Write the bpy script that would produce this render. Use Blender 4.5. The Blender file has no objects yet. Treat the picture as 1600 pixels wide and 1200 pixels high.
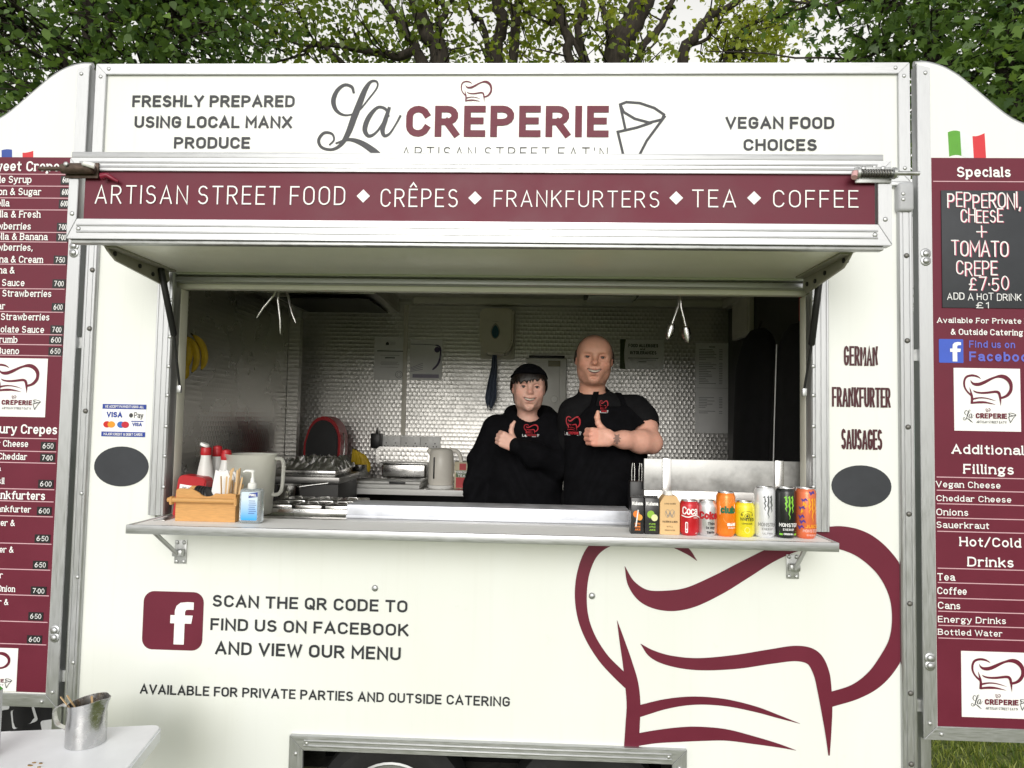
import bpy, bmesh, math, random
import numpy as np
from mathutils import Vector, Matrix
from mathutils.bvhtree import BVHTree
from mathutils.geometry import tessellate_polygon
R = math.radians
random.seed(4); rng = np.random.default_rng(4)
scene = bpy.context.scene
COL = scene.collection
# ------------------------------------------------------------------ camera
CAM = Vector((0, -2.5, 1.75)); FPX = 1080.0
PITCH, YAW, ROLL = R(2.814), R(2.290), R(-1.073)
cam_d = bpy.data.cameras.new('camera'); cam = bpy.data.objects.new('camera', cam_d); COL.objects.link(cam)
cam_d.sensor_width = 36.0; cam_d.lens = 36.0 * FPX / 1600.0; cam_d.clip_start = .05; cam_d.clip_end = 3000
VR = Matrix.Rotation(YAW, 3, 'Z') @ Matrix.Rotation(PITCH, 3, 'X') @ Matrix.Rotation(ROLL, 3, 'Y')
cam.matrix_world = Matrix.Translation(CAM) @ (VR @ Matrix.Rotation(R(90), 3, 'X')).to_4x4()
scene.camera = cam
# ------------------------------------------------------------------ sky, sun, exposure
SUN_EL, SUN_AZ = R(18), R(184)           # veiled low sun behind the photographer: soft frontal light
world = bpy.data.worlds.new('World'); scene.world = world; world.use_nodes = True
wn = world.node_tree.nodes; wl = world.node_tree.links
bg = wn['Background']
sky = wn.new('ShaderNodeTexSky'); sky.sky_type = 'NISHITA'; sky.sun_disc = False
sky.sun_elevation = SUN_EL; sky.sun_rotation = SUN_AZ; sky.air_density = 5.0; sky.dust_density = 0.0; sky.ozone_density = 1.0
hs = wn.new('ShaderNodeHueSaturation'); hs.inputs['Saturation'].default_value = .06
wl.new(sky.outputs[0], hs.inputs['Color']); wl.new(hs.outputs[0], bg.inputs['Color'])
bg.inputs['Strength'].default_value = .15
sun_d = bpy.data.lights.new('sun', 'SUN'); sun = bpy.data.objects.new('sun', sun_d); COL.objects.link(sun)
sun_d.energy = 1.5; sun_d.angle = R(34); sun_d.color = (1, .97, .92)
SDIR = Vector((math.sin(SUN_AZ) * math.cos(SUN_EL), math.cos(SUN_AZ) * math.cos(SUN_EL), math.sin(SUN_EL)))
sun.rotation_euler = (-SDIR).to_track_quat('-Z', 'Y').to_euler()
vs = scene.view_settings; vs.view_transform = 'Standard'; vs.look = 'None'; vs.gamma = 1.0; vs.use_curve_mapping = False
vs.exposure = 0.52
scene.cycles.max_bounces = 8; scene.cycles.glossy_bounces = 5; scene.cycles.transparent_max_bounces = 8
scene.cycles.use_denoising = True

# ------------------------------------------------------------------ helpers
def at(px, py, Y):
    "survey: the point seen at photo pixel (px,py) that lies in the plane y = Y"
    d = VR @ Vector(((px - 800) / FPX, 1, -(py - 600) / FPX))
    return CAM + d * ((Y - CAM.y) / d.y)
PW = {}
def link(o, parent=None):
    COL.objects.link(o)
    if parent is not None:
        o.parent = parent
        if parent.name in PW: o.matrix_parent_inverse = PW[parent.name].inverted()
    return o
def tag(o, label, cat, group=None, kind=None):
    if label: o['label'] = label
    if cat: o['category'] = cat
    if group: o['group'] = group
    if kind: o['kind'] = kind
    return o
def thing(name, label, cat, loc=(0, 0, 0), group=None, rz=0):
    o = bpy.data.objects.new(name, None); COL.objects.link(o)
    o.location = loc; o.rotation_euler = (0, 0, rz); o.empty_display_size = .05
    PW[o.name] = Matrix.Translation(Vector(loc)) @ Matrix.Rotation(rz, 4, 'Z')
    return tag(o, label, cat, group)
def mesh_obj(name, verts, faces, m, parent=None, smooth=False, angle=None):
    me = bpy.data.meshes.new(name); me.from_pydata([tuple(v) for v in verts], [], faces)
    me.materials.append(m)
    if smooth:
        me.polygons.foreach_set('use_smooth', [True] * len(me.polygons))
        if angle: me.set_sharp_from_angle(angle=R(angle))
    o = bpy.data.objects.new(name, me); link(o, parent)
    return o
def bm_obj(name, bm, m, parent=None, smooth=False, angle=None):
    me = bpy.data.meshes.new(name); bm.to_mesh(me); bm.free(); me.materials.append(m)
    if smooth:
        me.polygons.foreach_set('use_smooth', [True] * len(me.polygons))
        if angle: me.set_sharp_from_angle(angle=R(angle))
    o = bpy.data.objects.new(name, me); link(o, parent)
    return o
def rebase(o):
    "single-mesh thing: move its origin to the middle of its base"
    me = o.data; n = len(me.vertices); a = np.empty(n * 3, np.float32); me.vertices.foreach_get('co', a); a = a.reshape(-1, 3)
    c = np.array([(a[:, 0].min() + a[:, 0].max()) / 2, (a[:, 1].min() + a[:, 1].max()) / 2, a[:, 2].min()])
    me.vertices.foreach_set('co', (a - c).astype(np.float32).ravel()); o.location = c; me.update()
    return o
def bm_box(bm, x0, x1, y0, y1, z0, z1, bev=0, seg=2, M=None):
    r = bmesh.ops.create_cube(bm, size=1); vs_ = r['verts']
    for v in vs_:
        v.co = Vector((x0 + (v.co.x + .5) * (x1 - x0), y0 + (v.co.y + .5) * (y1 - y0), z0 + (v.co.z + .5) * (z1 - z0)))
    if M is not None:
        for v in vs_: v.co = M @ v.co
    if bev:
        es = list({e for v in vs_ for e in v.link_edges})
        bmesh.ops.bevel(bm, geom=es, offset=bev, segments=seg, affect='EDGES', profile=.5)
def box(name, x0, x1, y0, y1, z0, z1, m, parent=None, bev=0, seg=2, M=None):
    bm = bmesh.new(); bm_box(bm, x0, x1, y0, y1, z0, z1, bev, seg, M)
    return bm_obj(name, bm, m, parent, smooth=bev > 0, angle=40)
def lathe_v(prof, n=24, c=(0, 0, 0), cap=True):
    vs_, fs = [], []
    for r, z in prof:
        for i in range(n):
            a = 2 * math.pi * i / n; vs_.append((c[0] + r * math.cos(a), c[1] + r * math.sin(a), c[2] + z))
    for j in range(len(prof) - 1):
        for i in range(n):
            k = (i + 1) % n; fs.append((j * n + i, j * n + k, (j + 1) * n + k, (j + 1) * n + i))
    if cap:
        fs.append(tuple(range(n))[::-1]); fs.append(tuple((len(prof) - 1) * n + i for i in range(n)))
    return vs_, fs
def lathe(name, prof, m, parent=None, n=24, c=(0, 0, 0), M=None, angle=35, cap=True):
    v, f = lathe_v(prof, n, c, cap)
    if M is not None: v = [M @ Vector(p) for p in v]
    return mesh_obj(name, v, f, m, parent, True, angle)
def tube_v(pts, rad, n=8, closed=False):
    pts = [Vector(p) for p in pts]; vs_, fs = [], []
    if not hasattr(rad, '__len__'): rad = [rad] * len(pts)
    up = None
    for i, p in enumerate(pts):
        a = pts[(i - 1) % len(pts)] if (i or closed) else p; b = pts[(i + 1) % len(pts)] if (i < len(pts) - 1 or closed) else p
        t = (b - a).normalized()
        if up is None:
            up = t.orthogonal().normalized()
        up = (up - t * up.dot(t)).normalized(); w = t.cross(up)
        for k in range(n):
            an = 2 * math.pi * k / n; vs_.append(p + (up * math.cos(an) + w * math.sin(an)) * rad[i])
    m_ = len(pts)
    for j in range(m_ - (0 if closed else 1)):
        for k in range(n):
            l = (k + 1) % n; j2 = (j + 1) % m_
            fs.append((j * n + k, j * n + l, j2 * n + l, j2 * n + k))
    if not closed:
        fs.append(tuple(range(n))[::-1]); fs.append(tuple((m_ - 1) * n + k for k in range(n)))
    return vs_, fs
def tube(name, pts, rad, m, parent=None, n=8, closed=False, angle=50):
    v, f = tube_v(pts, rad, n, closed)
    return mesh_obj(name, v, f, m, parent, True, angle)
def prism(name, poly, axis, a0, a1, m, parent=None, bev=0, M=None):
    "extrude a 2-D polygon: axis 'y' -> poly in (x,z), 'x' -> (y,z), 'z' -> (x,y)"
    f3 = {'y': lambda p, t: (p[0], t, p[1]), 'x': lambda p, t: (t, p[0], p[1]), 'z': lambda p, t: (p[0], p[1], t)}[axis]
    bm = bmesh.new(); n = len(poly)
    A = [bm.verts.new(f3(p, a0)) for p in poly]; B = [bm.verts.new(f3(p, a1)) for p in poly]
    bm.faces.new(A); bm.faces.new(B[::-1])
    for i in range(n): bm.faces.new((A[i], B[i], B[(i + 1) % n], A[(i + 1) % n]))
    bmesh.ops.recalc_face_normals(bm, faces=bm.faces)
    if bev: bmesh.ops.bevel(bm, geom=list(bm.edges), offset=bev, segments=2, affect='EDGES')
    if M is not None: bm.transform(M)
    return bm_obj(name, bm, m, parent, smooth=True, angle=30)
def crom(pts, n=8):
    "Catmull-Rom through points of any dimension"
    P = [np.array(p, float) for p in pts]; P = [2 * P[0] - P[1]] + P + [2 * P[-1] - P[-2]]; out = []
    for i in range(1, len(P) - 2):
        for k in range(n):
            t = k / n; a, b, c, d = P[i - 1:i + 3]
            out.append(.5 * (2 * b + (c - a) * t + (2 * a - 5 * b + 4 * c - d) * t * t + (3 * b - a - 3 * c + d) * t ** 3))
    out.append(P[-2]); return out
def arc2(cx, cz, rx, rz, a0, a1, n=8):
    return [(cx + rx * math.cos(R(a0 + (a1 - a0) * i / n)), cz + rz * math.sin(R(a0 + (a1 - a0) * i / n))) for i in range(n + 1)]
def rrect(x0, x1, z0, z1, r, n=5):
    return arc2(x1 - r, z1 - r, r, r, 0, 90, n) + arc2(x0 + r, z1 - r, r, r, 90, 180, n) + arc2(x0 + r, z0 + r, r, r, 180, 270, n) + arc2(x1 - r, z0 + r, r, r, 270, 360, n)
def dup(o, loc, label=None, names=None):
    c = o.copy(); COL.objects.link(c); c.location = loc
    if label: c['label'] = label
    for ch in list(o.children):
        k = ch.copy(); COL.objects.link(k); k.parent = c
        for g in list(ch.children):
            q = g.copy(); COL.objects.link(q); q.parent = k
    return c
# ------------------------------------------------------------------ materials
MATS = {}
def pm(name, col, rough=.5, metal=0.0, var=.08, scale=14.0, bump=0.0, bscale=60.0, coat=0.0, spec=.5, trans=0.0, stretch=None, rvar=0.0, ior=1.45, alpha=1.0, emit=0):
    if name in MATS: return MATS[name]
    m = bpy.data.materials.new(name); m.use_nodes = True; nt = m.node_tree; N = nt.nodes; L = nt.links; b = N['Principled BSDF']
    tc = N.new('ShaderNodeTexCoord'); mp = N.new('ShaderNodeMapping'); L.new(tc.outputs['Object'], mp.inputs[0])
    if stretch: mp.inputs['Scale'].default_value = stretch
    nz = N.new('ShaderNodeTexNoise'); nz.inputs['Scale'].default_value = scale; nz.inputs['Detail'].default_value = 6; nz.inputs['Roughness'].default_value = .6
    L.new(mp.outputs[0], nz.inputs['Vector'])
    cr = N.new('ShaderNodeValToRGB'); c = np.array(col[:3])
    cr.color_ramp.elements[0].position = .3; cr.color_ramp.elements[1].position = .7
    cr.color_ramp.elements[0].color = (*np.clip(c * (1 - var), 0, 1), 1); cr.color_ramp.elements[1].color = (*np.clip(c * (1 + var), 0, 1), 1)
    L.new(nz.outputs['Fac'], cr.inputs[0]); L.new(cr.outputs[0], b.inputs['Base Color'])
    b.inputs['Roughness'].default_value = rough; b.inputs['Metallic'].default_value = metal
    b.inputs['Specular IOR Level'].default_value = spec; b.inputs['Coat Weight'].default_value = coat; b.inputs['Coat Roughness'].default_value = .22; b.inputs['IOR'].default_value = ior
    b.inputs['Transmission Weight'].default_value = trans; b.inputs['Alpha'].default_value = alpha
    if rvar:
        mr = N.new('ShaderNodeMapRange'); mr.inputs['To Min'].default_value = max(0, rough - rvar); mr.inputs['To Max'].default_value = rough + rvar
        mr.inputs['From Min'].default_value = .3; mr.inputs['From Max'].default_value = .7
        L.new(nz.outputs['Fac'], mr.inputs['Value']); L.new(mr.outputs[0], b.inputs['Roughness'])
    if bump:
        n2 = N.new('ShaderNodeTexNoise'); n2.inputs['Scale'].default_value = bscale; n2.inputs['Detail'].default_value = 4
        L.new(mp.outputs[0], n2.inputs['Vector']); bp = N.new('ShaderNodeBump'); bp.inputs['Strength'].default_value = bump; bp.inputs['Distance'].default_value = .004
        L.new(n2.outputs['Fac'], bp.inputs['Height']); L.new(bp.outputs[0], b.inputs['Normal'])
    MATS[name] = m; return m
def srgb(r, g, b):
    f = lambda c: (c / 255 / 12.92) if c <= 10 else ((c / 255 + .055) / 1.055) ** 2.4
    return (f(r), f(g), f(b))
def wall_paint(name, col):
    "gel-coat panel: cream white, faint yellowing, smudges and fine scuffs"
    m = bpy.data.materials.new(name); m.use_nodes = True; N = m.node_tree.nodes; L = m.node_tree.links; b = N['Principled BSDF']
    tc = N.new('ShaderNodeTexCoord')
    n1 = N.new('ShaderNodeTexNoise'); n1.inputs['Scale'].default_value = 1.7; n1.inputs['Detail'].default_value = 5
    mp = N.new('ShaderNodeMapping'); mp.inputs['Scale'].default_value = (1.6, 1, .5)
    L.new(tc.outputs['Object'], mp.inputs[0]); L.new(mp.outputs[0], n1.inputs['Vector'])
    cr = N.new('ShaderNodeValToRGB'); c = np.array(col); cr.color_ramp.elements[0].position = .32; cr.color_ramp.elements[1].position = .68
    cr.color_ramp.elements[0].color = (*(c * np.array([.97, .965, .935])), 1); cr.color_ramp.elements[1].color = (*c, 1)
    L.new(n1.outputs['Fac'], cr.inputs[0])
    n2 = N.new('ShaderNodeTexNoise'); n2.inputs['Scale'].default_value = 9; n2.inputs['Detail'].default_value = 9; n2.inputs['Roughness'].default_value = .75
    L.new(tc.outputs['Object'], n2.inputs['Vector'])
    r2 = N.new('ShaderNodeValToRGB'); r2.color_ramp.elements[0].position = .62; r2.color_ramp.elements[1].position = .80
    r2.color_ramp.elements[0].color = (0, 0, 0, 1); r2.color_ramp.elements[1].color = (.30, .30, .30, 1); L.new(n2.outputs['Fac'], r2.inputs[0])
    mx = N.new('ShaderNodeMix'); mx.data_type = 'RGBA'; L.new(r2.outputs[0], mx.inputs['Factor']); L.new(cr.outputs[0], mx.inputs['A']); mx.inputs['B'].default_value = (.52, .50, .42, 1)
    n4 = N.new('ShaderNodeTexNoise'); n4.inputs['Scale'].default_value = 1.0; n4.inputs['Detail'].default_value = 7; m4 = N.new('ShaderNodeMapping'); m4.inputs['Scale'].default_value = (34, 34, 1.1)
    L.new(tc.outputs['Object'], m4.inputs[0]); L.new(m4.outputs[0], n4.inputs['Vector'])
    r4 = N.new('ShaderNodeValToRGB'); r4.color_ramp.elements[0].position = .56; r4.color_ramp.elements[1].position = .82; r4.color_ramp.elements[0].color = (0, 0, 0, 1); r4.color_ramp.elements[1].color = (.10, .10, .10, 1); L.new(n4.outputs['Fac'], r4.inputs[0])
    m5 = N.new('ShaderNodeMix'); m5.data_type = 'RGBA'; L.new(r4.outputs[0], m5.inputs['Factor']); L.new(mx.outputs['Result'], m5.inputs['A']); m5.inputs['B'].default_value = (.50, .49, .42, 1); mx = m5
    L.new(mx.outputs['Result'], b.inputs['Base Color'])
    b.inputs['Roughness'].default_value = .30; b.inputs['Specular IOR Level'].default_value = .5
    n3 = N.new('ShaderNodeTexNoise'); n3.inputs['Scale'].default_value = 2.2; L.new(tc.outputs['Object'], n3.inputs['Vector'])
    bp = N.new('ShaderNodeBump'); bp.inputs['Strength'].default_value = .12; bp.inputs['Distance'].default_value = .02; L.new(n3.outputs['Fac'], bp.inputs['Height']); L.new(bp.outputs[0], b.inputs['Normal'])
    return m
def turned_steel(name, pitch=.031, strength=.36, rough=.38, col=(.60, .59, .565)):
    "engine-turned stainless sheet: rows of overlapping polished discs"
    m = bpy.data.materials.new(name); m.use_nodes = True; N = m.node_tree.nodes; L = m.node_tree.links; b = N['Principled BSDF']
    tc = N.new('ShaderNodeTexCoord'); sx = N.new('ShaderNodeSeparateXYZ'); L.new(tc.outputs['Object'], sx.inputs[0])
    def mth(op, a, bb=None):
        n = N.new('ShaderNodeMath'); n.operation = op
        for i, v in enumerate((a, bb)):
            if v is None: continue
            if isinstance(v, (int, float)): n.inputs[i].default_value = v
            else: L.new(v, n.inputs[i])
        return n.outputs[0]
    u0 = mth('ADD', sx.outputs[0], sx.outputs[1]); v = mth('DIVIDE', sx.outputs[2], pitch * .87); row = mth('FLOOR', v)
    u = mth('ADD', mth('DIVIDE', u0, pitch), mth('MULTIPLY', row, .5))
    cu = mth('FLOOR', u); fu = mth('SUBTRACT', mth('FRACT', u), .5); fv = mth('SUBTRACT', mth('FRACT', v), .5)
    d = mth('SQRT', mth('ADD', mth('MULTIPLY', fu, fu), mth('MULTIPLY', mth('SUBTRACT', fv, .12), mth('SUBTRACT', fv, .12))))
    wv = N.new('ShaderNodeTexWhiteNoise'); wv.noise_dimensions = '2D'; cx = N.new('ShaderNodeCombineXYZ'); L.new(cu, cx.inputs[0]); L.new(row, cx.inputs[1]); L.new(cx.outputs[0], wv.inputs['Vector'])
    h = mth('MULTIPLY', mth('MULTIPLY', d, d), mth('ADD', mth('MULTIPLY', wv.outputs['Value'], .5), .75))
    h2 = mth('ADD', h, mth('MULTIPLY', mth('SINE', mth('MULTIPLY', d, 62)), .006))
    bp = N.new('ShaderNodeBump'); bp.inputs['Strength'].default_value = strength; bp.inputs['Distance'].default_value = pitch * .34; L.new(h2, bp.inputs['Height']); L.new(bp.outputs[0], b.inputs['Normal'])
    nz = N.new('ShaderNodeTexNoise'); nz.inputs['Scale'].default_value = 5; nz.inputs['Detail'].default_value = 5; L.new(tc.outputs['Object'], nz.inputs['Vector'])
    mr = N.new('ShaderNodeMapRange'); mr.inputs['To Min'].default_value = rough - .07; mr.inputs['To Max'].default_value = rough + .12; L.new(nz.outputs['Fac'], mr.inputs['Value']); L.new(mr.outputs[0], b.inputs['Roughness'])
    b.inputs['Base Color'].default_value = (*col, 1); b.inputs['Metallic'].default_value = 1.0
    return m
CREAM = wall_paint('cream_gelcoat', (.79, .812, .790))
MAROON = pm('maroon_vinyl', (.130, .010, .028), .50, var=.07, scale=6, spec=.4, rvar=.06)
ALU = pm('brushed_aluminium', (.50, .51, .52), .42, .85, var=.07, scale=9, stretch=(2.2, 8, 26), bump=.05, bscale=30, rvar=.10)
ALUV = pm('brushed_aluminium_upright', (.48, .49, .50), .42, .85, var=.055, scale=9, stretch=(26, 8, 1.6), bump=.05, bscale=30, rvar=.10)
ALUD = pm('weathered_aluminium', (.50, .51, .51), .45, .85, var=.16, scale=30, bump=.1, rvar=.1)
STEEL = pm('stainless_steel', (.58, .575, .56), .26, 1.0, var=.06, scale=12, rvar=.08)
STEELB = pm('brushed_stainless', (.50, .49, .47), .36, 1.0, var=.10, scale=8, stretch=(1, 1, 30), rvar=.08, bump=.04)
TURN = turned_steel('engine_turned_steel')
TURNS = turned_steel('engine_turned_steel_fine', .028, .13, .24, (.56, .55, .52))
CHAR = pm('charcoal_vinyl', (.022, .024, .030), .45, var=.1)
WVINYL = pm('white_vinyl', (.86, .86, .85), .45, var=.02)
WPLAS = pm('white_plastic', (.78, .78, .76), .35, var=.04)
CPLAS = pm('cream_plastic', (.72, .69, .60), .42, var=.05)
BLACK = pm('black_plastic', (.012, .012, .013), .4, var=.2)
RUBBER = pm('black_rubber', (.015, .015, .016), .75, var=.2, bump=.2)
SLATE = pm('slate_board', (.030, .033, .040), .6, var=.18, scale=8)
CEIL = pm('cream_ceiling', (.76, .75, .66), .45, var=.05, scale=3)
DARKM = pm('dark_galvanised', (.16, .155, .145), .5, .7, var=.2, scale=40, bump=.2)
REDP = pm('red_plastic', (.42, .012, .018), .38, var=.06)
CHALKW = pm('chalk_white', (.80, .80, .80), .8, var=.1, scale=120)
CHALKP = pm('chalk_pink', (.62, .14, .22), .8, var=.1, scale=120)
PAPER = pm('paper', (.87, .87, .86), .7, var=.03)
INK = pm('print_ink', (.05, .05, .055), .6, var=.1)
INKG = pm('print_grey', (.22, .22, .22), .6, var=.1)
FBBLUE = pm('print_blue', (.045, .10, .52), .5, var=.05)
PERI = pm('print_periwinkle', (.11, .13, .55), .5, var=.05)
VINK = pm('print_navy', (.015, .045, .30), .5, var=.05)
# ------------------------------------------------------------------ stroke lettering
def _a(cx, cy, rx, ry, a0, a1, n=7): return arc2(cx, cy, rx, ry, a0, a1, n)
G = {}
def _g(ch, w, *st): G[ch] = (w, [list(s) for s in st])
_g('A', .62, [(0, 0), (.31, 1), (.62, 0)], [(.11, .3), (.51, .3)])
_g('B', .54, [(0, 0), (0, 1)], [(0, 1), (.27, 1)] + _a(.27, .76, .22, .24, 90, -90) + [(0, .52)], [(0, 0), (.28, 0)] + _a(.28, .26, .26, .26, -90, 90) + [(.1, .52)])
_g('C', .55, _a(.28, .7, .27, .3, 18, 180) + _a(.28, .3, .27, .3, 180, 342))
_g('D', .55, [(0, 0), (0, 1), (.24, 1)] + _a(.24, .68, .31, .32, 90, 0) + _a(.24, .32, .31, .32, 0, -90) + [(0, 0)])
_g('E', .46, [(.46, 1), (0, 1), (0, 0), (.46, 0)], [(0, .52), (.4, .52)])
_g('F', .45, [(.45, 1), (0, 1), (0, 0)], [(0, .49), (.4, .49)])
_g('G', .56, _a(.28, .7, .27, .3, 20, 180) + _a(.28, .3, .27, .3, 180, 360) + [(.55, .47), (.3, .47)])
_g('H', .56, [(0, 0), (0, 1)], [(.56, 0), (.56, 1)], [(0, .52), (.56, .52)])
_g('I', .0, [(0, 0), (0, 1)])
_g('J', .42, [(.42, 1), (.42, .24)] + _a(.2, .22, .22, .22, 0, -160))
_g('K', .55, [(0, 0), (0, 1)], [(.52, 1), (0, .38)], [(.19, .6), (.56, 0)])
_g('L', .45, [(0, 1), (0, 0), (.45, 0)])
_g('M', .68, [(0, 0), (0, 1), (.34, .35), (.68, 1), (.68, 0)])
_g('N', .58, [(0, 0), (0, 1), (.58, 0), (.58, 1)])
_g('O', .56, [(0, .5)] + _a(.28, .7, .28, .3, 180, 0) + _a(.28, .3, .28, .3, 0, -180) + [(0, .5)])
_g('P', .53, [(0, 0), (0, 1)], [(0, 1), (.28, 1)] + _a(.28, .73, .25, .27, 90, -90) + [(0, .46)])
_g('Q', .56, [(0, .5)] + _a(.28, .7, .28, .3, 180, 0) + _a(.28, .3, .28, .3, 0, -180) + [(0, .5)], [(.34, .25), (.56, -.03)])
_g('R', .55, [(0, 0), (0, 1)], [(0, 1), (.28, 1)] + _a(.28, .74, .24, .26, 90, -90) + [(0, .48)], [(.26, .48), (.54, 0)])
_g('S', .52, _a(.26, .75, .235, .25, 35, 250) + _a(.26, .26, .255, .26, 75, -150))
_g('T', .54, [(0, 1), (.54, 1)], [(.27, 1), (.27, 0)])
_g('U', .55, [(0, 1), (0, .28)] + _a(.275, .28, .275, .28, 180, 360) + [(.55, 1)])
_g('V', .6, [(0, 1), (.3, 0), (.6, 1)])
_g('W', .86, [(0, 1), (.21, 0), (.43, .9), (.65, 0), (.86, 1)])
_g('X', .58, [(0, 1), (.58, 0)], [(0, 0), (.58, 1)])
_g('Y', .58, [(0, 1), (.29, .45), (.58, 1)], [(.29, .45), (.29, 0)])
_g('Z', .52, [(0, 1), (.52, 1), (0, 0), (.52, 0)])
_g('a', .42, _a(.2, .52, .2, .19, 150, 0) + [(.41, .12), (.46, 0)], _a(.19, .2, .19, .2, 60, 300) + [(.4, .17)], [(.29, .39), (.41, .39)])
_g('b', .44, [(0, 1), (0, 0)], [(0, .35)] + _a(.22, .36, .22, .36, 180, -180, 12))
_g('c', .38, _a(.21, .36, .21, .36, 45, 315, 10))
_g('d', .44, [(.44, 1), (.44, 0)], _a(.22, .36, .22, .36, 0, 360, 12))
_g('e', .43, [(.06, .34), (.42, .34)], _a(.215, .36, .215, .36, -3, 312, 12))
_g('f', .3, _a(.3, .82, .17, .19, 75, 180, 5) + [(.13, 0)], [(0, .68), (.3, .68)])
_g('g', .44, _a(.2, .45, .2, .26, 0, 360, 12), [(.38, .62), (.48, .72)], [(.1, .2), (.06, .1), (.3, .05), (.42, -.05), (.38, -.22), (.18, -.28), (0, -.2), (.06, -.05), (.2, .05)])
_g('h', .42, [(0, 1), (0, 0)], [(0, .45)] + _a(.21, .48, .21, .24, 170, 0, 6) + [(.42, 0)])
_g('i', .02, [(0, .7), (0, 0)], [(0, .92), (0, .98)])
_g('j', .1, [(.08, .7), (.08, -.1), (0, -.25)], [(.08, .92), (.08, .98)])
_g('k', .42, [(0, 1), (0, 0)], [(.38, .7), (.02, .32)], [(.14, .44), (.42, 0)])
_g('l', .04, [(0, 1), (0, .05), (.06, 0)])
_g('m', .7, [(0, .7), (0, 0)], [(0, .48)] + _a(.175, .5, .175, .22, 165, 0, 6) + [(.35, 0)], [(.35, .48)] + _a(.525, .5, .175, .22, 165, 0, 6) + [(.7, 0)])
_g('n', .42, [(0, .7), (0, 0)], [(0, .46)] + _a(.21, .48, .21, .24, 170, 0, 6) + [(.42, 0)])
_g('o', .46, [(0, .36)] + _a(.23, .36, .23, .36, 180, -180, 14))
_g('p', .44, [(0, .7), (0, -.28)], [(0, .35)] + _a(.22, .36, .22, .36, 180, -180, 12))
_g('q', .44, [(.44, .7), (.44, -.28)], _a(.22, .36, .22, .36, 0, 360, 12))
_g('r', .3, [(0, .7), (0, 0)], [(0, .45)] + _a(.2, .46, .2, .25, 160, 55, 5))
_g('s', .36, _a(.18, .53, .165, .18, 35, 250, 6) + _a(.18, .185, .18, .185, 75, -150, 6))
_g('t', .3, [(.12, .92), (.12, .15)] + _a(.25, .13, .13, .13, 180, 280, 4), [(0, .68), (.3, .68)])
_g('u', .43, [(0, .7), (0, .22)] + _a(.215, .22, .215, .22, 180, 360, 6) + [(.43, .7)], [(.43, .3), (.43, 0)])
_g('v', .44, [(0, .7), (.22, 0), (.44, .7)])
_g('w', .66, [(0, .7), (.16, 0), (.33, .62), (.5, 0), (.66, .7)])
_g('x', .42, [(0, .7), (.42, 0)], [(0, 0), (.42, .7)])
_g('y', .44, [(0, .7), (.23, .02)], [(.44, .7), (.2, -.12), (.1, -.26), (0, -.26)])
_g('z', .38, [(0, .7), (.38, .7), (0, 0), (.38, 0)])
_g('0', .46, [(0, .5)] + _a(.23, .5, .23, .5, 180, -180, 16))
_g('1', .2, [(0, .8), (.16, 1), (.16, 0)])
_g('2', .46, _a(.23, .74, .23, .26, 160, -30) + [(0, 0), (.48, 0)])
_g('3', .45, _a(.2, .75, .22, .25, 150, -90) + _a(.2, .26, .25, .26, 90, -150))
_g('4', .48, [(.36, 0), (.36, 1), (0, .28), (.48, .28)])
_g('5', .45, [(.42, 1), (.06, 1), (.03, .55)] + _a(.2, .32, .24, .31, 110, -150))
_g('6', .46, [(.36, 1), (.12, .7), (.01, .4)] + _a(.23, .3, .225, .3, 165, -195, 14))
_g('7', .45, [(0, 1), (.45, 1), (.14, 0)])
_g('8', .46, _a(.23, .75, .19, .25, -90, 270, 12), _a(.23, .26, .23, .26, 90, 450, 12))
_g('&', .6, [(.6, .02), (.16, .66), (.14, .84), (.26, 1), (.38, .88), (.34, .7), (.06, .42), (0, .22), (.1, .02), (.26, 0), (.44, .14), (.54, .44)])
_g('.', .02, [(0, 0), (0, .05)]); _g(',', .06, [(.06, .08), (0, -.12)]); _g("'", .02, [(0, .78), (0, 1)]); _g('-', .3, [(0, .42), (.3, .42)])
_g('/', .4, [(0, -.08), (.4, 1.05)]); _g('+', .5, [(0, .5), (.5, .5)], [(.25, .1), (.25, .95)]); _g(':', .02, [(0, 0), (0, .06)], [(0, .5), (0, .56)])
_g('\u00b7', .02, [(0, .42), (0, .5)]); _g('!', .02, [(0, 1), (0, .3)], [(0, 0), (0, .06)])
_g('\u00a3', .5, _a(.3, .76, .18, .24, 20, 180, 5) + [(.14, .3), (.02, 0), (.5, 0)], [(0, .46), (.36, .46)])
G['\u00ca'] = (.46, G['E'][1] + [[(.06, 1.16), (.23, 1.38), (.40, 1.16)]])
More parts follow.
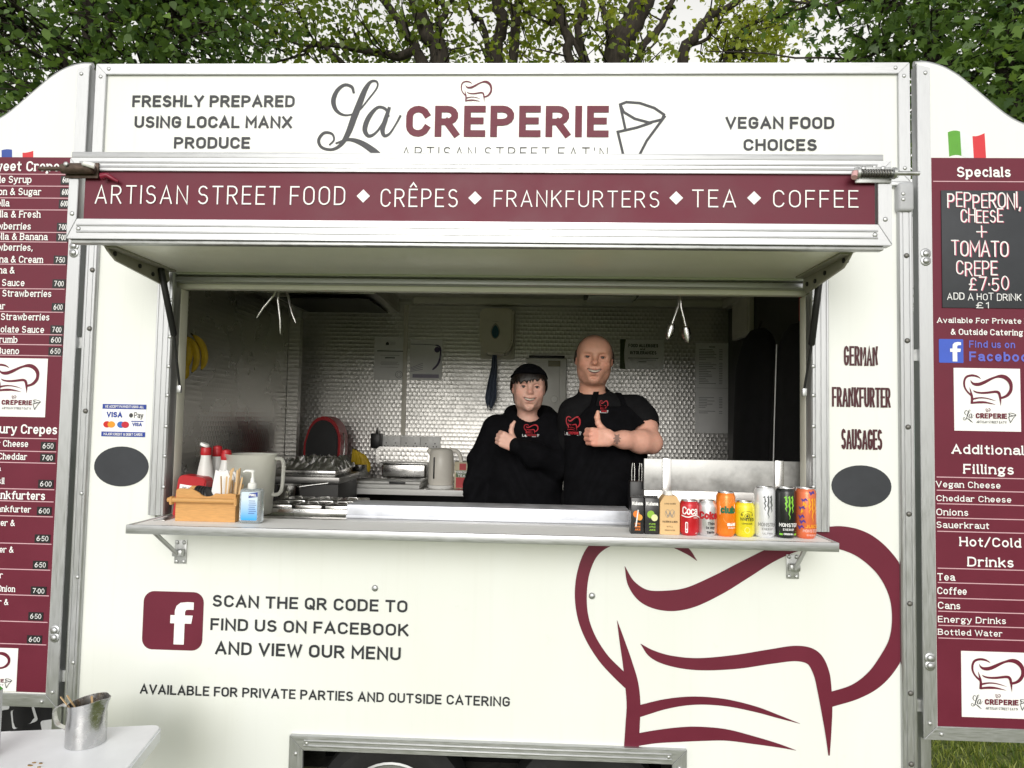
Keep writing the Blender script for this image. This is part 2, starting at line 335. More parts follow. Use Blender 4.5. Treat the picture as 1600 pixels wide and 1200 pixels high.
class Print:
    "collects flat strokes and polygons laid on a surface given by fmap(u, v, lift)"
    def __init__(s, fmap): s.f = fmap; s.v = []; s.fc = []; s.layer = 0
    def ribbon(s, pts, w, cap=True):
        P = [np.array(p[:2], float) for p in pts]
        W = [w if np.isscalar(w) else w[i] for i in range(len(P))]
        Q, V = [P[0]], [W[0]]
        for p, ww in zip(P[1:], W[1:]):
            if np.hypot(*(p - Q[-1])) > 1e-6: Q.append(p); V.append(ww)
        P, W = Q, V
        if len(P) < 2: return
        closed = np.hypot(*(P[0] - P[-1])) < 1e-5 and len(P) > 3
        if closed: P, W = P[:-1], W[:-1]
        elif cap:
            P[0] = P[0] + (P[0] - P[1]) / np.hypot(*(P[0] - P[1])) * W[0] / 2
            P[-1] = P[-1] + (P[-1] - P[-2]) / np.hypot(*(P[-1] - P[-2])) * W[-1] / 2
        n = len(P); base = len(s.v); lift0 = s.layer * .0002; s.layer = (s.layer + 1) % 10
        for i in range(n):
            a = P[i - 1] if (i or closed) else None; b = P[(i + 1) % n] if (i < n - 1 or closed) else None
            d0 = None if a is None else (P[i] - a) / np.hypot(*(P[i] - a)); d1 = None if b is None else (b - P[i]) / np.hypot(*(b - P[i]))
            if d0 is None: d0 = d1
            if d1 is None: d1 = d0
            n0 = np.array([-d0[1], d0[0]]); n1 = np.array([-d1[1], d1[0]]); mt = n0 + n1; l = np.hypot(*mt)
            mt = mt / l if l > .2 else n0
            k = 1 / max(.45, abs(mt @ n0)); off = mt * k * W[i] / 2
            for q in (P[i] + off, P[i] - off): s.v.append(s.f(q[0], q[1], lift0 + .00016 * i / n))
        for i in range(n if closed else n - 1):
            j = (i + 1) % n; s.fc.append((base + 2 * i, base + 2 * i + 1, base + 2 * j + 1, base + 2 * j))
    def poly(s, pts, lift=0):
        base = len(s.v); s.v += [s.f(p[0], p[1], lift) for p in pts]
        tr = tessellate_polygon([[Vector((p[0], p[1], 0)) for p in pts]])
        s.fc += [tuple(base + i for i in t) for t in tr]
    def text(s, txt, x0, x1, z0, z1, w=.14, style='', sp=None, jit=0.0, keep=None):
        H = z1 - z0; sw = w * H; sp_ = (.11 if sp is None else sp) + w; space = .34
        tot = 0; xs = []
        for i, c in enumerate(txt):
            xs.append(tot)
            tot += (space if c == ' ' else G[c][0] + sp_)
        tot -= sp_
        kx = (x1 - x0 - sw) / max(tot, 1e-6) if keep is None else keep * H
        if keep is not None: x0 = x1 - tot * kx - sw
        rr = random.Random(hash(txt) % 1000 if False else len(txt) * 31 + ord(txt[0]))
        for c, xo in zip(txt, xs):
            if c == ' ': continue
            dz = rr.uniform(-jit, jit) * H; sc = 1 + rr.uniform(-jit, jit)
            for st in G[c][1]:
                q = [(x0 + sw / 2 + (xo + p[0] * sc) * kx, z0 + sw / 2 + dz + p[1] * (H - sw) * sc) for p in st]
                s.ribbon(q, sw * (1 if not jit else rr.uniform(.85, 1.15)))
                if style == 'slab':
                    for e, f_ in ((0, 1), (-1, -2)):
                        (ax, ay), (bx, by) = st[e], st[f_]
                        if abs(ay - by) > 2.2 * abs(ax - bx) and (abs(ay) < .01 or abs(ay - 1) < .01 or abs(ay - .7) < .01 or abs(ay + .28) < .01):
                            hx = x0 + sw / 2 + (xo + ax * sc) * kx; hz = q[e][1]
                            lo, hi = (-.13, .13) if ay < .05 else (-.13, .03)
                            s.ribbon([(hx + lo * H, hz), (hx + hi * H, hz)], sw * .8, False)
    def build(s, name, m, parent): return mesh_obj(name, s.v, s.fc, m, parent)
def on_y(Y): return lambda u, v, l: (u, Y - l, v)
def wtext(txt, p0, p1, Y, m, parent, w=.15, style='', sp=None, jit=0.0, lift=.0016, name='lettering', keep=None, Ys=None):
    "lettering on a wall facing the camera; p0 = top-left pixel, p1 = bottom-right pixel of the capitals"
    a = at(*p0, Y); b = at(*p1, Y); P = Print(on_y((Y if Ys is None else Ys) - lift))
    P.text(txt, a.x, b.x, b.z, a.z, w, style, sp, jit, keep)
    return P.build(name, m, parent)
# traced brush marks of the logo, in units of the big hat's trace (x right, y down)
HAT = [
 [(632, 210, 1), (585, 165, 28), (500, 118, 50), (380, 95, 60), (260, 115, 60), (185, 165, 58), (145, 250, 54), (131, 350, 53), (140, 450, 48), (172, 540, 45), (225, 625, 45), (280, 685, 48), (338, 740, 50)],
 [(287, 466, 1), (310, 560, 24), (332, 650, 42), (350, 740, 58), (358, 830, 60), (354, 920, 62), (349, 1012, 64)],
 [(320, 233, 1), (350, 310, 34), (410, 365, 64), (500, 382, 88), (600, 368, 90), (720, 314, 86), (830, 252, 76), (950, 185, 62), (1060, 140, 58), (1160, 112, 80), (1260, 112, 102), (1360, 150, 112), (1450, 235, 106), (1502, 340, 96), (1514, 450, 84), (1500, 560, 84), (1450, 655, 84), (1390, 725, 76), (1310, 775, 64), (1205, 808, 62)],
 [(388, 567, 1), (440, 612, 34), (520, 641, 45), (640, 655, 52), (800, 645, 60), (950, 622, 62), (1060, 609, 66), (1130, 628, 70), (1166, 690, 68), (1181, 770, 60), (1190, 850, 48), (1197, 960, 24), (1201, 1072, 1)],
 [(380, 858, 50), (500, 826, 42), (620, 812, 35), (750, 820, 30), (880, 848, 24), (980, 880, 14), (1075, 911, 1)],
 [(345, 986, 52), (450, 968, 55), (560, 958, 62), (650, 955, 60), (760, 960, 48), (880, 983, 32), (980, 1005, 16), (1058, 1026, 1)]]
LA = [[(195, 170, 10), (186, 148, 13), (155, 140, 13), (124, 165, 17), (110, 208, 20), (126, 248, 15), (165, 266, 8), (215, 250, 7), (262, 195, 7), (294, 150, 7), (291, 126, 9), (266, 127, 12), (243, 160, 21), (222, 215, 26), (200, 275, 27), (178, 338, 24), (150, 386, 16), (112, 408, 12), (68, 400, 12), (53, 370, 13), (74, 340, 12), (108, 343, 10), (118, 368, 8), (101, 388, 7)],
      [(128, 382, 7), (180, 367, 13), (232, 380, 22), (290, 416, 27), (330, 448, 20), (380, 470, 4)],
      [(346, 268, 8), (332, 240, 12), (298, 234, 12), (262, 275, 20), (247, 325, 20), (266, 352, 14), (300, 332, 9), (338, 272, 8)],
      [(347, 238, 13), (333, 285, 19), (322, 325, 19), (330, 350, 14), (352, 342, 9), (376, 306, 7), (395, 270, 9)]]
CONE = [[(1310, 214), (1335, 204), (1390, 208), (1450, 228), (1490, 255), (1482, 275), (1430, 288), (1370, 272), (1325, 245), (1310, 214)],
        [(1311, 222), (1333, 318)], [(1436, 289), (1380, 308), (1302, 326)], [(1301, 326), (1330, 440), (1348, 505)], [(1492, 264), (1420, 362), (1348, 505)]]
def hat_strokes(P, fx, fy, sc, kw=1.0, n=6):
    for st in HAT:
        q = crom(st, n); P.ribbon([(fx(p[0]), fy(p[1])) for p in q], [max(p[2], .5) * sc * kw for p in q], False)
def small_hat(P, x0, x1, z0, z1, kw=1.15, n=4):
    k = (x1 - x0) / (1556 - 105); kz = (z1 - z0) / (1072 - 60)
    hat_strokes(P, lambda x: x0 + (x - 105) * k, lambda y: z1 - (y - 60) * kz, (k + kz) / 2, kw, n)
def la_strokes(P, fx, fy, sc, kw=1.0, n=6):
    for st in LA:
        q = crom(st, n); P.ribbon([(fx(p[0]), fy(p[1])) for p in q], [p[2] * sc * kw for p in q])
def logo_card(parent, x0, x1, z0, z1, Y, card='logo_card'):
    "white square sticker with the hat, the script name and the cone"
    c = prism(card, [(x0, z0), (x1, z0), (x1, z1), (x0, z1)], 'y', Y - .0012, Y + .001, WVINYL, parent)
    W = x1 - x0; H = z1 - z0
    P = Print(on_y(Y - .0022)); small_hat(P, x0 + .14 * W, x0 + .88 * W, z0 + .40 * H, z0 + .90 * H, 1.15)
    zb = z0 + .20 * H; cap = .085 * H
    P.text('CREPERIE', x0 + .32 * W, x0 + .79 * W, zb, zb + cap, .24, sp=.16)
    small_hat(P, x0 + .47 * W, x0 + .54 * W, zb + cap * 1.2, zb + cap * 1.9, 1.6, 2); P.build('lettering', MAROON, c)
    P = Print(on_y(Y - .0022)); k = .155 * W / 345; la_strokes(P, lambda x: x0 + .13 * W + (x - 50) * k, lambda y: zb + (356 - y) * k * 1.25, k, 1.2, 4)
    k = .13 * W / 200
    for st in CONE: P.ribbon([(x0 + .81 * W + (x - 1300) * k * .9, zb + cap * 1.1 - (y - 204) * k * .75) for x, y in st], .008 * W)
    P.text("ARTISAN STREET EAT'N", x0 + .33 * W, x0 + .78 * W, zb - .075 * H, zb - .035 * H, .12, sp=.3); P.build('lettering', CHAR, c)
    return c
# ------------------------------------------------------------------ ground (sheet to the horizon)
def grass_mat():
    m = bpy.data.materials.new('lawn'); m.use_nodes = True; N = m.node_tree.nodes; L = m.node_tree.links; b = N['Principled BSDF']
    tc = N.new('ShaderNodeTexCoord'); n1 = N.new('ShaderNodeTexNoise'); n1.inputs['Scale'].default_value = 1.3; n1.inputs['Detail'].default_value = 8
    n2 = N.new('ShaderNodeTexNoise'); n2.inputs['Scale'].default_value = 45; n2.inputs['Detail'].default_value = 5
    L.new(tc.outputs['Object'], n1.inputs['Vector']); L.new(tc.outputs['Object'], n2.inputs['Vector'])
    mx = N.new('ShaderNodeMath'); mx.operation = 'MULTIPLY_ADD'; mx.inputs[1].default_value = .5; L.new(n1.outputs['Fac'], mx.inputs[0]); 
    ml = N.new('ShaderNodeMath'); ml.operation = 'MULTIPLY'; ml.inputs[1].default_value = .5; L.new(n2.outputs['Fac'], ml.inputs[0]); L.new(ml.outputs[0], mx.inputs[2])
    cr = N.new('ShaderNodeValToRGB'); e = cr.color_ramp.elements; e[0].position = .35; e[0].color = (.090, .120, .030, 1); e[1].position = .68; e[1].color = (.27, .30, .11, 1)
    k = e.new(.5); k.color = (.17, .21, .060, 1); L.new(mx.outputs[0], cr.inputs[0]); L.new(cr.outputs[0], b.inputs['Base Color']); b.inputs['Roughness'].default_value = .9
    bp = N.new('ShaderNodeBump'); bp.inputs['Strength'].default_value = .8; bp.inputs['Distance'].default_value = .03; L.new(n2.outputs['Fac'], bp.inputs['Height']); L.new(bp.outputs[0], b.inputs['Normal'])
    return m
LAWN = grass_mat()
g = mesh_obj('ground', [(-900, -900, 0), (900, -900, 0), (900, 900, 0), (-900, 900, 0)], [(0, 1, 2, 3)], LAWN); g['kind'] = 'structure'; g['label'] = 'mown grass field under and behind the trailer'

# ------------------------------------------------------------------ the trailer
XL, XR = -1.695, 1.315            # outer sides
OXL, OXR = -1.40, 1.005           # serving opening
OZ0, OZ1 = 1.345, 2.262
DEP, FLOOR, CEILZ = 2.25, .42, 2.56
T = thing('catering_trailer', 'cream catering trailer with maroon lettering and an open serving hatch', 'food trailer', (-.19, 1.1, 0))
def holed_wall(name, xs, zs, hole, y0, y1, m, parent):
    bm = bmesh.new(); vv = {}
    def V(x, z):
        if (x, z) not in vv: vv[(x, z)] = bm.verts.new((x, y0, z))
        return vv[(x, z)]
    for i in range(len(xs) - 1):
        for j in range(len(zs) - 1):
            cx, cz = (xs[i] + xs[i + 1]) / 2, (zs[j] + zs[j + 1]) / 2
            if not hole(cx, cz): bm.faces.new((V(xs[i], zs[j]), V(xs[i + 1], zs[j]), V(xs[i + 1], zs[j + 1]), V(xs[i], zs[j + 1])))
    r = bmesh.ops.extrude_face_region(bm, geom=list(bm.faces))
    for e in r['geom']:
        if isinstance(e, bmesh.types.BMVert): e.co.y = y1
    bmesh.ops.recalc_face_normals(bm, faces=bm.faces)
    return bm_obj(name, bm, m, parent)
WX0, WX1, WZ = -.842, .507, .588     # wheel opening
front = holed_wall('front_wall', [XL + .01, WX0, OXL, OXR, WX1, XR - .01][0:1] + sorted([WX0, OXL, OXR, WX1]) + [XR - .01], [.33, WZ, OZ0, OZ1, 2.60],
                   lambda x, z: (OXL < x < OXR and OZ0 < z < OZ1) or (WX0 < x < WX1 and z < WZ), 0, .035, CREAM, T)
box('side_wall', XL + .01, XL + .045, .0352, DEP, .33, 2.60, CREAM, T)
box('side_wall', XR - .045, XR - .01, .0352, DEP, .33, 2.60, CREAM, T)
box('rear_wall', XL + .01, XR - .01, DEP + .0005, DEP + .03, .33, 2.60, CREAM, T)
box('roof', XL + .005, XR - .005, -.004, DEP + .04, 2.6005, 2.62, CREAM, T)
box('ceiling', XL + .046, XR - .046, .036, DEP - .052, CEILZ, CEILZ + .03, CEIL, T)
box('floor', XL + .046, XR - .046, .37, DEP - .001, FLOOR - .05, FLOOR, pm('checker_plate', (.12, .12, .12), .5, .6), T)
box('chassis', XL + .15, XR - .15, .25, 2.0, .30, .369, DARKM, T)
# interior linings
SKX = -.925
for (a, b) in ((XL + .047, SKX), (SKX + .002, .93), (.932, XR - .047)):
    box('wall_lining', a, b, 2.195, 2.2, FLOOR + .002, CEILZ - .002, TURN, T)
box('wall_lining', XL + .0455, XL + .050, .24, 1.93, FLOOR + .002, CEILZ - .002, TURNS, T)
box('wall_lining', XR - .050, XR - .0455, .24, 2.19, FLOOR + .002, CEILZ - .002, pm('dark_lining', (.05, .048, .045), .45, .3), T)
box('corner_post', XL + .052, XL + .125, 1.935, 1.99, FLOOR, 2.38, TURN, T)
box('joint_strip', SKX - .014, SKX + .016, 2.189, 2.1945, 1.62, 2.515, CPLAS, T, .001)
box('ceiling_trim', XL + .83, XR - .06, 2.13, 2.194, 2.515, CEILZ - .001, CEIL, T, .004)
box('ceiling_trim', XR - .11, XR - .051, .10, 2.12, 2.50, CEILZ - .001, CEIL, T, .004)
# inner lining of the front wall: posts either side of the opening, header
box('header_rail', OXL - .02, OXR + .02, .0355, .075, 2.215, 2.262, CEIL, T, .003)
box('header_rail', OXL - .02, OXR + .02, .0355, .09, 2.2635, 2.5595, CEIL, T)
box('header_lip', OXL + .045, OXR - .045, -.012, .034, 2.232, 2.250, ALU, T, .002)
box('opening_post', XL + .0455, OXL + .045, .0355, .09, FLOOR, 2.214, CEIL, T, .002)
box('opening_post', OXR - .045, XR - .0455, .0355, .09, FLOOR, 2.214, CEIL, T, .002)
box('counter_front', OXL, OXR, .0355, .09, .63, 1.318, CEIL, T)
# aluminium uprights: corner trims and opening jambs with pressed ridges
def ridged(name, x0, x1, yo, y1, z0, z1, parent, rid=3, m=ALUV):
    prof = [(x0, y1), (x0, yo + .006), (x0 + .004, yo)]
    for k in range(rid):
        a = x0 + (x1 - x0) * (k + .6) / (rid + .2)
        prof += [(a - .0025, yo), (a - .001, yo + .0022), (a + .001, yo + .0022), (a + .0025, yo)]
    prof += [(x1 - .004, yo), (x1, yo + .006), (x1, y1)]
    return prism(name, prof, 'z', z0, z1, m, parent)
tl = ridged('corner_trim', XL - .002, XL + .042, -.016, -.0006, .16, 2.60, T, 2)
tr = ridged('corner_trim', XR - .046, XR + .002, -.016, -.0006, .16, 2.535, T, 2)
box('corner_trim_return', XL - .006, XL + .0085, -.010, .05, .16, 2.60, ALUV, T, .002)
box('corner_trim_return', XR - .0085, XR + .006, -.010, .05, .16, 2.60, ALUV, T, .002)
jl = ridged('jamb', OXL - .018, OXL + .045, -.022, -.0006, 1.373, 2.262, T, 3)
jr = ridged('jamb', OXR - .045, OXR + .018, -.022, -.0006, 1.373, 2.262, T, 3)
box('jamb_return', OXL + .0005, OXL + .044, -.0004, .0352, 1.373, 2.214, ALUV, T, .002)
box('jamb_return', OXR - .044, OXR - .0005, -.0004, .0352, 1.373, 2.214, ALUV, T, .002)
def rivet_mesh(r, h, n=10):
    v, f = lathe_v([(r * 1.0, 0), (r * .95, h * .45), (r * .65, h * .85), (r * .2, h)], n)
    me = bpy.data.meshes.new('rivet'); me.from_pydata([(x, -z, y) for x, y, z in v], [], f); me.polygons.foreach_set('use_smooth', [True] * len(me.polygons)); return me
RIVD = rivet_mesh(.0095, .006); RIVD.materials.append(DARKM)
RIVA = rivet_mesh(.0075, .004); RIVA.materials.append(ALUD)
RIVB = rivet_mesh(.012, .007, 12); RIVB.materials.append(ALU)
WASH = rivet_mesh(.019, .003, 14); WASH.materials.append(ALU)
def stud(me, p, parent, name='rivet'):
    o = bpy.data.objects.new(name, me); o.location = p; link(o, parent)
    if parent.name in PW: pass
    return o
for k, py in enumerate((423, 514, 642, 770, 900, 1033, 1160)): stud(RIVD if k < 3 else RIVA, (XL + .026, -.0158, at(125, py, 0).z), tl)
for k, py in enumerate((401, 533, 667, 802, 941, 1080, 1190)): stud(RIVD, (XR - .020, -.0158, at(1408, py, 0).z), tr)
for py in (470, 527, 573, 618, 666, 712, 760): stud(RIVA, (OXL + .039, -.0215, at(265, py, 0).z), jl); stud(RIVA, (OXR - .039, -.0215, at(1268, py, 0).z), jr)
def mitred(name, x0, x1, z0, z1, w, y0, y1, m, parent, screws=True, ws=None, step=.0):
    "four rails with mitred corners round a rectangle; gap of half a millimetre at each mitre"
    wl_, wr_, wb, wt = ws or (w, w, w, w); e = .0006; out = []
    for nm, poly in (('top', [(x0 + e, z1), (x1 - e, z1), (x1 - wr_ - e, z1 - wt), (x0 + wl_ + e, z1 - wt)]), ('bottom', [(x0 + e, z0), (x1 - e, z0), (x1 - wr_ - e, z0 + wb), (x0 + wl_ + e, z0 + wb)]),
                     ('left', [(x0, z0 + e), (x0 + wl_, z0 + wb + e), (x0 + wl_, z1 - wt - e), (x0, z1 - e)]), ('right', [(x1, z0 + e), (x1 - wr_, z0 + wb + e), (x1 - wr_, z1 - wt - e), (x1, z1 - e)])):
        o = prism(name, poly, 'y', y0, y1, m if nm in ('top', 'bottom') else ALUV, parent, .0012); out.append(o)
        if step and nm in ('top', 'bottom'):
            for q in (.35, .68):
                zc = (z1 - wt * q) if nm == 'top' else z0 + wb * q
                box('rail_ridge', x0 + wl_ * 1.05, x1 - wr_ * 1.05, y0 - step, y0 + .001, zc - .003, zc + .003, m, o, .0008)
        if screws:
            zz = (z1 - wt / 2) if nm == 'top' else (z0 + wb / 2)
            if nm in ('top', 'bottom'): pts = [(x0 + wl_ * 1.25, zz), (x1 - wr_ * 1.25, zz)]
            else: xx = x0 + wl_ / 2 if nm == 'left' else x1 - wr_ / 2; pts = [(xx, z0 + wb * 1.25), (xx, z1 - wt * 1.25)]
            for (x, z) in pts: stud(RIVA, (x, y0 + .0004, z), o, 'screw')
    return out
# roof sign
sg = box('roof_sign', XL + .006, XR - .006, .004, .03, 2.624, 3.055, CREAM, T)
mitred('sign_frame_rail', XL - .004, XR + .002, 2.622, 3.061, .040, -.008, .036, ALU, T)
for x in (-1.3, -.2, .9): box('sign_stay', x - .015, x + .015, .036, .42, 2.6205, 2.65, ALU, T)
for t_, a, b in (('FRESHLY PREPARED', (206.5, 148.5), (459.7, 166.9)), ('USING LOCAL MANX', (210, 181), (455.6, 199.8)), ('PRODUCE', (271.7, 213.6), (389.8, 231.9)),
                 ('VEGAN FOOD', (1134, 182), (1304, 201)), ('CHOICES', (1162, 216.7), (1276.7, 235.3))):
    wtext(t_, a, b, 0, CHAR, sg, .20, Ys=.004)
wtext('CREPERIE', (634.5, 164.7), (951, 214), 0, MAROON, sg, .215, Ys=.004, sp=.15)
wtext("ARTISAN STREET EAT'N", (628, 229), (949.5, 248.5), 0, CHAR, sg, .075, Ys=.004, sp=.34)
S0 = at(480, 80, 0); kz = (at(480, 80, 0).z - at(480, 240, 0).z) / 160 / 2.6667; kx = (at(1080, 160, 0).x - at(480, 160, 0).x) / 600 / 2.6667
P = Print(on_y(.0022)); la_strokes(P, lambda x: at(480, 160, 0).x + x * kx, lambda y: S0.z - y * kz, kx); P.build('script_lettering', CHAR, sg)
P = Print(on_y(.0022))
for st in CONE: P.ribbon([(at(480, 160, 0).x + x * kx, S0.z - .006 - y * kz) for x, y in st], 10.5 * kx)
P.build('cone_mark', CHAR, sg)
P = Print(on_y(.0022)); a = at(720, 125.5, 0); b = at(768.5, 160, 0); small_hat(P, a.x, b.x, b.z, a.z, 1.0); P.build('hat_mark', MAROON, sg)
# lower wall graphics
for t_, a, b in (('SCAN THE QR CODE TO', (332.8, 929), (636.5, 957)), ('FIND US ON FACEBOOK', (329.5, 965.5), (638, 994)), ('AND VIEW OUR MENU', (337, 1002), (626, 1031.5))):
    wtext(t_, a, b, 0, CHAR, front, .185)
wtext('AVAILABLE FOR PRIVATE PARTIES AND OUTSIDE CATERING', (219.4, 1068.5), (796.7, 1104), 0, CHAR, front, .175)
front.children[-1].scale = (1, 1, 1)
a = at(225.5, 923, 0); b = at(315.5, 1017, 0)
fb = prism('social_badge', rrect(a.x, b.x, b.z, a.z, .038, 6), 'y', -.0014, .0005, MAROON, front)
W = b.x - a.x; H = a.z - b.z
P = Print(on_y(-.0026)); ux = lambda u: a.x + u * W; uz = lambda v: b.z + v * H
P.poly([(ux(.53), uz(.10)), (ux(.70), uz(.10)), (ux(.70), uz(.46)), (ux(.81), uz(.46)), (ux(.83), uz(.60)), (ux(.70), uz(.60))] + [(ux(x), uz(z)) for x, z in ((.70, .66), (.72, .695), (.77, .70), (.84, .70), (.84, .825), (.74, .83), (.62, .815), (.555, .76), (.53, .68))] + [(ux(.53), uz(.60)), (ux(.46), uz(.60)), (ux(.46), uz(.46)), (ux(.53), uz(.46))])
P.build('badge_letter', WVINYL, fb)
B0 = at(860, 800, 0); Bx = (at(1400, 1000, 0).x - at(860, 1000, 0).x) / 540 / 2.7586; Bz = (at(1150, 800, 0).z - at(1150, 1190, 0).z) / 390 / 2.7586
bx0 = at(860, 1000, 0).x; bz0 = at(1150, 800, 0).z
skew = (at(1400, 1000, 0).z - at(900, 1000, 0).z) / 500 / 2.7586
class _P(Print): pass
P = Print(lambda u, v, l: (u, -.0016 - l, v))
for st in HAT:
    q = crom(st, 10); pts = []
    for p in q:
        w_ = at(860 + p[0] / 2.7586, 800 + p[1] / 2.7586, 0); pts.append((min(w_.x, XR + .02), w_.z))
    P.ribbon(pts, [max(p[2], .6) * Bx for p in q], False)
# keep the decal inside the panel: the corner trim stands over its right edge
P.v = [(min(v[0], XR - .0465), v[1], max(v[2], .602)) for v in P.v]
P.build('hat_decal', MAROON, front)
for t_, a, b in (('GERMAN', (1318, 540.5), (1371.4, 572)), ('FRANKFURTER', (1299.5, 604.5), (1391.5, 637)), ('SAUSAGES', (1314, 670), (1378.5, 703))):
    wtext(t_, a, b, 0, pm('oxblood_vinyl', (.060, .008, .014), .4), front, .105, sp=.30)
for (x0, x1, y0, y1, nm) in ((147.5, 232.5, 697.5, 760, 'l'), (1299, 1392.5, 727, 792, 'r')):
    a = at(x0, (y0 + y1) / 2, 0); b = at(x1, (y0 + y1) / 2, 0); t_ = at((x0 + x1) / 2, y0, 0); u_ = at((x0 + x1) / 2, y1, 0)
    prism('oval_blackboard', arc2((a.x + b.x) / 2, (t_.z + u_.z) / 2, (b.x - a.x) / 2, (t_.z - u_.z) / 2, 0, 350, 35), 'y', -.003, .001, SLATE, front, .0006)
# payment sticker
a = at(161, 631, 0); b = at(227, 683, 0); W = b.x - a.x; H = a.z - b.z
cd = prism('payment_sticker', [(a.x, b.z), (b.x, b.z), (b.x, a.z), (a.x, a.z)], 'y', -.0012, .001, WVINYL, front)
def quad(P, x0, x1, z0, z1): P.poly([(x0, z0), (x1, z0), (x1, z1), (x0, z1)])
for z_ in (a.z - .15 * H, b.z): P = Print(on_y(-.002)); quad(P, a.x, b.x, z_, z_ + .15 * H); P.build('sticker_band', VINK, cd)
P = Print(on_y(-.003)); P.text('WE ACCEPT PAYMENT USING ALL', a.x + .06 * W, b.x - .05 * W, a.z - .115 * H, a.z - .035 * H, .14); P.text('MAJOR CREDIT & DEBIT CARDS', a.x + .06 * W, b.x - .05 * W, b.z + .035 * H, b.z + .115 * H, .14); P.build('lettering', WVINYL, cd)
P = Print(on_y(-.002)); P.text('VISA', a.x + .10 * W, a.x + .46 * W, a.z - .41 * H, a.z - .24 * H, .24, sp=.1); P.text('VISA', a.x + .70 * W, a.x + .92 * W, a.z - .67 * H, a.z - .56 * H, .22, sp=.1); quad(P, a.x + .67 * W, b.x - .05 * W, a.z - .535 * H, a.z - .505 * H); P.build('lettering', VINK, cd)
P = Print(on_y(-.002)); P.text('Pay', a.x + .73 * W, a.x + .94 * W, a.z - .42 * H, a.z - .24 * H, .12, sp=.1); P.poly(arc2(a.x + .66 * W, a.z - .34 * H, .045 * W, .07 * H, 0, 340, 12)); P.build('lettering', INK, cd)
for cx, c in ((.12, (.55, .012, .010)), (.22, (.75, .30, .02)), (.44, (.03, .12, .45)), (.54, (.50, .012, .03))):
    P = Print(on_y(-.002 - cx * .002)); P.poly(arc2(a.x + cx * W, a.z - .63 * H, .085 * W, .10 * H, 0, 350, 20)); P.build('card_disc', pm('print_disc_%d' % (cx * 100), c, .5), cd)
# single studs on the lower panel
for q in ((586, 919), (925, 931)): stud(RIVB, (at(*q, 0).x, -.0004, at(*q, 0).z), front, 'bolt')
# wheel opening frame and wheels
mitred('wheel_frame_rail', WX0 - .026, WX1 + .026, .10, WZ + .02, .05, -.016, -.0006, ALU, T, True, None, .003)
PIT = pm('wheel_well_black', (.004, .004, .004), .9, spec=.1)
box('wheel_box', WX0, WX1, .34, .36, .10, .60, PIT, T)
box('wheel_box_top', WX0 - .0, WX1, .036, .34, .605, .62, PIT, T)
for cx in (at(613, 1190, .1).x, at(917, 1198, .1).x):
    wt = lathe('wheel', [(.175, -.07), (.20, -.085), (.25, -.085), (.285, -.06), (.29, 0), (.285, .06), (.25, .085), (.20, .085), (.175, .07), (.16, 0)], RUBBER, T, 40, M=Matrix.Translation((cx, .17, .29)) @ Matrix.Rotation(R(90), 4, 'X'))
    lathe('rim', [(.182, .062), (.186, .078), (.178, .080), (.165, .06), (.15, .045), (.09, .05), (.06, .062), (.03, .066), (.004, .066)], pm('steel_rim', (.34, .35, .35), .4, .8), wt, 40, M=Matrix.Translation((cx, .17, .29)) @ Matrix.Rotation(R(90), 4, 'X'))
    for k in range(12):
        an = 2 * math.pi * (k + .5) / 12; lathe('rim_slot', [(.011, .045), (.013, .0575), (.002, .058)], RUBBER, wt, 10, M=Matrix.Translation((cx + .135 * math.cos(an), .17, .29 + .135 * math.sin(an))) @ Matrix.Rotation(R(90), 4, 'X'))
# corner cap and hinge at the right top
capz = at(1408, 312, 0).z
box('corner_cap', XR - .052, XR + .004, -.030, .055, capz - .05, capz + .055, pm('grey_cap', (.42, .43, .45), .45, var=.1), T, .012, 3)
for dz in (.012, -.008): stud(RIVA, (XR - .036, -.0296, capz + dz), T, 'screw')
box('sign_hinge', XR - .10, XR + .004, -.02, .02, 2.604, 2.6195, ALU, T, .003)
# ------------------------------------------------------------------ hatch (lifted) with its fascia
FX0, FX1, FY, FZ0, FZ1 = -1.463, 1.027, -.45, 2.276, 2.545
hp = box('hatch_panel', -1.385, .945, FY + .034, -.002, 2.268, 2.296, pm('hatch_underside', (.88, .87, .80), .35, var=.06, scale=3), T, .002)
fp = box('fascia_board', FX0 + .045, FX1 - .045, FY + .006, FY + .030, FZ0 + .05, FZ1 - .05, MAROON, T)
mitred('fascia_rail', FX0, FX1, FZ0, FZ1 - .016, .05, FY - .004, FY + .033, ALU, T, True, (.030, .040, .062, .040), .0025)
box('fascia_cap', FX0 + .002, FX1 - .022, FY - .001, FY + .034, FZ1 - .0155, FZ1 + .004, ALU, T, .002)
box('fascia_sill', FX0 + .008, FX1 - .02, FY + .006, FY + .033, FZ0 - .012, FZ0 - .0006, ALUD, T, .002)
for t_, a, b in (('ARTISAN STREET FOOD', (148, 288.5), (538.5, 320)), ('CR\u00caPES', (594.4, 294), (715, 323.3)), ('FRANKFURTERS', (771.8, 296.4), (1030.5, 324)), ('TEA', (1082, 295.3), (1150.5, 323.5)), ('COFFEE', (1208.5, 296), (1342, 324))):
    wtext(t_, a, b, FY, WVINYL, fp, .076, Ys=FY + .006, sp=.24)
for (x, y) in ((567, 305.5), (742, 308.5), (1057, 308.5), (1179, 308.5)):
    c = at(x, y, FY); P = Print(on_y(FY + .0044)); d = .0205; P.poly([(c.x - d, c.z), (c.x, c.z - d), (c.x + d, c.z), (c.x, c.z + d)]); P.build('diamond_mark', WVINYL, fp)
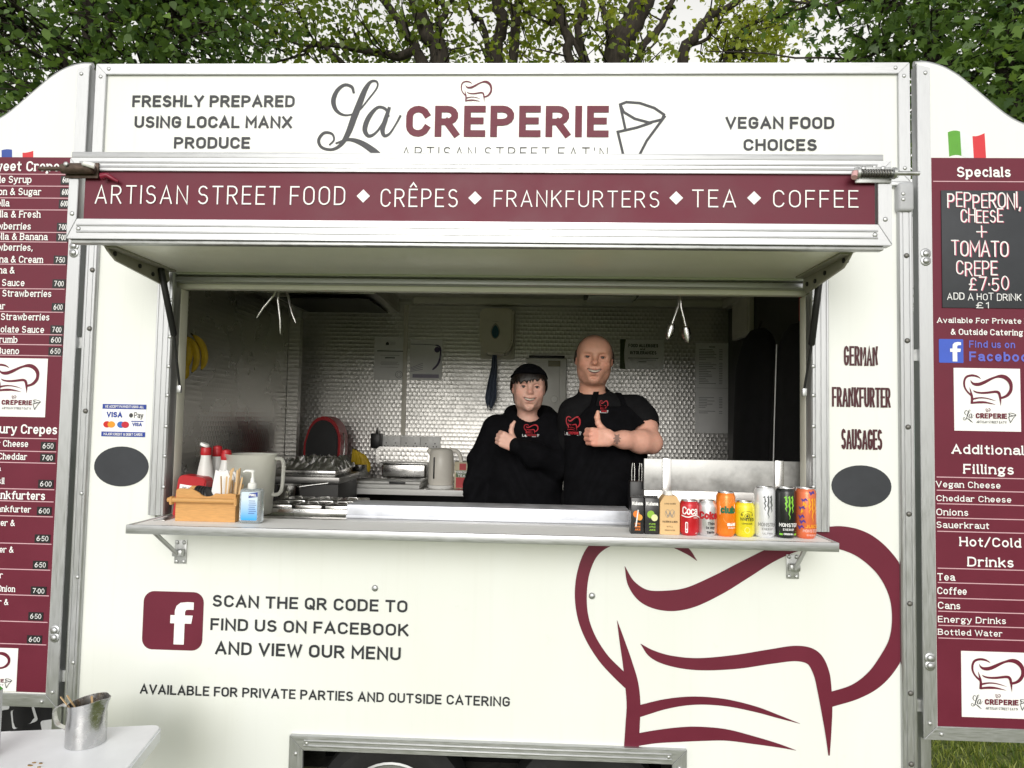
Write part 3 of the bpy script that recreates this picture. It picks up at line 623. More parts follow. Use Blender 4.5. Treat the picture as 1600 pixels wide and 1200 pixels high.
# side channels under the hatch and gas struts
for sx, x in ((1, -1.372), (-1, .932)):
    br = prism('hatch_channel', [(FY + .045, 2.2675), (-.035, 2.2675), (-.025, 2.235), (-.055, 2.206), (FY + .105, 2.232), (FY + .06, 2.255)], 'x', x - .004, x + .004, pm('beige_channel', (.34, .33, .28), .5, .2), T)
    prism('hatch_channel_flange', [(FY + .05, 2.2675), (-.04, 2.2675), (-.04, 2.261), (FY + .05, 2.261)], 'x', min(x + sx * .0045, x + sx * .034), max(x + sx * .0045, x + sx * .034), pm('beige_channel', (1, 1, 1)), T)
    for y_, z_ in ((-.36, 2.252), (-.22, 2.243), (-.14, 2.232), (-.07, 2.236)):
        bb = lathe('bolt_head', [(.008, 0), (.008, .004), (.004, .006)], BLACK, br, 8, M=Matrix.Translation((x - sx * .004, y_, z_)) @ Matrix.Rotation(R(-90 * sx), 4, 'Y'))
        bb2 = lathe('bolt_head', [(.008, 0), (.008, .004), (.004, .006)], BLACK, br, 8, M=Matrix.Translation((x + sx * .004, y_, z_)) @ Matrix.Rotation(R(90 * sx), 4, 'Y'))
    if sx > 0: tp, md, bt = at(251, 418, -.105), at(272, 525, -.045), at(281, 607, -.002)
    else: tp, md, bt = at(1281, 432, -.105), at(1268, 540, -.045), at(1256, 612, -.002)
    st = tube('gas_strut', [tp, tp.lerp(md, .03), md.lerp(tp, .02), md], [.008, .0115, .0115, .008], BLACK, T, 12)
    tube('strut_rod', [md.lerp(tp, .02), bt], .0045, BLACK, st, 8)
    box('strut_eye', bt.x - .008, bt.x + .008, bt.y - .010, bt.y + .004, bt.z - .016, bt.z + .012, ALUD, st, .003)
# spring bolts on the fascia ends
def spring_bolt(cx, cz, s, m, handle, hcol):
    y = FY - .004; b_ = box('latch_plate', cx - .052, cx + .052, y - .006, y - .0004, cz - .024, cz + .024, m, T, .002)
    lathe('latch_barrel', [(.015, -.052), (.015, .045), (.012, .047)], m, b_, 16, M=Matrix.Translation((cx, y - .019, cz)) @ Matrix.Rotation(R(90), 4, 'Y')) if s > 0 else None
    if s < 0:
        pts = []
        for k in range(12 * 12 + 1):
            an = 2 * math.pi * k / 12; pts.append((cx - .046 + .092 * k / 144, y - .019 - .0100 * math.sin(an), cz + .0100 * math.cos(an)))
        tube('latch_spring', pts, .0022, DARKM, b_, 5)
        for e in (-.052, .052): lathe('latch_collar', [(.017, -.004), (.017, .004)], m, b_, 16, M=Matrix.Translation((cx + e, y - .019, cz)) @ Matrix.Rotation(R(90), 4, 'Y'))
    tube('latch_bar', [(cx + s * .05, y - .019, cz), (cx - s * .125, y - .019, cz)], .0065, m, b_, 10)
    tube('latch_handle', [(cx + s * .05, y - .019, cz + .002), (cx + s * .062, y - .024, cz - .002), (cx + s * .068, y - .034, cz - .018)] if s < 0 else [(cx + .028, y - .036, cz + .010), (cx + .052, y - .040, cz + .004), (cx + .06, y - .036, cz + .002)], [.007, .009, .0085], hcol, b_, 10)
    for ex in (-.028, .028): stud(RIVA, (cx + ex, y - .0375 if s > 0 else y - .0062, cz + (.008 if s > 0 else .019)), b_, 'screw')
    return b_
RUST = pm('rusted_latch', (.10, .07, .055), .6, .5, var=.35, scale=60, bump=.3)
c = at(131, 268, FY); bl = spring_bolt(c.x, c.z, 1, RUST, 0, WPLAS)
q0 = at(160, 276, FY - .012); tube('latch_tag', [q0, q0 + Vector((.018, -.004, .003)), q0 + Vector((.036, 0, -.008)), q0 + Vector((.048, .004, -.014))], [.012, .008, .006, .004], pm('red_tape', (.20, .008, .03), .4), bl, 8)
c = at(1362, 275, FY); spring_bolt(c.x, c.z, -1, ALUD, 0, pm('pink_grip', (.62, .36, .36), .5))
# ------------------------------------------------------------------ serving shelf with folding brackets
SZ = 1.372; SX0, SX1, SYF = -1.357, .957, -.25
sh = box('serving_shelf', SX0 + .012, SX1 - .012, SYF + .013, -.0235, SZ - .024, SZ, pm('white_laminate', (.90, .90, .89), .60, var=.04, scale=5, spec=.25), T)
box('shelf_edge', SX0, SX1, SYF, SYF + .0125, SZ - .027, SZ + .002, ALU, T, .0015)
for x0 in (SX0, SX1 - .0115): box('shelf_edge', x0, x0 + .0115, SYF + .0128, -.024, SZ - .027, SZ + .002, ALU, T, .0015)
box('shelf_hinge', OXL + .046, OXR - .046, -.023, .034, SZ - .012, SZ + .0005, STEELB, T, .001)
for x in (SX0 + .05, SX1 - .05): box('shelf_corner_plate', x - .02, x + .02, -.14, -.03, SZ + .0004, SZ + .0024, STEELB, T, .0006)
for px, py in ((283, 862), (1238, 885)):
    c = at(px, py, 0); b_ = box('bracket_plate', c.x - .022, c.x + .022, -.005, -.0006, c.z - .042, c.z + .042, ALUD, T, .001)
    box('bracket_knuckle', c.x - .018, c.x + .018, -.032, -.0052, c.z - .012, c.z + .012, ALUD, b_, .004)
    tube('bracket_arm', [(c.x, -.026, c.z - .004), (c.x - .016, -.17, SZ - .028)], .0075, ALUD, b_, 8)
    for dx in (-.013, .013):
        for dz in (-.034, .034): stud(RIVA, (c.x + dx, -.0048, c.z + dz), b_, 'screw')
# ------------------------------------------------------------------ menu boards beside the trailer
DMAR = MAROON
def board(left):
    s = -1 if left else 1
    if left: lab = 'tall maroon menu board of sweet crepes and frankfurters, left of the trailer'
    else: lab = 'tall maroon menu board with a chalkboard and drinks list, right of the trailer'
    E0 = -1.722 if left else 1.340; E1 = E0 + s * .80; ZB = .672; Y0, Y1 = -.006, .022
    r = thing('menu_board', lab, 'menu board', ((E0 + E1) / 2, .01, 0), 'menu boards flanking the trailer')
    top = [(0, 3.062), (.04, 3.062), (.095, 3.046), (.150, 3.013), (.205, 2.966), (.265, 2.912), (.325, 2.862), (.385, 2.832), (.46, 2.818), (.60, 2.815), (.80, 2.815)]
    curve = [tuple(p) for p in crom(top, 4)]
    outline = [(E0 + s * .004, ZB + .004)] + [(E0 + s * max(.004, min(.796, x)), z - .004) for x, z in curve] + [(E1 - s * .004, ZB + .004)]
    pn = prism('board_panel', outline, 'y', Y0, Y1, CREAM, r)
    edge = [(E0 + s * x, Y0 + .014, z) for x, z in curve]
    tube('top_edging', edge, .011, ALU, r, 8)
    FW = .047
    prism('frame_rail', [(E0, ZB), (E0 + s * FW, ZB + FW), (E0 + s * FW, 3.040), (E0, 3.052)], 'y', Y0 - .006, Y1 + .006, ALUV, r, .0015)
    prism('frame_rail', [(E0 + s * .0008, ZB), (E1 - s * .0008, ZB), (E1 - s * FW, ZB + FW - .001), (E0 + s * (FW + .001), ZB + FW - .001)], 'y', Y0 - .006, Y1 + .006, ALU, r, .0015)
    prism('frame_rail', [(E1, ZB), (E1, 2.80), (E1 - s * FW, 2.80), (E1 - s * FW, ZB + FW)], 'y', Y0 - .006, Y1 + .006, ALUV, r, .0015)
    # leg post that carries the board, hidden behind the lower frame
    for x in (E0 + s * .03, E1 - s * .03): box('post', x - .018, x + .018, Y1 + .007, Y1 + .04, 0, 1.6, ALUV, r, .002)
    zt = at(1500, 248, 0).z if not left else at(60, 247, 0).z; zbm = at(1500, 1139, 0).z if not left else at(60, 1087, 0).z
    if left: zbm = ZB + FW + .004
    xi = E0 + s * (FW + .002); xo = E1 - s * (FW + .002)
    X0, X1 = min(xi, xo), max(xi, xo); YP = Y0 - .0022
    pr = box('menu_print', X0, X1, YP, Y0 - .0002, zbm, zt, DMAR, r)
    box('frame_bead', min(xi - s * .004, xi - s * .0003), max(xi - s * .004, xi - s * .0003), YP - .0005, Y0 - .0002, zbm, 2.78, WPLAS, r)
    for (z, d) in ((at(*((1440, 403)), 0).z, 0), (at(1443, 1032, 0).z, 1)):
        zz = [z + .013, z - .013] if not left else [z + .013, z - .013]
        for q in zz:
            stud(WASH, (E0 + s * .024, Y0 - .006, q), r, 'washer'); stud(RIVB, (E0 + s * .024, Y0 - .0082, q), r, 'bolt')
    for q in ((.012, .055), (.05, .02)): stud(RIVA, (E0 + s * q[0] if False else E0 + s * (q[0] + .01), Y0 - .006, ZB + q[1]), r, 'screw')
    stud(RIVA, (E0 + s * .03, Y0 - .006, 3.02), r, 'screw')
    for z in (.78, 2.0): box('board_bracket', E0 - s * .022 if s > 0 else E0, E0 if s > 0 else E0 + .022, .004, .02, z - .02, z + .02, ALUD, r)
    return r, pr, X0, X1, YP
def rule(parent, X0, X1, z, YP): P = Print(on_y(YP - .0008)); quad(P, X0 + .006, X1 - .006, z - .0016, z + .0016); P.build('rule_line', PINKL, parent)
# right board
r, pr, X0, X1, YP = board(False)
PINKL = pm('print_rule', (.62, .38, .42), .5)
for y in (285, 746.4, 767, 788, 810, 831, 888.6, 911, 935, 955.7, 977.7, 997.5): rule(pr, X0, X1, at(1530, y, 0).z, YP)
BREE = dict(style='slab', sp=.11)
for t_, a, b, w in (('Specials', (1492.5, 262), (1576, 278.5), .19), ('Available For Private Hire', (1461.7, 496.5), (1622, 507), .17), ('& Outside Catering', (1483, 514), (1595, 525), .17),
                 ('Additional', (1484.6, 694), (1596.6, 711), .18), ('Fillings', (1502.6, 724.5), (1581, 741.5), .18), ('Vegan Cheese', (1460, 751), (1560, 763), .16), ('Cheddar Cheese', (1460.7, 773), (1577, 785), .16),
                 ('Onions', (1460.7, 794), (1510, 805.5), .16), ('Sauerkraut', (1460.7, 814), (1542.6, 826), .16), ('Hot/Cold', (1496.7, 838), (1592, 855), .18), ('Drinks', (1509, 869), (1581, 886), .18),
                 ('Tea', (1462, 894.5), (1489, 906.5), .16), ('Coffee', (1462, 916), (1508, 928.5), .16), ('Cans', (1463, 939), (1498, 951), .16), ('Energy Drinks', (1463, 961), (1569, 974), .16), ('Bottled Water', (1463, 981), (1563, 993.5), .16)):
    wtext(t_, a, b, 0, WVINYL, pr, w * .86, Ys=YP, lift=.001, **BREE)
for y in (757, 779, 800, 820, 901, 922.5, 945, 967, 987):
    z = at(1600, y, 0).z; x = at(1599, y, 0).x; box('price_sticker', x, x + .06, YP - .0016, YP - .0002, z - .019, z + .019, BLACK, pr)
a = at(1467.5, 299, 0); b = at(1600, 483, 0)
cb = box('chalkboard', a.x, a.x + .40, YP - .004, YP - .0003, b.z, a.z, SLATE, pr, .001)
for t_, a, b, pink, w in (('PEPPERONI,', (1476, 303), (1590, 327.5), 1, .085), ('CHEESE', (1496.7, 328.5), (1562.5, 350), 1, .085), ('+', (1521, 354), (1538, 376), 1, .09), ('TOMATO', (1482, 377), (1571, 402), 1, .085),
                       ('CREPE', (1489.6, 408), (1554, 431.5), 1, .085), ('\u00a37\u00b750', (1509.6, 434), (1571.7, 456), 1, .09), ('ADD A HOT DRINK FOR', (1476, 459), (1622, 471.5), 0, .12), ('\u00a31', (1521, 473), (1541.7, 483), 0, .12)):
    if pink: wtext(t_, (a[0] + 1.6, a[1] + .6), (b[0] + 1.6, b[1] + .6), 0, CHALKP, cb, w * 1.15, Ys=YP - .004, lift=.0006, sp=.12, jit=.075)
    wtext(t_, a, b, 0, CHALKW, cb, w, Ys=YP - .004, lift=.0022, sp=.12, jit=.075)
a = at(1464.6, 530, 0); b = at(1503, 567.5, 0)
fbq = prism('social_badge', rrect(a.x, b.x, b.z, a.z, .003, 2), 'y', YP - .0012, YP, FBBLUE, pr); W = b.x - a.x; H = a.z - b.z
P = Print(on_y(YP - .0022)); ux = lambda u: a.x + u * W; uz = lambda v: b.z + v * H
P.poly([(ux(x), uz(z)) for x, z in ((.55, .06), (.74, .06), (.74, .46), (.87, .46), (.89, .60), (.74, .60), (.74, .70), (.78, .745), (.9, .75), (.9, .87), (.76, .88), (.63, .85), (.56, .77), (.55, .60), (.45, .60), (.45, .46), (.55, .46))]); P.build('badge_letter', WVINYL, fbq)
wtext('Find us on', (1511.7, 532.5), (1583, 544.5), 0, PERI, pr, .15, Ys=YP, lift=.001, sp=.16); wtext('Facebook', (1511.7, 549.5), (1617, 566), 0, PERI, pr, .19, Ys=YP, lift=.001, sp=.14)
a = at(1487.5, 575, 0); b = at(1592.5, 674.6, 0); logo_card(pr, a.x, b.x, b.z, a.z, YP - .0004)
a = at(1499, 1015.5, 0); b = at(1612, 1122, 0); logo_card(pr, a.x, b.x, b.z, a.z, YP - .0004)
# little flag stickers above the prints
def flag(parent, pa, pb, cols, Y):
    a = at(*pa, 0); b = at(*pb, 0); W = b.x - a.x; H = a.z - b.z
    for k, c in enumerate(cols):
        pts = []
        us = [(k + t / 4) / 3 for t in range(5)]
        wave = lambda u: .10 * H * math.sin(u * 6.0 + .4)
        pts = [(a.x + u * W + .0, b.z + wave(u) + .05 * H) for u in us] + [(a.x + u * W - .03 * W, a.z - .1 * H + wave(u)) for u in us[::-1]]
        P = Print(on_y(Y - .0006)); P.poly(pts); P.build('flag_sticker', c, parent)
FLG, FLW, FLR, FLB = pm('flag_green', (.10, .34, .03), .5), pm('flag_white', (.72, .76, .78), .5), pm('flag_red', (.62, .03, .04), .5), pm('flag_blue', (.03, .07, .33), .5)
flag(r, (1481, 205), (1539, 250), (FLG, FLW, FLR), -.006)
# left board
r, pr, X0, X1, YP = board(True)
flag(r, (6, 234), (54, 262), (FLB, FLW, FLR), -.006)
for y, x in ((273.5, 60), (292, 60), (310.6, 60), (329, 60), (364, 60), (379, 60), (414, 60), (452, 60), (488, 60), (523, 60), (539, 60), (556, 60), (685, 50), (705, 50), (723, 50), (764, 50), (783, 50), (806, 40), (848.6, 40), (889, 40), (929, 40), (970, 30), (1005, 30)): rule(pr, X0, X1, at(x, y, 0).z, YP)
for t_, xr, yc, cap, w in (('Sweet Crepes', 105, 261.5, 16.5, .18), ('Maple Syrup', 52, 282, 12, .16), ('Lemon & Sugar', 67, 301, 12, .16), ('Nutella', 17.6, 318.5, 12, .16), ('Nutella & Fresh', 66, 336, 12, .16), ('Strawberries', 51, 354.6, 12, .16), ('Nutella & Banana', 77, 371, 12, .16),
                 ('Strawberries,', 54, 387.6, 12, .16), ('Banana & Cream', 70, 406.5, 12, .16), ('Banana &', 26, 423, 12, .16), ('Chocolate Sauce', 41, 442.6, 12, .16), ('& Strawberries', 83, 459.5, 12, .16), ('Sugar', 11, 478.5, 12, .16), ('& Strawberries', 80, 496, 12, .16),
                 ('Chocolate Sauce', 71.5, 515.5, 12, .16), ('Crumb', 30, 531, 12, .16), ('Bueno', 33, 548.5, 12, .16), ('Savoury Crepes', 92, 671, 16.5, .18), ('Cheddar Cheese', 47, 693, 12, .16), ('Cheddar', 45, 713, 12, .16), ('Tomato &', 5, 730, 12, .16), ('Basil', 10, 750.6, 12, .16),
                 ('Frankfurters', 73, 774, 15, .18), ('Frankfurter', 51, 795, 12, .16), ('Frankfurter &', 26, 816, 12, .16), ('Frankfurter &', 24, 857.5, 12, .16), ('Frankfurter', 7, 897, 12, .16), ('& Onion', 26.6, 918.6, 12, .16), ('Frankfurter &', 16, 939, 12, .16)):
    wtext(t_, (xr - 60, yc - cap / 2), (xr, yc + cap / 2 - .5), 0, WVINYL, pr, w * .86, Ys=YP, lift=.001, keep=.99, **BREE)
for t_, x0, x1, yc in (('6\u00b700', 98, 122, 283), ('6\u00b700', 97, 121, 302), ('6\u00b700', 95, 119, 320), ('7\u00b700', 92, 113, 356), ('7\u00b700', 91, 112, 372), ('7\u00b750', 87, 108, 407), ('7\u00b700', 85, 106, 444), ('6\u00b700', 84, 105.6, 481), ('7\u00b700', 82, 103, 515.6), ('6\u00b700', 80, 101.6, 532), ('6\u00b750', 79, 101, 549.5),
                     ('6\u00b750', 67, 89, 697), ('7\u00b700', 66, 88, 715), ('6\u00b700', 63, 86, 756), ('6\u00b700', 61, 83, 798), ('6\u00b750', 57.5, 81, 841), ('6\u00b750', 54.6, 77, 882), ('7\u00b700', 51.5, 75, 922), ('6\u00b750', 47.6, 70, 962), ('6\u00b700', 45.5, 68, 998)):
    a = at(x0, yc - 6.8, 0); b = at(x1, yc + 6.8, 0)
    x_1 = min(b.x, X1 - .002); ps = box('price_sticker', a.x, x_1, YP - .0016, YP - .0002, b.z, a.z, BLACK, pr)
    Pp = Print(on_y(YP - .0026)); Pp.text(t_, a.x + .008, x_1 - .006, b.z + .006, a.z - .006, .12, sp=.1, jit=.04); Pp.build('lettering', CHALKW, ps)
a = at(-40, 559, 0); b = at(73, 652, 0); logo_card(pr, b.x - .245, b.x, b.z, a.z, YP - .0004)
a = at(-40, 1009.5, 0); b = at(28, 1079, 0); logo_card(pr, b.x - .22, b.x, b.z, a.z, YP - .0004)
# ------------------------------------------------------------------ drinks lined up on the shelf
SY = -.150
def cyl_map(cx, cy, r, z0):
    return lambda u, v, l: (cx + (r + .0007 + l) * math.sin(u / r), cy - (r + .0007 + l) * math.cos(u / r), z0 + v)
def can(px, h, r, m, label, draw=None, py=837):
    c = at(px, py, SY); x = c.x; z0 = SZ + .0004
    o = thing('drink_can', label, 'drink can', (x, SY, z0), 'drinks on display along the serving shelf')
    lathe('can_body', [(r * .70, .004), (r * .74, 0), (r * .80, .0015), (r * .97, .009), (r, .014), (r, h - .018), (r * .97, h - .013), (r * .82, h - .0035)], m, o, 40, (x, SY, z0), angle=60)
    lathe('can_lid', [(r * .815, h - .0042), (r * .83, h - .001), (r * .80, h), (r * .77, h - .001), (r * .755, h - .0045), (.003, h - .0048)], pm('can_lid', (.62, .62, .62), .25, 1.0), o, 40, (x, SY, z0), angle=60)
    prism('ring_pull', arc2(x, SY - .006, .008, .011, 0, 345, 14), 'z', z0 + h - .0044, z0 + h - .0030, pm('can_lid', (1, 1, 1)), o)
    f = cyl_map(x, SY, r, z0)
    if draw: draw(o, f, r, h)
    return o
def pr_(o, f, m, fn, name='printing'):
    P = Print(f); fn(P); P.build(name, m, o)
def claw(P, u, v0, v1, s):
    H = v1 - v0; rr = random.Random(3)
    for k, (du, low) in enumerate(((-.0085, .34), (0, .0), (.0085, .28))):
        top = (u + du * s - .003, v1); pts = [(u + du * s - .004 * s, v1 - .004, .0022), (u + du * s, v1, .0034), (u + du * s + .001, v1 - H * .15, .0042)]
        n = 7
        for i in range(1, n + 1): t = i / n; pts.append((u + du * s + .0022 * math.sin(i * 2.1 + k) + .001, v1 - H * (.15 + (.85 - low) * t), .0046 * (1 - t) ** .6 + .0004))
        P.ribbon([(p[0], p[1]) for p in pts], [p[2] * s for p in pts], False)
WPR, KPR = WVINYL, INK
def d_coke(o, f, r, h):
    pr_(o, f, WPR, lambda P: (P.text('Coca', -.030, .022, .070, .096, .15, sp=.0), P.ribbon([tuple(p) for p in crom([(-.03, .066), (-.01, .062), (.012, .068), (.034, .060)], 5)], .0035)))
    pr_(o, f, WPR, lambda P: (P.poly(rrect(-.019, -.010, .010, .046, .003, 3)), P.text('330ml', .008, .022, .058, .062, .15), P.text('ml', .014, .022, .008, .012, .15)))
    pr_(o, lambda u, v, l: f(u, v, l + .0005), REDP, lambda P: (P.text('O', -.0165, -.0125, .014, .020, .2), P.text('I', -.0155, -.0135, .024, .042, .2)))
def d_diet(o, f, r, h):
    pr_(o, f, REDP, lambda P: P.text('Coke', -.034, .030, .056, .082, .26, 'slab', sp=.05))
    pr_(o, f, KPR, lambda P: (P.text('This', -.005, .018, .038, .047, .24), P.text('is my', -.010, .019, .025, .034, .24), P.text('taste', -.008, .018, .010, .019, .24)))
def d_club(o, f, r, h):
    pr_(o, f, WPR, lambda P: (P.poly([(-.0265, .072), (.027, .078), (.026, .106), (-.0255, .100)]), P.text('ORANGE', -.003, .026, .036, .046, .24, sp=.1), P.text('SPARKLING', .0, .026, .028, .032, .2)))
    pr_(o, lambda u, v, l: f(u, v, l + .0008), pm('print_green', (.01, .13, .06), .4), lambda P: P.text('club', -.024, .025, .077, .101, .24, sp=.04))
    pr_(o, f, pm('print_paleorange', (.80, .36, .10), .4), lambda P: (P.ribbon(arc2(.004, .07, .020, .026, 200, 330, 10), .0014), P.ribbon([tuple(p) for p in crom([(-.02, .108), (-.005, .122), (.004, .110), (.016, .126), (.024, .114)], 4)], .0012), P.text('1', .01, .012, .12, .13, .2)))
def d_yellow(o, f, r, h):
    pr_(o, f, pm('print_darkolive', (.05, .05, .01), .5), lambda P: (P.text('WHITES', -.023, .023, .054, .065, .18, sp=.1), P.text('LEMONADE', -.017, .017, .043, .048, .16), P.ribbon(arc2(0, .070, .021, .016, 20, 160, 12), .0012), P.ribbon(arc2(0, .070, .008, .008, 0, 360, 14), .0016), P.poly(arc2(0, .070, .004, .004, 0, 330, 10)), P.text('R', -.019, -.014, .070, .076, .2), P.text('S', .014, .019, .070, .076, .2)))
    pr_(o, f, pm('print_paleyellow', (.85, .80, .30), .4), lambda P: (P.ribbon(arc2(0, .024, .008, .009, 0, 360, 14), .0014), P.ribbon([(-.02, .036), (.02, .036)], .001), P.ribbon([(-.026, .09), (.026, .09)], .0016)))
def d_mon(mc, mt, sub):
    def d(o, f, r, h):
        pr_(o, f, mc, lambda P: claw(P, .001, .062, .136, 1.22))
        pr_(o, f, mt, lambda P: (P.text('MONSTER', -.031, .031, .038, .050, .17, sp=.1), P.text('ENERGY', -.018, .018, .026, .033, .16, sp=.25), P.text(sub, -.016, .016, .012, .018, .18)))
        if sub == 'ORIGINAL': pr_(o, f, mc, lambda P: (P.ribbon([(-.030, .0135), (-.019, .0135)], .006, False), P.ribbon([(.019, .0135), (.030, .0135)], .006, False), P.ribbon([(-.03, .022), (.03, .022)], .0012, False)))
    return d
def d_juice(o, f, r, h):
    pr_(o, f, pm('print_violet', (.09, .05, .28), .4), lambda P: [P.poly([(x, z), (x + .016, z + .006), (x + .010, z + .016), (x + .002, z + .010), (x - .006, z + .014)]) for x, z in ((-.030, .064), (-.026, .048), (-.028, .092), (-.02, .118), (-.032, .030), (.004, .142))])
    pr_(o, f, pm('print_amber', (.85, .38, .02), .4), lambda P: (claw(P, .010, .054, .130, 1.2), P.text('JUICE', -.012, .032, .036, .047, .2, sp=.1), [P.poly([(x, z), (x + .008, z + .008), (x + .001, z + .018)]) for x, z in ((-.014, .1), (-.02, .106), (-.026, .082))]))
    pr_(o, f, pm('print_palepink', (.75, .42, .36), .4), lambda P: (P.text('MONSTER', -.020, .030, .022, .032, .2, sp=.1), P.text('ENERGY', -.008, .024, .010, .016, .2)))
can(1076.5, .1155, .0325, pm('can_red', (.55, .010, .020), .28, .25, coat=.4), 'red cola can with white script, beside the kraft carton', d_coke, 834)
can(1104.5, .1155, .0325, pm('can_silver', (.66, .66, .67), .30, .75, coat=.3), 'silver cola can with red lettering, left of the orange can', d_diet, 835)
can(1133.5, .1455, .0315, pm('can_orange', (.83, .21, .012), .28, .2, coat=.4), 'tall orange soda can with a white and green name', d_club, 836)
can(1163, .1155, .0330, pm('can_yellow', (.78, .68, .02), .28, .25, coat=.4), 'short yellow lemonade can between the orange and white cans', d_yellow, 837)
can(1194.5, .1650, .0340, pm('can_white', (.74, .75, .78), .30, .35, coat=.3), 'tall white energy drink can with grey claw mark', d_mon(pm('print_silver', (.16, .17, .18), .3, .5), INKG, 'ULTRA'), 838)
can(1227, .1650, .0340, pm('can_black', (.012, .014, .013), .28, .3, coat=.4), 'tall black energy drink can with green claw mark', d_mon(pm('print_lime', (.22, .58, .05), .4), WPR, 'ORIGINAL'), 839)
can(1258.5, .1650, .0335, pm('can_coral', (.72, .16, .06), .30, .25, coat=.3), 'tall coral energy drink can with amber claw mark, last on the shelf', d_juice, 840)
# cartons
def carton(px0, px1, h, m, label, fruit, words_, fm):
    a = at(px0, 834, SY); b = at(px1, 834, SY); z0 = SZ + .0004; x0, x1 = a.x, b.x; y0, y1 = SY - .012, SY + .035
    o = thing('juice_carton', label, 'carton', ((x0 + x1) / 2, SY, z0), 'drinks on display along the serving shelf')
    cb_ = box('carton_box', x0, x1, y0, y1, z0, z0 + h, m, o, .0015)
    box('top_seam', x0 + .001, x1 - .001, (y0 + y1) / 2 - .002, (y0 + y1) / 2 + .002, z0 + h, z0 + h + .006, m, o)
    W = x1 - x0; f = on_y(y0 - .0008)
    pr_(o, f, WPR, lambda P: P.text('Kulana', x0 + .08 * W, x1 - .08 * W, z0 + .80 * h, z0 + .90 * h, .2, sp=.1))
    for k, (cx, cz, rr_) in enumerate(((.42, .55, .26), (.68, .46, .23))):
        pr_(o, on_y(y0 - .0008 - .0003 * k), fm[k], lambda P: P.poly(arc2(x0 + cx * W, z0 + cz * h, rr_ * W, rr_ * W * 1.05, 0, 345, 18)))
    pr_(o, f, fm[0], lambda P: [P.text(t, x0 + .3 * W, x1 - .25 * W, z0 + (.26 - .08 * k) * h, z0 + (.31 - .08 * k) * h, .2) for k, t in enumerate(words_)])
    if fruit == 'orange':
        tube('straw', [(x0 + .55 * W, y0 - .004, z0 + .08), (x0 + .38 * W, y0 - .004, z0 + .025)], .0026, WPLAS, o, 8)
BCART = pm('carton_black', (.014, .014, .015), .35, coat=.3)
carton(985, 1004.5, .119, BCART, 'black juice carton printed with an orange, at the end of the drinks row', 'orange', ('PURE', 'ORANGE', 'JUICE'), (pm('fruit_orange', (.75, .20, .02), .4), pm('fruit_orange2', (.82, .33, .05), .4)))
carton(1006.5, 1028.5, .119, BCART, 'black juice carton printed with green apples', 'apple', ('PURE', 'APPLE', 'JUICE'), (pm('fruit_apple', (.25, .46, .04), .4), pm('fruit_flesh', (.68, .70, .36), .4)))
a = at(1030, 835, SY); b = at(1061, 835, SY); z0 = SZ + .0004; W = b.x - a.x
o = thing('water_carton', 'kraft brown water carton with a white screw cap', 'carton', ((a.x + b.x) / 2, SY, z0), 'drinks on display along the serving shelf')
KRAFT = pm('kraft_card', (.66, .44, .21), .6, var=.05)
prism('carton_box', [(a.x, z0), (b.x, z0), (b.x, z0 + .105), (b.x - .011, z0 + .128), (a.x + .014, z0 + .128), (a.x, z0 + .105)], 'y', SY - .012, SY + .045, KRAFT, o, .0015)
lathe('screw_cap', [(.014, 0), (.014, .012), (.012, .014)], WPLAS, o, 24, ((a.x + b.x) / 2, SY + .018, z0 + .1282))
f = on_y(SY - .0132)
pr_(o, f, pm('print_brown', (.10, .06, .03), .6), lambda P: (P.text('LOVE WATER', a.x + .22 * W, b.x - .22 * W, z0 + .100, z0 + .105, .16), P.text('WATER IN A BOX', a.x + .12 * W, b.x - .12 * W, z0 + .040, z0 + .046, .2), P.text('STILL', a.x + .34 * W, b.x - .34 * W, z0 + .025, z0 + .029, .18), P.text('SPRING WATER', a.x + .24 * W, b.x - .24 * W, z0 + .013, z0 + .017, .16)))
pr_(o, f, INKG, lambda P: (P.text('W', a.x + .28 * W, b.x - .28 * W, z0 + .058, z0 + .078, .12), [P.ribbon(arc2(a.x + (.38 + .24 * k) * W, z0 + .07, .008, .013, 0, 360, 12), .0009) for k in (0, 1)]))
# ------------------------------------------------------------------ left end of the shelf
WOOD = pm('bamboo', (.56, .30, .10), .45, var=.16, scale=10, stretch=(3, 12, 40), bump=.05)
a = at(273, 816, -.135); b = at(367, 817, -.135); z0 = SZ + .0004; x0, x1 = a.x, b.x; yf, yb = -.135, -.035; h = .106
o = thing('wooden_caddy', 'bamboo condiment caddy with a dowel handle on the shelf', 'caddy', ((x0 + x1) / 2, (yf + yb) / 2, z0), )
fr = [(x0, z0), (x1, z0), (x1, z0 + h * .90), (x1 - .02, z0 + h * .93), (x1 - .05, z0 + h * .90)] + [(x0 + .11 + .03 * math.cos(R(t)), z0 + h * .98 - .018 * math.sin(R(t))) for t in range(20, 170, 20)] + [(x0 + .055, z0 + h * 1.05), (x0 + .01, z0 + h * 1.06), (x0, z0 + h)]
prism('front_panel', fr, 'y', yf, yf + .009, WOOD, o, .001); prism('back_panel', fr, 'y', yb - .009, yb, WOOD, o, .001)
for x in (x0 + .0002, x1 - .0092): box('side_panel', x, x + .009, yf + .0092, yb - .0092, z0, z0 + h * .88, WOOD, o, .001)
box('base_panel', x0 + .0095, x1 - .0095, yf + .0093, yb - .0093, z0, z0 + .008, WOOD, o)
zc = z0 + .074
for x in (x0 - .012, x1 + .002): prism('handle_lug', [(x, zc - .016), (x + .010, zc - .016)] + [(x + .010, zc + .012), (x, zc + .012)], 'y', yf - .022, yf - .0006, WOOD, o, .002)
tube('handle_dowel', [(x0 - .020, yf - .013, zc), (x1 + .008, yf - .013, zc)], .0085, WOOD, o, 14)
rr = random.Random(8); BIRCH = pm('birch', (.62, .42, .22), .6, var=.1)
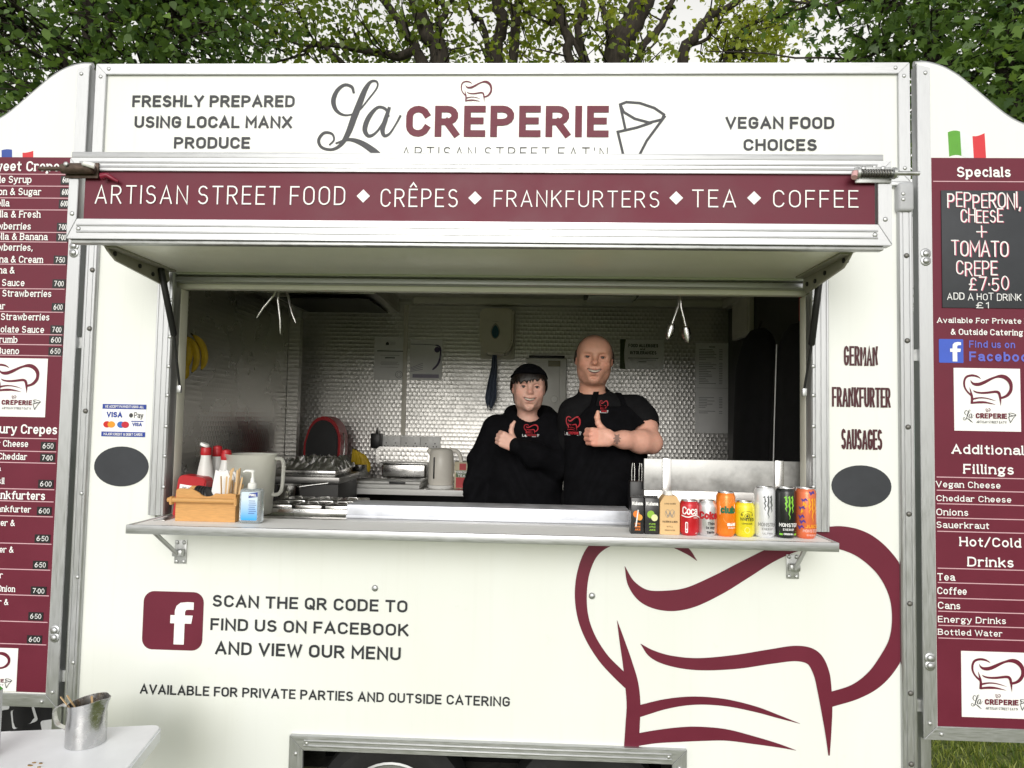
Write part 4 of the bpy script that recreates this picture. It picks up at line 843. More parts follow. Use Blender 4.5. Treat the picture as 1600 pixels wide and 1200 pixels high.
st = thing('stirrer_bundle', 'bundle of wooden stirrers standing in the caddy', 'stirrers', (x1 - .03, -.08, z0 + .012))
for k in range(22):
    bx = x1 - .062 + rr.random() * .046; by = -.115 + rr.random() * .06; tx = bx + rr.uniform(-.010, .028) + .012 * (bx - x1 + .05) / .05; tz = z0 + rr.uniform(.125, .185)
    v = Vector((tx - bx, rr.uniform(-.01, .01), tz - z0 - .012)); M_ = Matrix.Translation((bx, by, z0 + .012)) @ v.to_track_quat('Z', 'Y').to_matrix().to_4x4() @ Matrix.Rotation(rr.random() * 3, 4, 'Z')
    prism('stirrer', rrect(-.003, .003, 0, v.length, .0028, 2), 'y', -.0007, .0007, BIRCH, st, M=M_)
o = thing('paper_napkin', 'folded white paper napkins standing in the caddy', 'napkins', (x0 + .12, -.07, z0 + .01))
for k in range(4):
    M_ = Matrix.Translation((x0 + .118 + .004 * k, -.085 + .007 * k, z0 + .01)) @ Matrix.Rotation(R(8 + 2 * k), 4, 'Y')
    prism('napkin_sheet', [(-.030, 0), (.030, 0), (.031, .14 + .004 * k), (.016, .166), (-.006, .158), (-.028, .162)], 'y', 0, .005, pm('napkin', (.80, .80, .80), .8, bump=.2, bscale=40), o, M=M_)
o = thing('cup_lid_stack', 'stack of black cup lids lying in the caddy', 'cup lids', (x0 + .075, -.08, z0 + .06))
for k in range(5): lathe('cup_lid', [(.030, 0), (.032, .004), (.030, .008), (.022, .010), (.003, .010)], BLACK, o, 28, M=Matrix.Translation((x0 + .062 + .009 * k, -.085, z0 + .088 - .001 * k)) @ Matrix.Rotation(R(62), 4, 'Y') @ Matrix.Rotation(R(14), 4, 'X'))
# red box with a white label
a = at(266, 806, -.03); b = at(314, 806, -.03); zt = at(285, 741, -.03).z
M_ = Matrix.Translation((a.x, -.02, SZ)) @ Matrix.Rotation(R(7), 4, 'Y')
o = thing('red_box', 'red tin with a white label reading IN IT, behind the caddy', 'tin', ((a.x + b.x) / 2, -.02, SZ))
prism('tin_body', [(0, 0), (.105, .008), (.105, zt - SZ - .008), (.092, zt - SZ), (.014, zt - SZ), (0, zt - SZ - .012)], 'y', 0, .06, REDP, o, .004, M=M_)
fm = lambda u, v, l: M_ @ Vector((u, -.0009 - l, v))
pr_(o, fm, WPR, lambda P: P.poly([(.012, .060), (.100, .060), (.098, .118), (.012, .118)]), 'tin_label')
pr_(o, lambda u, v, l: fm(u, v, l + .0009), INK, lambda P: (P.text('IN IT', .020, .094, .073, .097, .22, sp=.14), P.text('BE IN IT', .024, .070, .104, .111, .14)))
# squeeze bottles
def squeeze(px, pytop, Y, label, openlid):
    c = at(px, 760, Y); H = at(px, pytop, Y).z - SZ; x = c.x
    o = thing('squeeze_bottle', label, 'sauce bottle', (x, Y, SZ), 'white sauce bottles with red caps')
    lathe('bottle_body', [(.030, 0), (.032, .004), (.0325, H * .40), (.031, H * .50), (.026, H * .64), (.019, H * .78), (.0175, H * .84)], pm('milky_plastic', (.62, .62, .60), .35, var=.05), o, 28, (x, Y, SZ), angle=70)
    lathe('bottle_cap', [(.0185, H * .835), (.0195, H * .85), (.019, H * .93), (.017, H * .945)], REDP, o, 28, (x, Y, SZ), angle=50)
    if openlid: lathe('flip_lid', [(.0165, 0), (.017, .006), (.015, .010)], WPLAS, o, 24, M=Matrix.Translation((x - .006, Y - .004, SZ + H * .965)) @ Matrix.Rotation(R(22), 4, 'Y'))
    else: lathe('flip_lid', [(.017, H * .946), (.016, H * .985), (.006, H)], REDP, o, 24, (x, Y, SZ))
squeeze(320, 693, .060, 'leftmost white sauce bottle, its flip lid raised', True)
squeeze(338, 696, .125, 'white sauce bottle half hidden between two others', False)
squeeze(352, 702, .070, 'white sauce bottle beside the clear plastic jug', False)
# clear jug
a = at(340, 800, .02); b = at(417, 800, .02); cx = (a.x + b.x) / 2; rw = (b.x - a.x) / 2; H = at(390, 711, .02).z - SZ
FROST = pm('frosted_plastic', (.84, .84, .78), .30, var=.05, alpha=1.0, trans=.72, ior=1.1)
o = thing('plastic_jug', 'large cloudy plastic measuring jug with a side handle', 'jug', (cx, .08, SZ))
lathe('jug_body', [(rw * .82, 0), (rw * .86, .003), (rw * .97, H * .9), (rw * 1.03, H), (rw * .99, H), (rw * .93, H * .9), (rw * .80, .008), (.002, .006)], FROST, o, 36, (cx, .09, SZ), angle=60)
tube('jug_handle', [tuple(p) for p in crom([(cx + rw * .93, .09, SZ + H * .93), (cx + rw + .022, .09, SZ + H * .92), (cx + rw + .030, .09, SZ + H * .80), (cx + rw + .027, .09, SZ + H * .45), (cx + rw + .015, .09, SZ + H * .34), (cx + rw * .90, .09, SZ + H * .32)], 5)], .007, FROST, o, 10)
# hand sanitiser
a = at(374.5, 816, -.14); b = at(408.5, 817, -.14); cx = (a.x + b.x) / 2; w = b.x - a.x; hb = .118
o = thing('sanitiser_bottle', 'clear hand sanitiser pump bottle with a blue label', 'pump bottle', (cx, -.14, SZ))
CLEARP = pm('clear_gel', (.72, .80, .84), .12, var=.02, trans=.72, ior=1.36)
bm = bmesh.new(); bm_box(bm, cx - w / 2, cx + w / 2, -.155, -.115, SZ + .0004, SZ + hb, .011, 4); bm_obj('bottle_body', bm, CLEARP, o, True, 60)
def label_mat():
    m = bpy.data.materials.new('sanitiser_label'); m.use_nodes = True; N = m.node_tree.nodes; L = m.node_tree.links; bb = N['Principled BSDF']
    tc = N.new('ShaderNodeTexCoord'); sx = N.new('ShaderNodeSeparateXYZ'); L.new(tc.outputs['Generated'], sx.inputs[0]); cr = N.new('ShaderNodeValToRGB')
    cr.color_ramp.elements[0].color = (.01, .33, .78, 1); cr.color_ramp.elements[1].color = (.62, .74, .82, 1); cr.color_ramp.elements[1].position = .75; L.new(sx.outputs[2], cr.inputs[0]); L.new(cr.outputs[0], bb.inputs['Base Color']); bb.inputs['Roughness'].default_value = .35; return m
pr_(o, on_y(-.1556), label_mat(), lambda P: P.poly(rrect(cx - w * .38, cx + w * .36, SZ + .012, SZ + .108, .005, 3)), 'front_label')
pr_(o, on_y(-.1564), VINK, lambda P: (P.poly([(cx - w * .05, SZ + .088), (cx + w * .36, SZ + .092), (cx + w * .36, SZ + .108), (cx - w * .02, SZ + .103)]), [P.ribbon([(cx - w * (.02 - .02 * (k % 2)), SZ + .078 - k * .007), (cx + w * (.25 + .03 * (k % 3)), SZ + .078 - k * .007)], .0016) for k in range(7)]), 'label_print')
pr_(o, on_y(-.1572), WPR, lambda P: P.text('PURELL', cx - w * .01, cx + w * .33, SZ + .094, SZ + .102, .2, sp=.12))
lathe('pump_collar', [(.0125, hb - .002), (.0155, hb + .002), (.0155, hb + .017), (.008, hb + .022), (.007, hb + .036), (.0045, hb + .037), (.0045, hb + .054), (.007, hb + .055), (.007, hb + .062), (.003, hb + .064)], WPLAS, o, 24, (cx, -.135, SZ), angle=50)
tube('pump_nozzle', [(cx + .003, -.135, SZ + hb + .059), (cx - .022, -.137, SZ + hb + .061), (cx - .032, -.138, SZ + hb + .056)], [.0055, .0045, .0035], WPLAS, o, 10)
# ------------------------------------------------------------------ front counter, bain-marie, raised ledge, splash guard
o = thing('front_counter', 'stainless steel counter behind the serving opening', 'counter', (-.19, .28, FLOOR))
box('counter_top', XL + .06, XR - .06, .0915, .46, 1.325, 1.358, STEELB, o, .003)
box('counter_body', XL + .07, XR - .07, .12, .43, .64, 1.3245, STEELB, o)
for x in (XL + .09, XR - .13): box('counter_foot', x, x + .04, .375, .42, FLOOR, .6395, STEELB, o)
a = at(541, 815, .03); b = at(985, 822, .03)
o = thing('steel_ledge', 'long pale brushed steel ledge across the middle of the counter', 'ledge', ((a.x + b.x) / 2, .12, 1.3585))
LEDGE = pm('ledge_steel', (.64, .66, .71), .45, .55, var=.10, scale=16, rvar=.1)
box('ledge_box', a.x, b.x, .030, .17, 1.3587, at(541, 788, .03).z, LEDGE, o, .003)
box('ledge_lip', a.x, b.x, .0235, .0295, SZ + .001, SZ + .012, LEDGE, o, .001)
# bain-marie with lids and utensils
a = at(413, 805, .10); b = at(545, 805, .10)
o = thing('bain_marie', 'stainless bain-marie with lidded pans beside the plastic jug', 'bain-marie', ((a.x + b.x) / 2, .26, 1.3585))
bz = 1.392
box('bain_body', a.x - .02, b.x + .05, .10, .42, 1.3587, bz, STEEL, o, .004)
for k in range(3):
    for j in range(2):
        x0 = a.x - .005 + k * .115; y0 = .115 + j * .15
        l = box('pan_lid', x0, x0 + .104, y0, y0 + .135, bz + .0005, bz + .012, STEEL, o, .005)
        tube('lid_handle', [(x0 + .03, y0 + .06, bz + .012), (x0 + .036, y0 + .06, bz + .020), (x0 + .067, y0 + .06, bz + .020), (x0 + .073, y0 + .06, bz + .012)], .002, STEEL, l, 8)
c = at(429, 790, .34)
o = thing('steel_pot', 'small stainless pot with a long handle behind the bain-marie', 'pot', (c.x, .50, 1.36))
lathe('pot_body', [(.044, 0), (.048, .006), (.048, .07), (.051, .072), (.046, .070), (.045, .01), (.002, .008)], STEEL, o, 32, (c.x, .50, 1.3585 + .012), angle=40)
tube('pot_handle', [(c.x + .045, .50, 1.432), (c.x + .10, .52, 1.44), (c.x + .16, .54, 1.447)], [.006, .005, .006], STEEL, o, 8)
box('pot_stand', c.x - .06, c.x + .06, .462, .56, 1.3585, 1.3703, STEELB, o, .002)
# splash guard on the right
a = at(1006, 760, .14); b = at(1262, 765, .14); zt = at(1130, 719, .14).z; zm = at(1130, 768, .14).z
GALV = pm('pale_galvanised', (.42, .42, .41), .45, .5, var=.22, scale=24, rvar=.1)
o = thing('splash_guard', 'pale steel splash guard standing behind the drink cans', 'splash guard', ((a.x + b.x) / 2, .14, 1.3585))
box('guard_sheet', a.x, b.x, .140, .150, zm, zt, GALV, o, .002); box('guard_base', a.x, b.x, .135, .30, 1.3587, zm - .0005, STEELB, o, .003)
for px in (1042, 1218): c = at(px, 740, .13); box('guard_strap', c.x - .016, c.x + .016, .128, .1395, 1.3588, zt + .003, STEEL, o, .002)
for px in (1262,): c = at(px, 740, .13); box('guard_post', c.x - .012, c.x + .012, .125, .155, 1.3588, zt + .03, STEEL, o, .002)
c = at(994, 745, .20)
o = thing('utensil_holder', 'black utensil holder with two steel tong loops, left of the splash guard', 'utensil holder', (c.x, .2, 1.3585))
box('holder_box', c.x - .028, c.x + .030, .17, .23, 1.3587, at(994, 752, .17).z, BLACK, o, .006)
for dx in (-.012, .016): tube('tong_loop', [(c.x + dx - .004, .2, 1.46), (c.x + dx - .005, .2, 1.56), (c.x + dx - .002, .2, 1.585), (c.x + dx + .004, .2, 1.585), (c.x + dx + .006, .2, 1.56), (c.x + dx + .005, .2, 1.46)], .002, STEEL, o, 6)
# ------------------------------------------------------------------ back of the kitchen
CT = at(600, 764, 1.58).z
o = thing('back_counter', 'white-edged work counter along the back wall', 'counter', (-.3, 1.87, FLOOR))
bx0 = at(516, 764, 1.58).x
box('counter_top', bx0, XR - .06, 1.58, 2.186, CT - .03, CT, STEELB, o, .003); box('counter_edge', bx0, XR - .06, 1.572, 1.5795, CT - .032, CT + .002, WPLAS, o, .001)
for x in (bx0 + .05, .1, 1.1): box('counter_leg', x - .02, x + .02, 1.62, 1.66, FLOOR, CT - .031, STEELB, o)
box('counter_shelf', bx0 + .02, XR - .08, 1.62, 2.18, .86, .88, STEELB, o); box('counter_back', bx0 + .02, XR - .08, 2.12, 2.18, FLOOR, CT - .031, BLACK, o)
# hob / oven on the left
oa = at(428, 760, 1.15); ob = at(527, 760, 1.15); oz = at(470, 745, 1.15).z
o = thing('griddle_oven', 'dark steel griddle oven by the left wall', 'oven', ((oa.x + ob.x) / 2 - .1, 1.4, FLOOR))
OVEN = pm('oven_steel', (.28, .275, .265), .4, .9, var=.15)
box('oven_body', XL + .06, ob.x, 1.17, 1.55, FLOOR, oz - .035, pm('oven_dark', (.035, .034, .033), .5, .4), o, .003); box('oven_top', XL + .055, ob.x + .01, 1.15, 1.57, oz - .0345, oz, OVEN, o, .004)
# foil over a tray: crumpled sheet with thickness
def crumple(name, x0, x1, y0, y1, z0, amp, m, parent, n=26, seed=1):
    r_ = np.random.default_rng(seed); V_, F_ = [], []
    hgt = r_.random((n + 1, n + 1)); 
    for i in range(n + 1):
        for j in range(n + 1):
            u, v = i / n, j / n; e = min(u, v, 1 - u, 1 - v); V_.append((x0 + u * (x1 - x0) + (hgt[i, j] - .5) * .01, y0 + v * (y1 - y0), z0 + min(1, e * 9) * amp * (.55 + .7 * hgt[i, j])))
    for i in range(n):
        for j in range(n): k = i * (n + 1) + j; F_.append((k, k + n + 1, k + n + 2, k + 1))
    return mesh_obj(name, V_, F_, m, parent)
o = thing('foil_tray', 'tray covered with crumpled foil on the griddle oven', 'tray', ((oa.x + ob.x) / 2, 1.34, oz))
FOIL = pm('foil', (.85, .85, .84), .30, 1.0, var=.05)
box('tray_pan', oa.x + .03, ob.x - .02, 1.18, 1.50, oz + .0005, oz + .035, STEEL, o, .006); crumple('foil_sheet', oa.x + .01, ob.x, 1.16, 1.52, oz + .036, .055, FOIL, o)
# black appliance with red trim
a = at(468, 720, 1.75); b = at(526, 720, 1.75); zt = at(497, 650, 1.75).z; H = zt - CT + .0; W = b.x - a.x
o = thing('red_appliance', 'black batter mixer with a red rounded shell by the back corner', 'appliance', ((a.x + b.x) / 2, 1.85, oz))
box('appliance_stand', XL + .07, bx0 - .012, 1.60, 2.16, FLOOR, CT + .02, STEELB, o)
sh_ = [(a.x, CT + .021), (b.x, CT + .021), (b.x + .004, CT + H * .55)] + arc2((a.x + b.x) / 2 + .01, CT + H * .62, W * .48, H * .38, 10, 165, 10) + [(a.x + .004, CT + H * .6)]
prism('shell', sh_, 'y', 1.80, 1.98, REDP, o, .008)
sc_ = lambda p, k: ((p[0] - (a.x + b.x) / 2 - .01) * k + (a.x + b.x) / 2 + .014, (p[1] - CT - H * .45) * k + CT + H * .47)
prism('front_cover', [sc_(p, .86) for p in sh_], 'y', 1.775, 1.7995, BLACK, o, .006)
box('drip_base', a.x - .01, b.x + .02, 1.70, 1.774, CT + .021, CT + .045, REDP, o, .005); tube('side_lever', [(b.x + .005, 1.86, CT + H * .75), (b.x + .02, 1.84, CT + H * .6), (b.x + .022, 1.83, CT + H * .4)], .005, STEEL, o, 8)
# wall sockets and plug
a = at(596, 681, 2.19); b = at(688, 702, 2.19); n = 3; w = (b.x - a.x) / n
for k in range(n):
    x0 = a.x + k * w; o = thing('wall_socket', ('white double wall socket next to the black plug', 'white double wall socket, middle of the row of three', 'white double wall socket partly behind the kettle')[k], 'socket', (x0 + w / 2, 2.19, b.z), 'row of wall sockets')
    box('socket_plate', x0 + .001, x0 + w - .001, 2.183, 2.1945, b.z, a.z, WPLAS, o, .002)
    for s_ in (.27, .73):
        cx = x0 + w * s_; box('rocker', cx - .006 + (.012 if s_ < .5 else -.012), cx + .006 + (.012 if s_ < .5 else -.012), 2.1805, 2.1829, a.z - .027, a.z - .012, WPLAS, o, .001)
        for dx, dz in ((0, .046), (-.011, .066), (.011, .066)): box('pin_hole', cx + dx - .0035, cx + dx + .0035, 2.182, 2.1829, a.z - dz - .004, a.z - dz + .004, BLACK, o)
a = at(582, 671, 2.15); b = at(596, 700, 2.15); o = thing('plug_adapter', 'black plug adapter at the left end of the sockets', 'plug', ((a.x + b.x) / 2, 2.16, b.z))
box('adapter_body', a.x, b.x, 2.10, 2.182, b.z, a.z - .025, BLACK, o, .006); tube('cable', [((a.x + b.x) / 2, 2.14, a.z - .026), ((a.x + b.x) / 2 + .002, 2.14, a.z + .012)], [.008, .004], BLACK, o, 8)
# bananas
BAN = pm('banana_skin', (.50, .34, .018), .5, var=.25, scale=18); BTIP = pm('banana_tip', (.04, .03, .012), .7)
def banana(parent, p, ang, L, bend, tilt, r=.017):
    pts = []; rad = []
    for k in range(11):
        t = k / 10; a_ = (t - .5) * bend; pts.append(Vector((math.sin(a_) * L / bend, 0, -(1 - math.cos(a_)) * L / bend))); rad.append(r * (.30 if k in (0, 10) else .70 if k in (1, 9) else 1.0 if 2 < k < 8 else .92))
    M_ = Matrix.Translation(p) @ Matrix.Rotation(ang, 4, 'Z') @ Matrix.Rotation(tilt, 4, 'Y') @ Matrix.Rotation(R(0), 4, 'X')
    pts = [M_ @ q for q in pts]; o_ = tube('banana', pts, rad, BAN, parent, 7, angle=30)
    tube('stalk', [pts[0], pts[0] + (pts[0] - pts[1]) * .9], [r * .3, r * .22], BTIP, o_, 6); tube('tip', [pts[-1], pts[-1] + (pts[-1] - pts[-2]) * .25], [r * .3, r * .15], BTIP, o_, 6)
hb_ = at(300, 552, .38)
o = thing('banana_bunch', 'bunch of bananas hanging inside the left jamb', 'bananas', at(300, 590, .38), 'bunches of bananas')
for k, (dx, dz, t) in enumerate(((-.034, .012, 94), (-.008, .004, 86), (.018, .0, 80), (.044, .014, 74))):
    banana(o, hb_ + Vector((dx, .012 * k - .02, dz)), R(180 if False else 0), .165, 1.5, R(t), .0150)
banana(o, hb_ + Vector((-.026, -.01, -.075)), R(0), .075, .6, R(86), .021)
tube('hook', [hb_ + Vector((-.03, 0, .085)), hb_ + Vector((-.05, 0, .115)), hb_ + Vector((-.09, 0, .118))], .004, STEEL, o, 6)
tb = at(562, 737, 1.78)
o = thing('round_tin', 'round steel tin holding bananas on the back counter', 'tin', (tb.x, 1.78, CT)); lathe('tin_body', [(.058, 0), (.06, .004), (.06, .075), (.063, .078), (.057, .076), (.055, .01), (.002, .008)], STEEL, o, 32, (tb.x, 1.78, CT + .052))
o2 = thing('banana_bunch', 'small bunch of bananas in the steel tin', 'bananas', (tb.x, 1.78, CT + .07), 'bunches of bananas')
for k in range(4): banana(o2, Vector((tb.x - .035 + .027 * k, 1.765, CT + .158 - .004 * k)), R(0), .13, 1.0, R(100 - 12 * k), .017)
# chopping boards, pan, patterned dish
o = thing('chopping_board', 'thick white chopping board at the front of the back counter', 'chopping board', ((bx0 + at(656, 760, 1.6).x) / 2, 1.66, CT), 'white chopping boards')
box('board', bx0 + .01, at(656, 760, 1.6).x, 1.585, 1.86, CT + .0025, CT + .026, pm('chopping_board', (.62, .62, .60), .5), o, .004)
o = thing('chopping_board', 'thin white chopping board with a black clip, lying on a thicker one', 'chopping board', (at(600, 750, 1.7).x, 1.72, CT + .027), 'white chopping boards')
a = at(545, 750, 1.64); b = at(657, 752, 1.64); box('board', a.x, b.x, 1.64, 1.85, CT + .0265, CT + .0385, pm('chopping_board', (1, 1, 1)), o, .003); c0 = at(608, 750, 1.63).x; c1 = at(633, 750, 1.63).x; box('black_clip', c0, c1, 1.628, 1.6395, CT + .0265, CT + .040, BLACK, o, .002)
a = at(592, 746, 1.80); b = at(662, 746, 1.80); zt = at(630, 726, 1.80).z; z0 = CT + .040
o = thing('steel_pan', 'deep stainless pan on the chopping boards', 'pan', ((a.x + b.x) / 2, 1.88, z0)); box('pan_body', a.x, b.x, 1.87, 2.03, z0, zt, STEEL, o, .012, 3); box('pan_rim', a.x - .015, b.x + .012, 1.855, 2.045, zt + .0004, zt + .006, STEEL, o, .002)
for x in (a.x + .02, b.x - .02): box('pan_support', x - .012, x + .012, 1.88, 2.02, CT + .0003, z0 - .0004, STEELB, o)
a = at(584, 730, 2.02); b = at(671, 730, 2.02); zt2 = at(630, 701, 2.02).z
o = thing('oval_platter', 'polished steel platter propped behind the pan', 'platter', ((a.x + b.x) / 2, 2.1, zt)); M_ = Matrix.Translation((0, 2.06, zt - .02)) @ Matrix.Rotation(R(-8), 4, 'X')
prism('platter_dish', rrect(a.x, b.x, 0, zt2 - zt + .03, .03, 6), 'y', 0, .010, STEELB, o, .003, M=M_); prism('platter_well', rrect(a.x + .02, b.x - .02, .016, zt2 - zt + .014, .025, 6), 'y', -.004, -.0005, TURN, o, .001, M=M_)
# kettle
c = at(692, 756, 1.72); kz0 = CT + .0005; H = at(692, 700, 1.72).z - kz0
o = thing('electric_kettle', 'cream electric kettle with a water gauge on the back counter', 'kettle', (c.x - .01, 1.72, CT)); KET = pm('kettle_cream', (.74, .71, .64), .35, var=.04); kx_ = c.x - .012
lathe('kettle_base', [(.078, 0), (.08, .004), (.08, .018), (.074, .02)], WPLAS, o, 32, (kx_, 1.72, kz0)); lathe('kettle_body', [(.072, .021), (.078, .03), (.076, H * .6), (.070, H * .93), (.060, H * .98), (.02, H)], KET, o, 36, (kx_, 1.72, kz0), angle=50)
tube('kettle_handle', [tuple(p) for p in crom([(kx_ + .050, 1.72, kz0 + H * .97), (kx_ + .10, 1.72, kz0 + H * .90), (kx_ + .122, 1.72, kz0 + H * .66), (kx_ + .112, 1.72, kz0 + H * .42), (kx_ + .070, 1.72, kz0 + H * .30)], 5)], .0125, KET, o, 10)
box('water_gauge', kx_ - .038, kx_ - .030, 1.641, 1.655, kz0 + .06, kz0 + H * .78, BLACK, o, .002); tube('spout', [(kx_ - .05, 1.72, kz0 + H * .86), (kx_ - .085, 1.72, kz0 + H * .96)], [.03, .012], KET, o, 12)
# tea box
a = at(709.5, 761, 1.70); b = at(737, 761, 1.70); H = at(720, 722, 1.70).z - CT
o = thing('tea_box', 'red and green box of tea bags beside the kettle', 'tea box', ((a.x + b.x) / 2, 1.74, CT)); W = b.x - a.x
box('carton', a.x, b.x, 1.70, 1.80, CT + .0005, CT + H, pm('tea_cream', (.50, .44, .30), .5), o, .002)
pr_(o, on_y(1.699), REDP, lambda P: (quad(P, a.x + .01, a.x + .66 * W, CT + .004, CT + H * .42), quad(P, a.x + .28 * W, a.x + .66 * W, CT + .70 * H, CT + .95 * H)), 'red_panel'); pr_(o, on_y(1.699), pm('tea_green', (.08, .13, .05), .5), lambda P: (quad(P, a.x + .68 * W, b.x, CT + .004, CT + H * .40), quad(P, a.x + .01, b.x - .01, CT + .43 * H, CT + .68 * H)), 'green_panel')
pr_(o, on_y(1.698), WPR, lambda P: (P.text('YORKSHIRE', a.x + .04 * W, b.x - .03 * W, CT + .57 * H, CT + .67 * H, .2, sp=.1), P.text('TEA', a.x + .2 * W, a.x + .62 * W, CT + .44 * H, CT + .54 * H, .2)))
# paper towel dispenser and the towel hanging from it
a = at(750, 481, 2.04); b = at(801.5, 554, 2.04); W = b.x - a.x; H = a.z - b.z
o = thing('towel_dispenser', 'cream plastic paper towel dispenser with a blue teardrop window', 'towel dispenser', ((a.x + b.x) / 2, 2.12, b.z)); DISP = pm('dispenser_cream', (.74, .70, .58), .38, var=.04)
prism('housing', [(a.x + .22 * W, b.z), (b.x - .22 * W, b.z), (b.x - .01, b.z + .16 * H), (b.x, b.z + .30 * H), (b.x, a.z - .04 * H), (b.x - .10 * W, a.z), (a.x + .10 * W, a.z), (a.x, a.z - .04 * H), (a.x, b.z + .30 * H), (a.x + .01, b.z + .16 * H)], 'y', 2.035, 2.187, DISP, o, .012)
box('back_plate', a.x - .002, b.x + .006, 2.188, 2.1945, b.z - .02, a.z + .01, CPLAS, o, .002)
cx = a.x + .47 * W; zc = b.z + .50 * H
pr_(o, on_y(2.033), pm('window_rim', (.36, .33, .26), .3), lambda P: P.poly([(cx + .031 * math.sin(t) * (1 - .35 * max(0, math.cos(t))), zc + .052 * math.cos(t)) for t in np.linspace(0, 6.1, 26)]), 'window_rim'); pr_(o, on_y(2.031), pm('window_blue', (.03, .12, .17), .2), lambda P: P.poly([(cx + .024 * math.sin(t) * (1 - .35 * max(0, math.cos(t))), zc - .004 + .043 * math.cos(t)) for t in np.linspace(0, 6.1, 26)]), 'teardrop_window')
pr_(o, on_y(2.033), INKG, lambda P: P.text('TORK', cx - .02, cx + .02, zc + .060, zc + .066, .15), 'printing')
tw = thing('blue_cloth', 'blue-grey cloth hanging below the towel dispenser', 'cloth', at(768, 638, 2.1)); pts = [(773, 553), (772, 575), (769, 600), (767, 622), (765, 637)]; wd = [.030, .040, .060, .075, .030]
V_, F_ = [], []; q = crom([(*p, w_) for p, w_ in zip(pts, wd)], 6)
for i, p in enumerate(q):
    c = at(p[0], p[1], 2.10); 
    for j in range(13):
        u = j / 12 - .5; V_.append((c.x + u * p[2], 2.10 + .012 * math.sin(u * 17 + i * .1) * (p[2] / .06) - .006, c.z + (.035 * math.sin(j * 2.1) * (i / len(q)) ** 6)))
for i in range(len(q) - 1):
    for j in range(12): F_.append((i * 13 + j, i * 13 + j + 1, (i + 1) * 13 + j + 1, (i + 1) * 13 + j))
cl = mesh_obj('cloth_folds', V_, F_, pm('cloth_blue', (.085, .105, .15), .85, var=.15, bump=.3, bscale=90), tw, True); sm_ = cl.modifiers.new('thickness', 'SOLIDIFY'); sm_.thickness = .003
# white wall unit behind the woman
a = at(823, 559, 2.08); b = at(884.5, 650, 2.08); W = b.x - a.x
o = thing('wall_unit', 'white water heater cabinet on the back wall between the two people', 'wall unit', ((a.x + b.x) / 2, 2.13, b.z)); UNIT = pm('unit_white', (.76, .75, .70), .4, var=.04)
box('cabinet', a.x, b.x, 2.08, 2.19, b.z, a.z, UNIT, o, .008, 3); box('top_vent', a.x + .015, b.x - .015, 2.085, 2.185, a.z + .0005, a.z + .018, BLACK, o, .003); box('door', a.x + .02, b.x - .045, 2.074, 2.0795, b.z + .02, a.z - .03, UNIT, o, .003)
c = at(866, 568, 2.07); box('rating_plate', c.x - .04, c.x + .04, 2.0715, 2.0735, c.z - .02, c.z + .02, pm('plate_khaki', (.26, .24, .15), .5), o); lathe('dial', [(.024, 0), (.022, .012), (.004, .013)], UNIT, o, 20, M=Matrix.Translation((at(866, 624, 2.07).x, 2.0738, at(866, 624, 2.07).z)) @ Matrix.Rotation(R(90), 4, 'X'))
# papers on the back wall
def paper(p0, p1, name, label, cat):
    a = at(*p0, 2.19); b = at(*p1, 2.19); o = thing(name, label, cat, ((a.x + b.x) / 2, 2.193, b.z)); box('sheet', a.x, b.x, 2.1915, 2.1935, b.z, a.z, PAPER, o); return o, a, b, b.x - a.x, a.z - b.z
f = on_y(2.1905)
o, a, b, W, H = paper((585.5, 527), (633, 594), 'certificate', 'white printed certificate left of the joint strip', 'certificate')
pr_(o, f, INK, lambda P: (P.text('CERTIFICATE OF REGISTRATION', a.x + .1 * W, b.x - .1 * W, a.z - .34 * H, a.z - .31 * H, .16), P.text('ALAN GREEN', a.x + .35 * W, b.x - .35 * W, a.z - .50 * H, a.z - .465 * H, .18), P.poly([(a.x + .36 * W, a.z - .18 * H), (a.x + .46 * W, a.z - .18 * H), (a.x + .46 * W, a.z - .13 * H), (a.x + .41 * W, a.z - .10 * H), (a.x + .36 * W, a.z - .13 * H)])) if False else (P.ribbon([(a.x + .1 * W, a.z - .32 * H), (b.x - .1 * W, a.z - .32 * H)], .006), P.ribbon([(a.x + .36 * W, a.z - .48 * H), (b.x - .36 * W, a.z - .48 * H)], .007), P.poly([(a.x + .36 * W, a.z - .18 * H), (a.x + .46 * W, a.z - .18 * H), (a.x + .46 * W, a.z - .13 * H), (a.x + .41 * W, a.z - .10 * H), (a.x + .36 * W, a.z - .13 * H)])))
pr_(o, f, INKG, lambda P: ([P.ribbon([(a.x + (.2 + .03 * (k % 2)) * W, a.z - v * H), (b.x - (.2 + .04 * (k % 3)) * W, a.z - v * H)], .0022) for k, v in enumerate((.42, .58, .61, .64, .70))], P.ribbon(arc2(b.x - .2 * W, b.z + .13 * H, .024, .024, 0, 360, 18), .003), P.ribbon(arc2(b.x - .2 * W, b.z + .13 * H, .014, .014, 0, 360, 14), .002), [P.ribbon([(a.x + .5 * W, a.z - (.11 + .03 * k) * H), (a.x + .66 * W, a.z - (.11 + .03 * k) * H)], .002) for k in range(3)]))
o, a, b, W, H = paper((641.5, 530), (690, 594), 'poster', 'white notice with a purple curve beside the joint strip', 'poster')
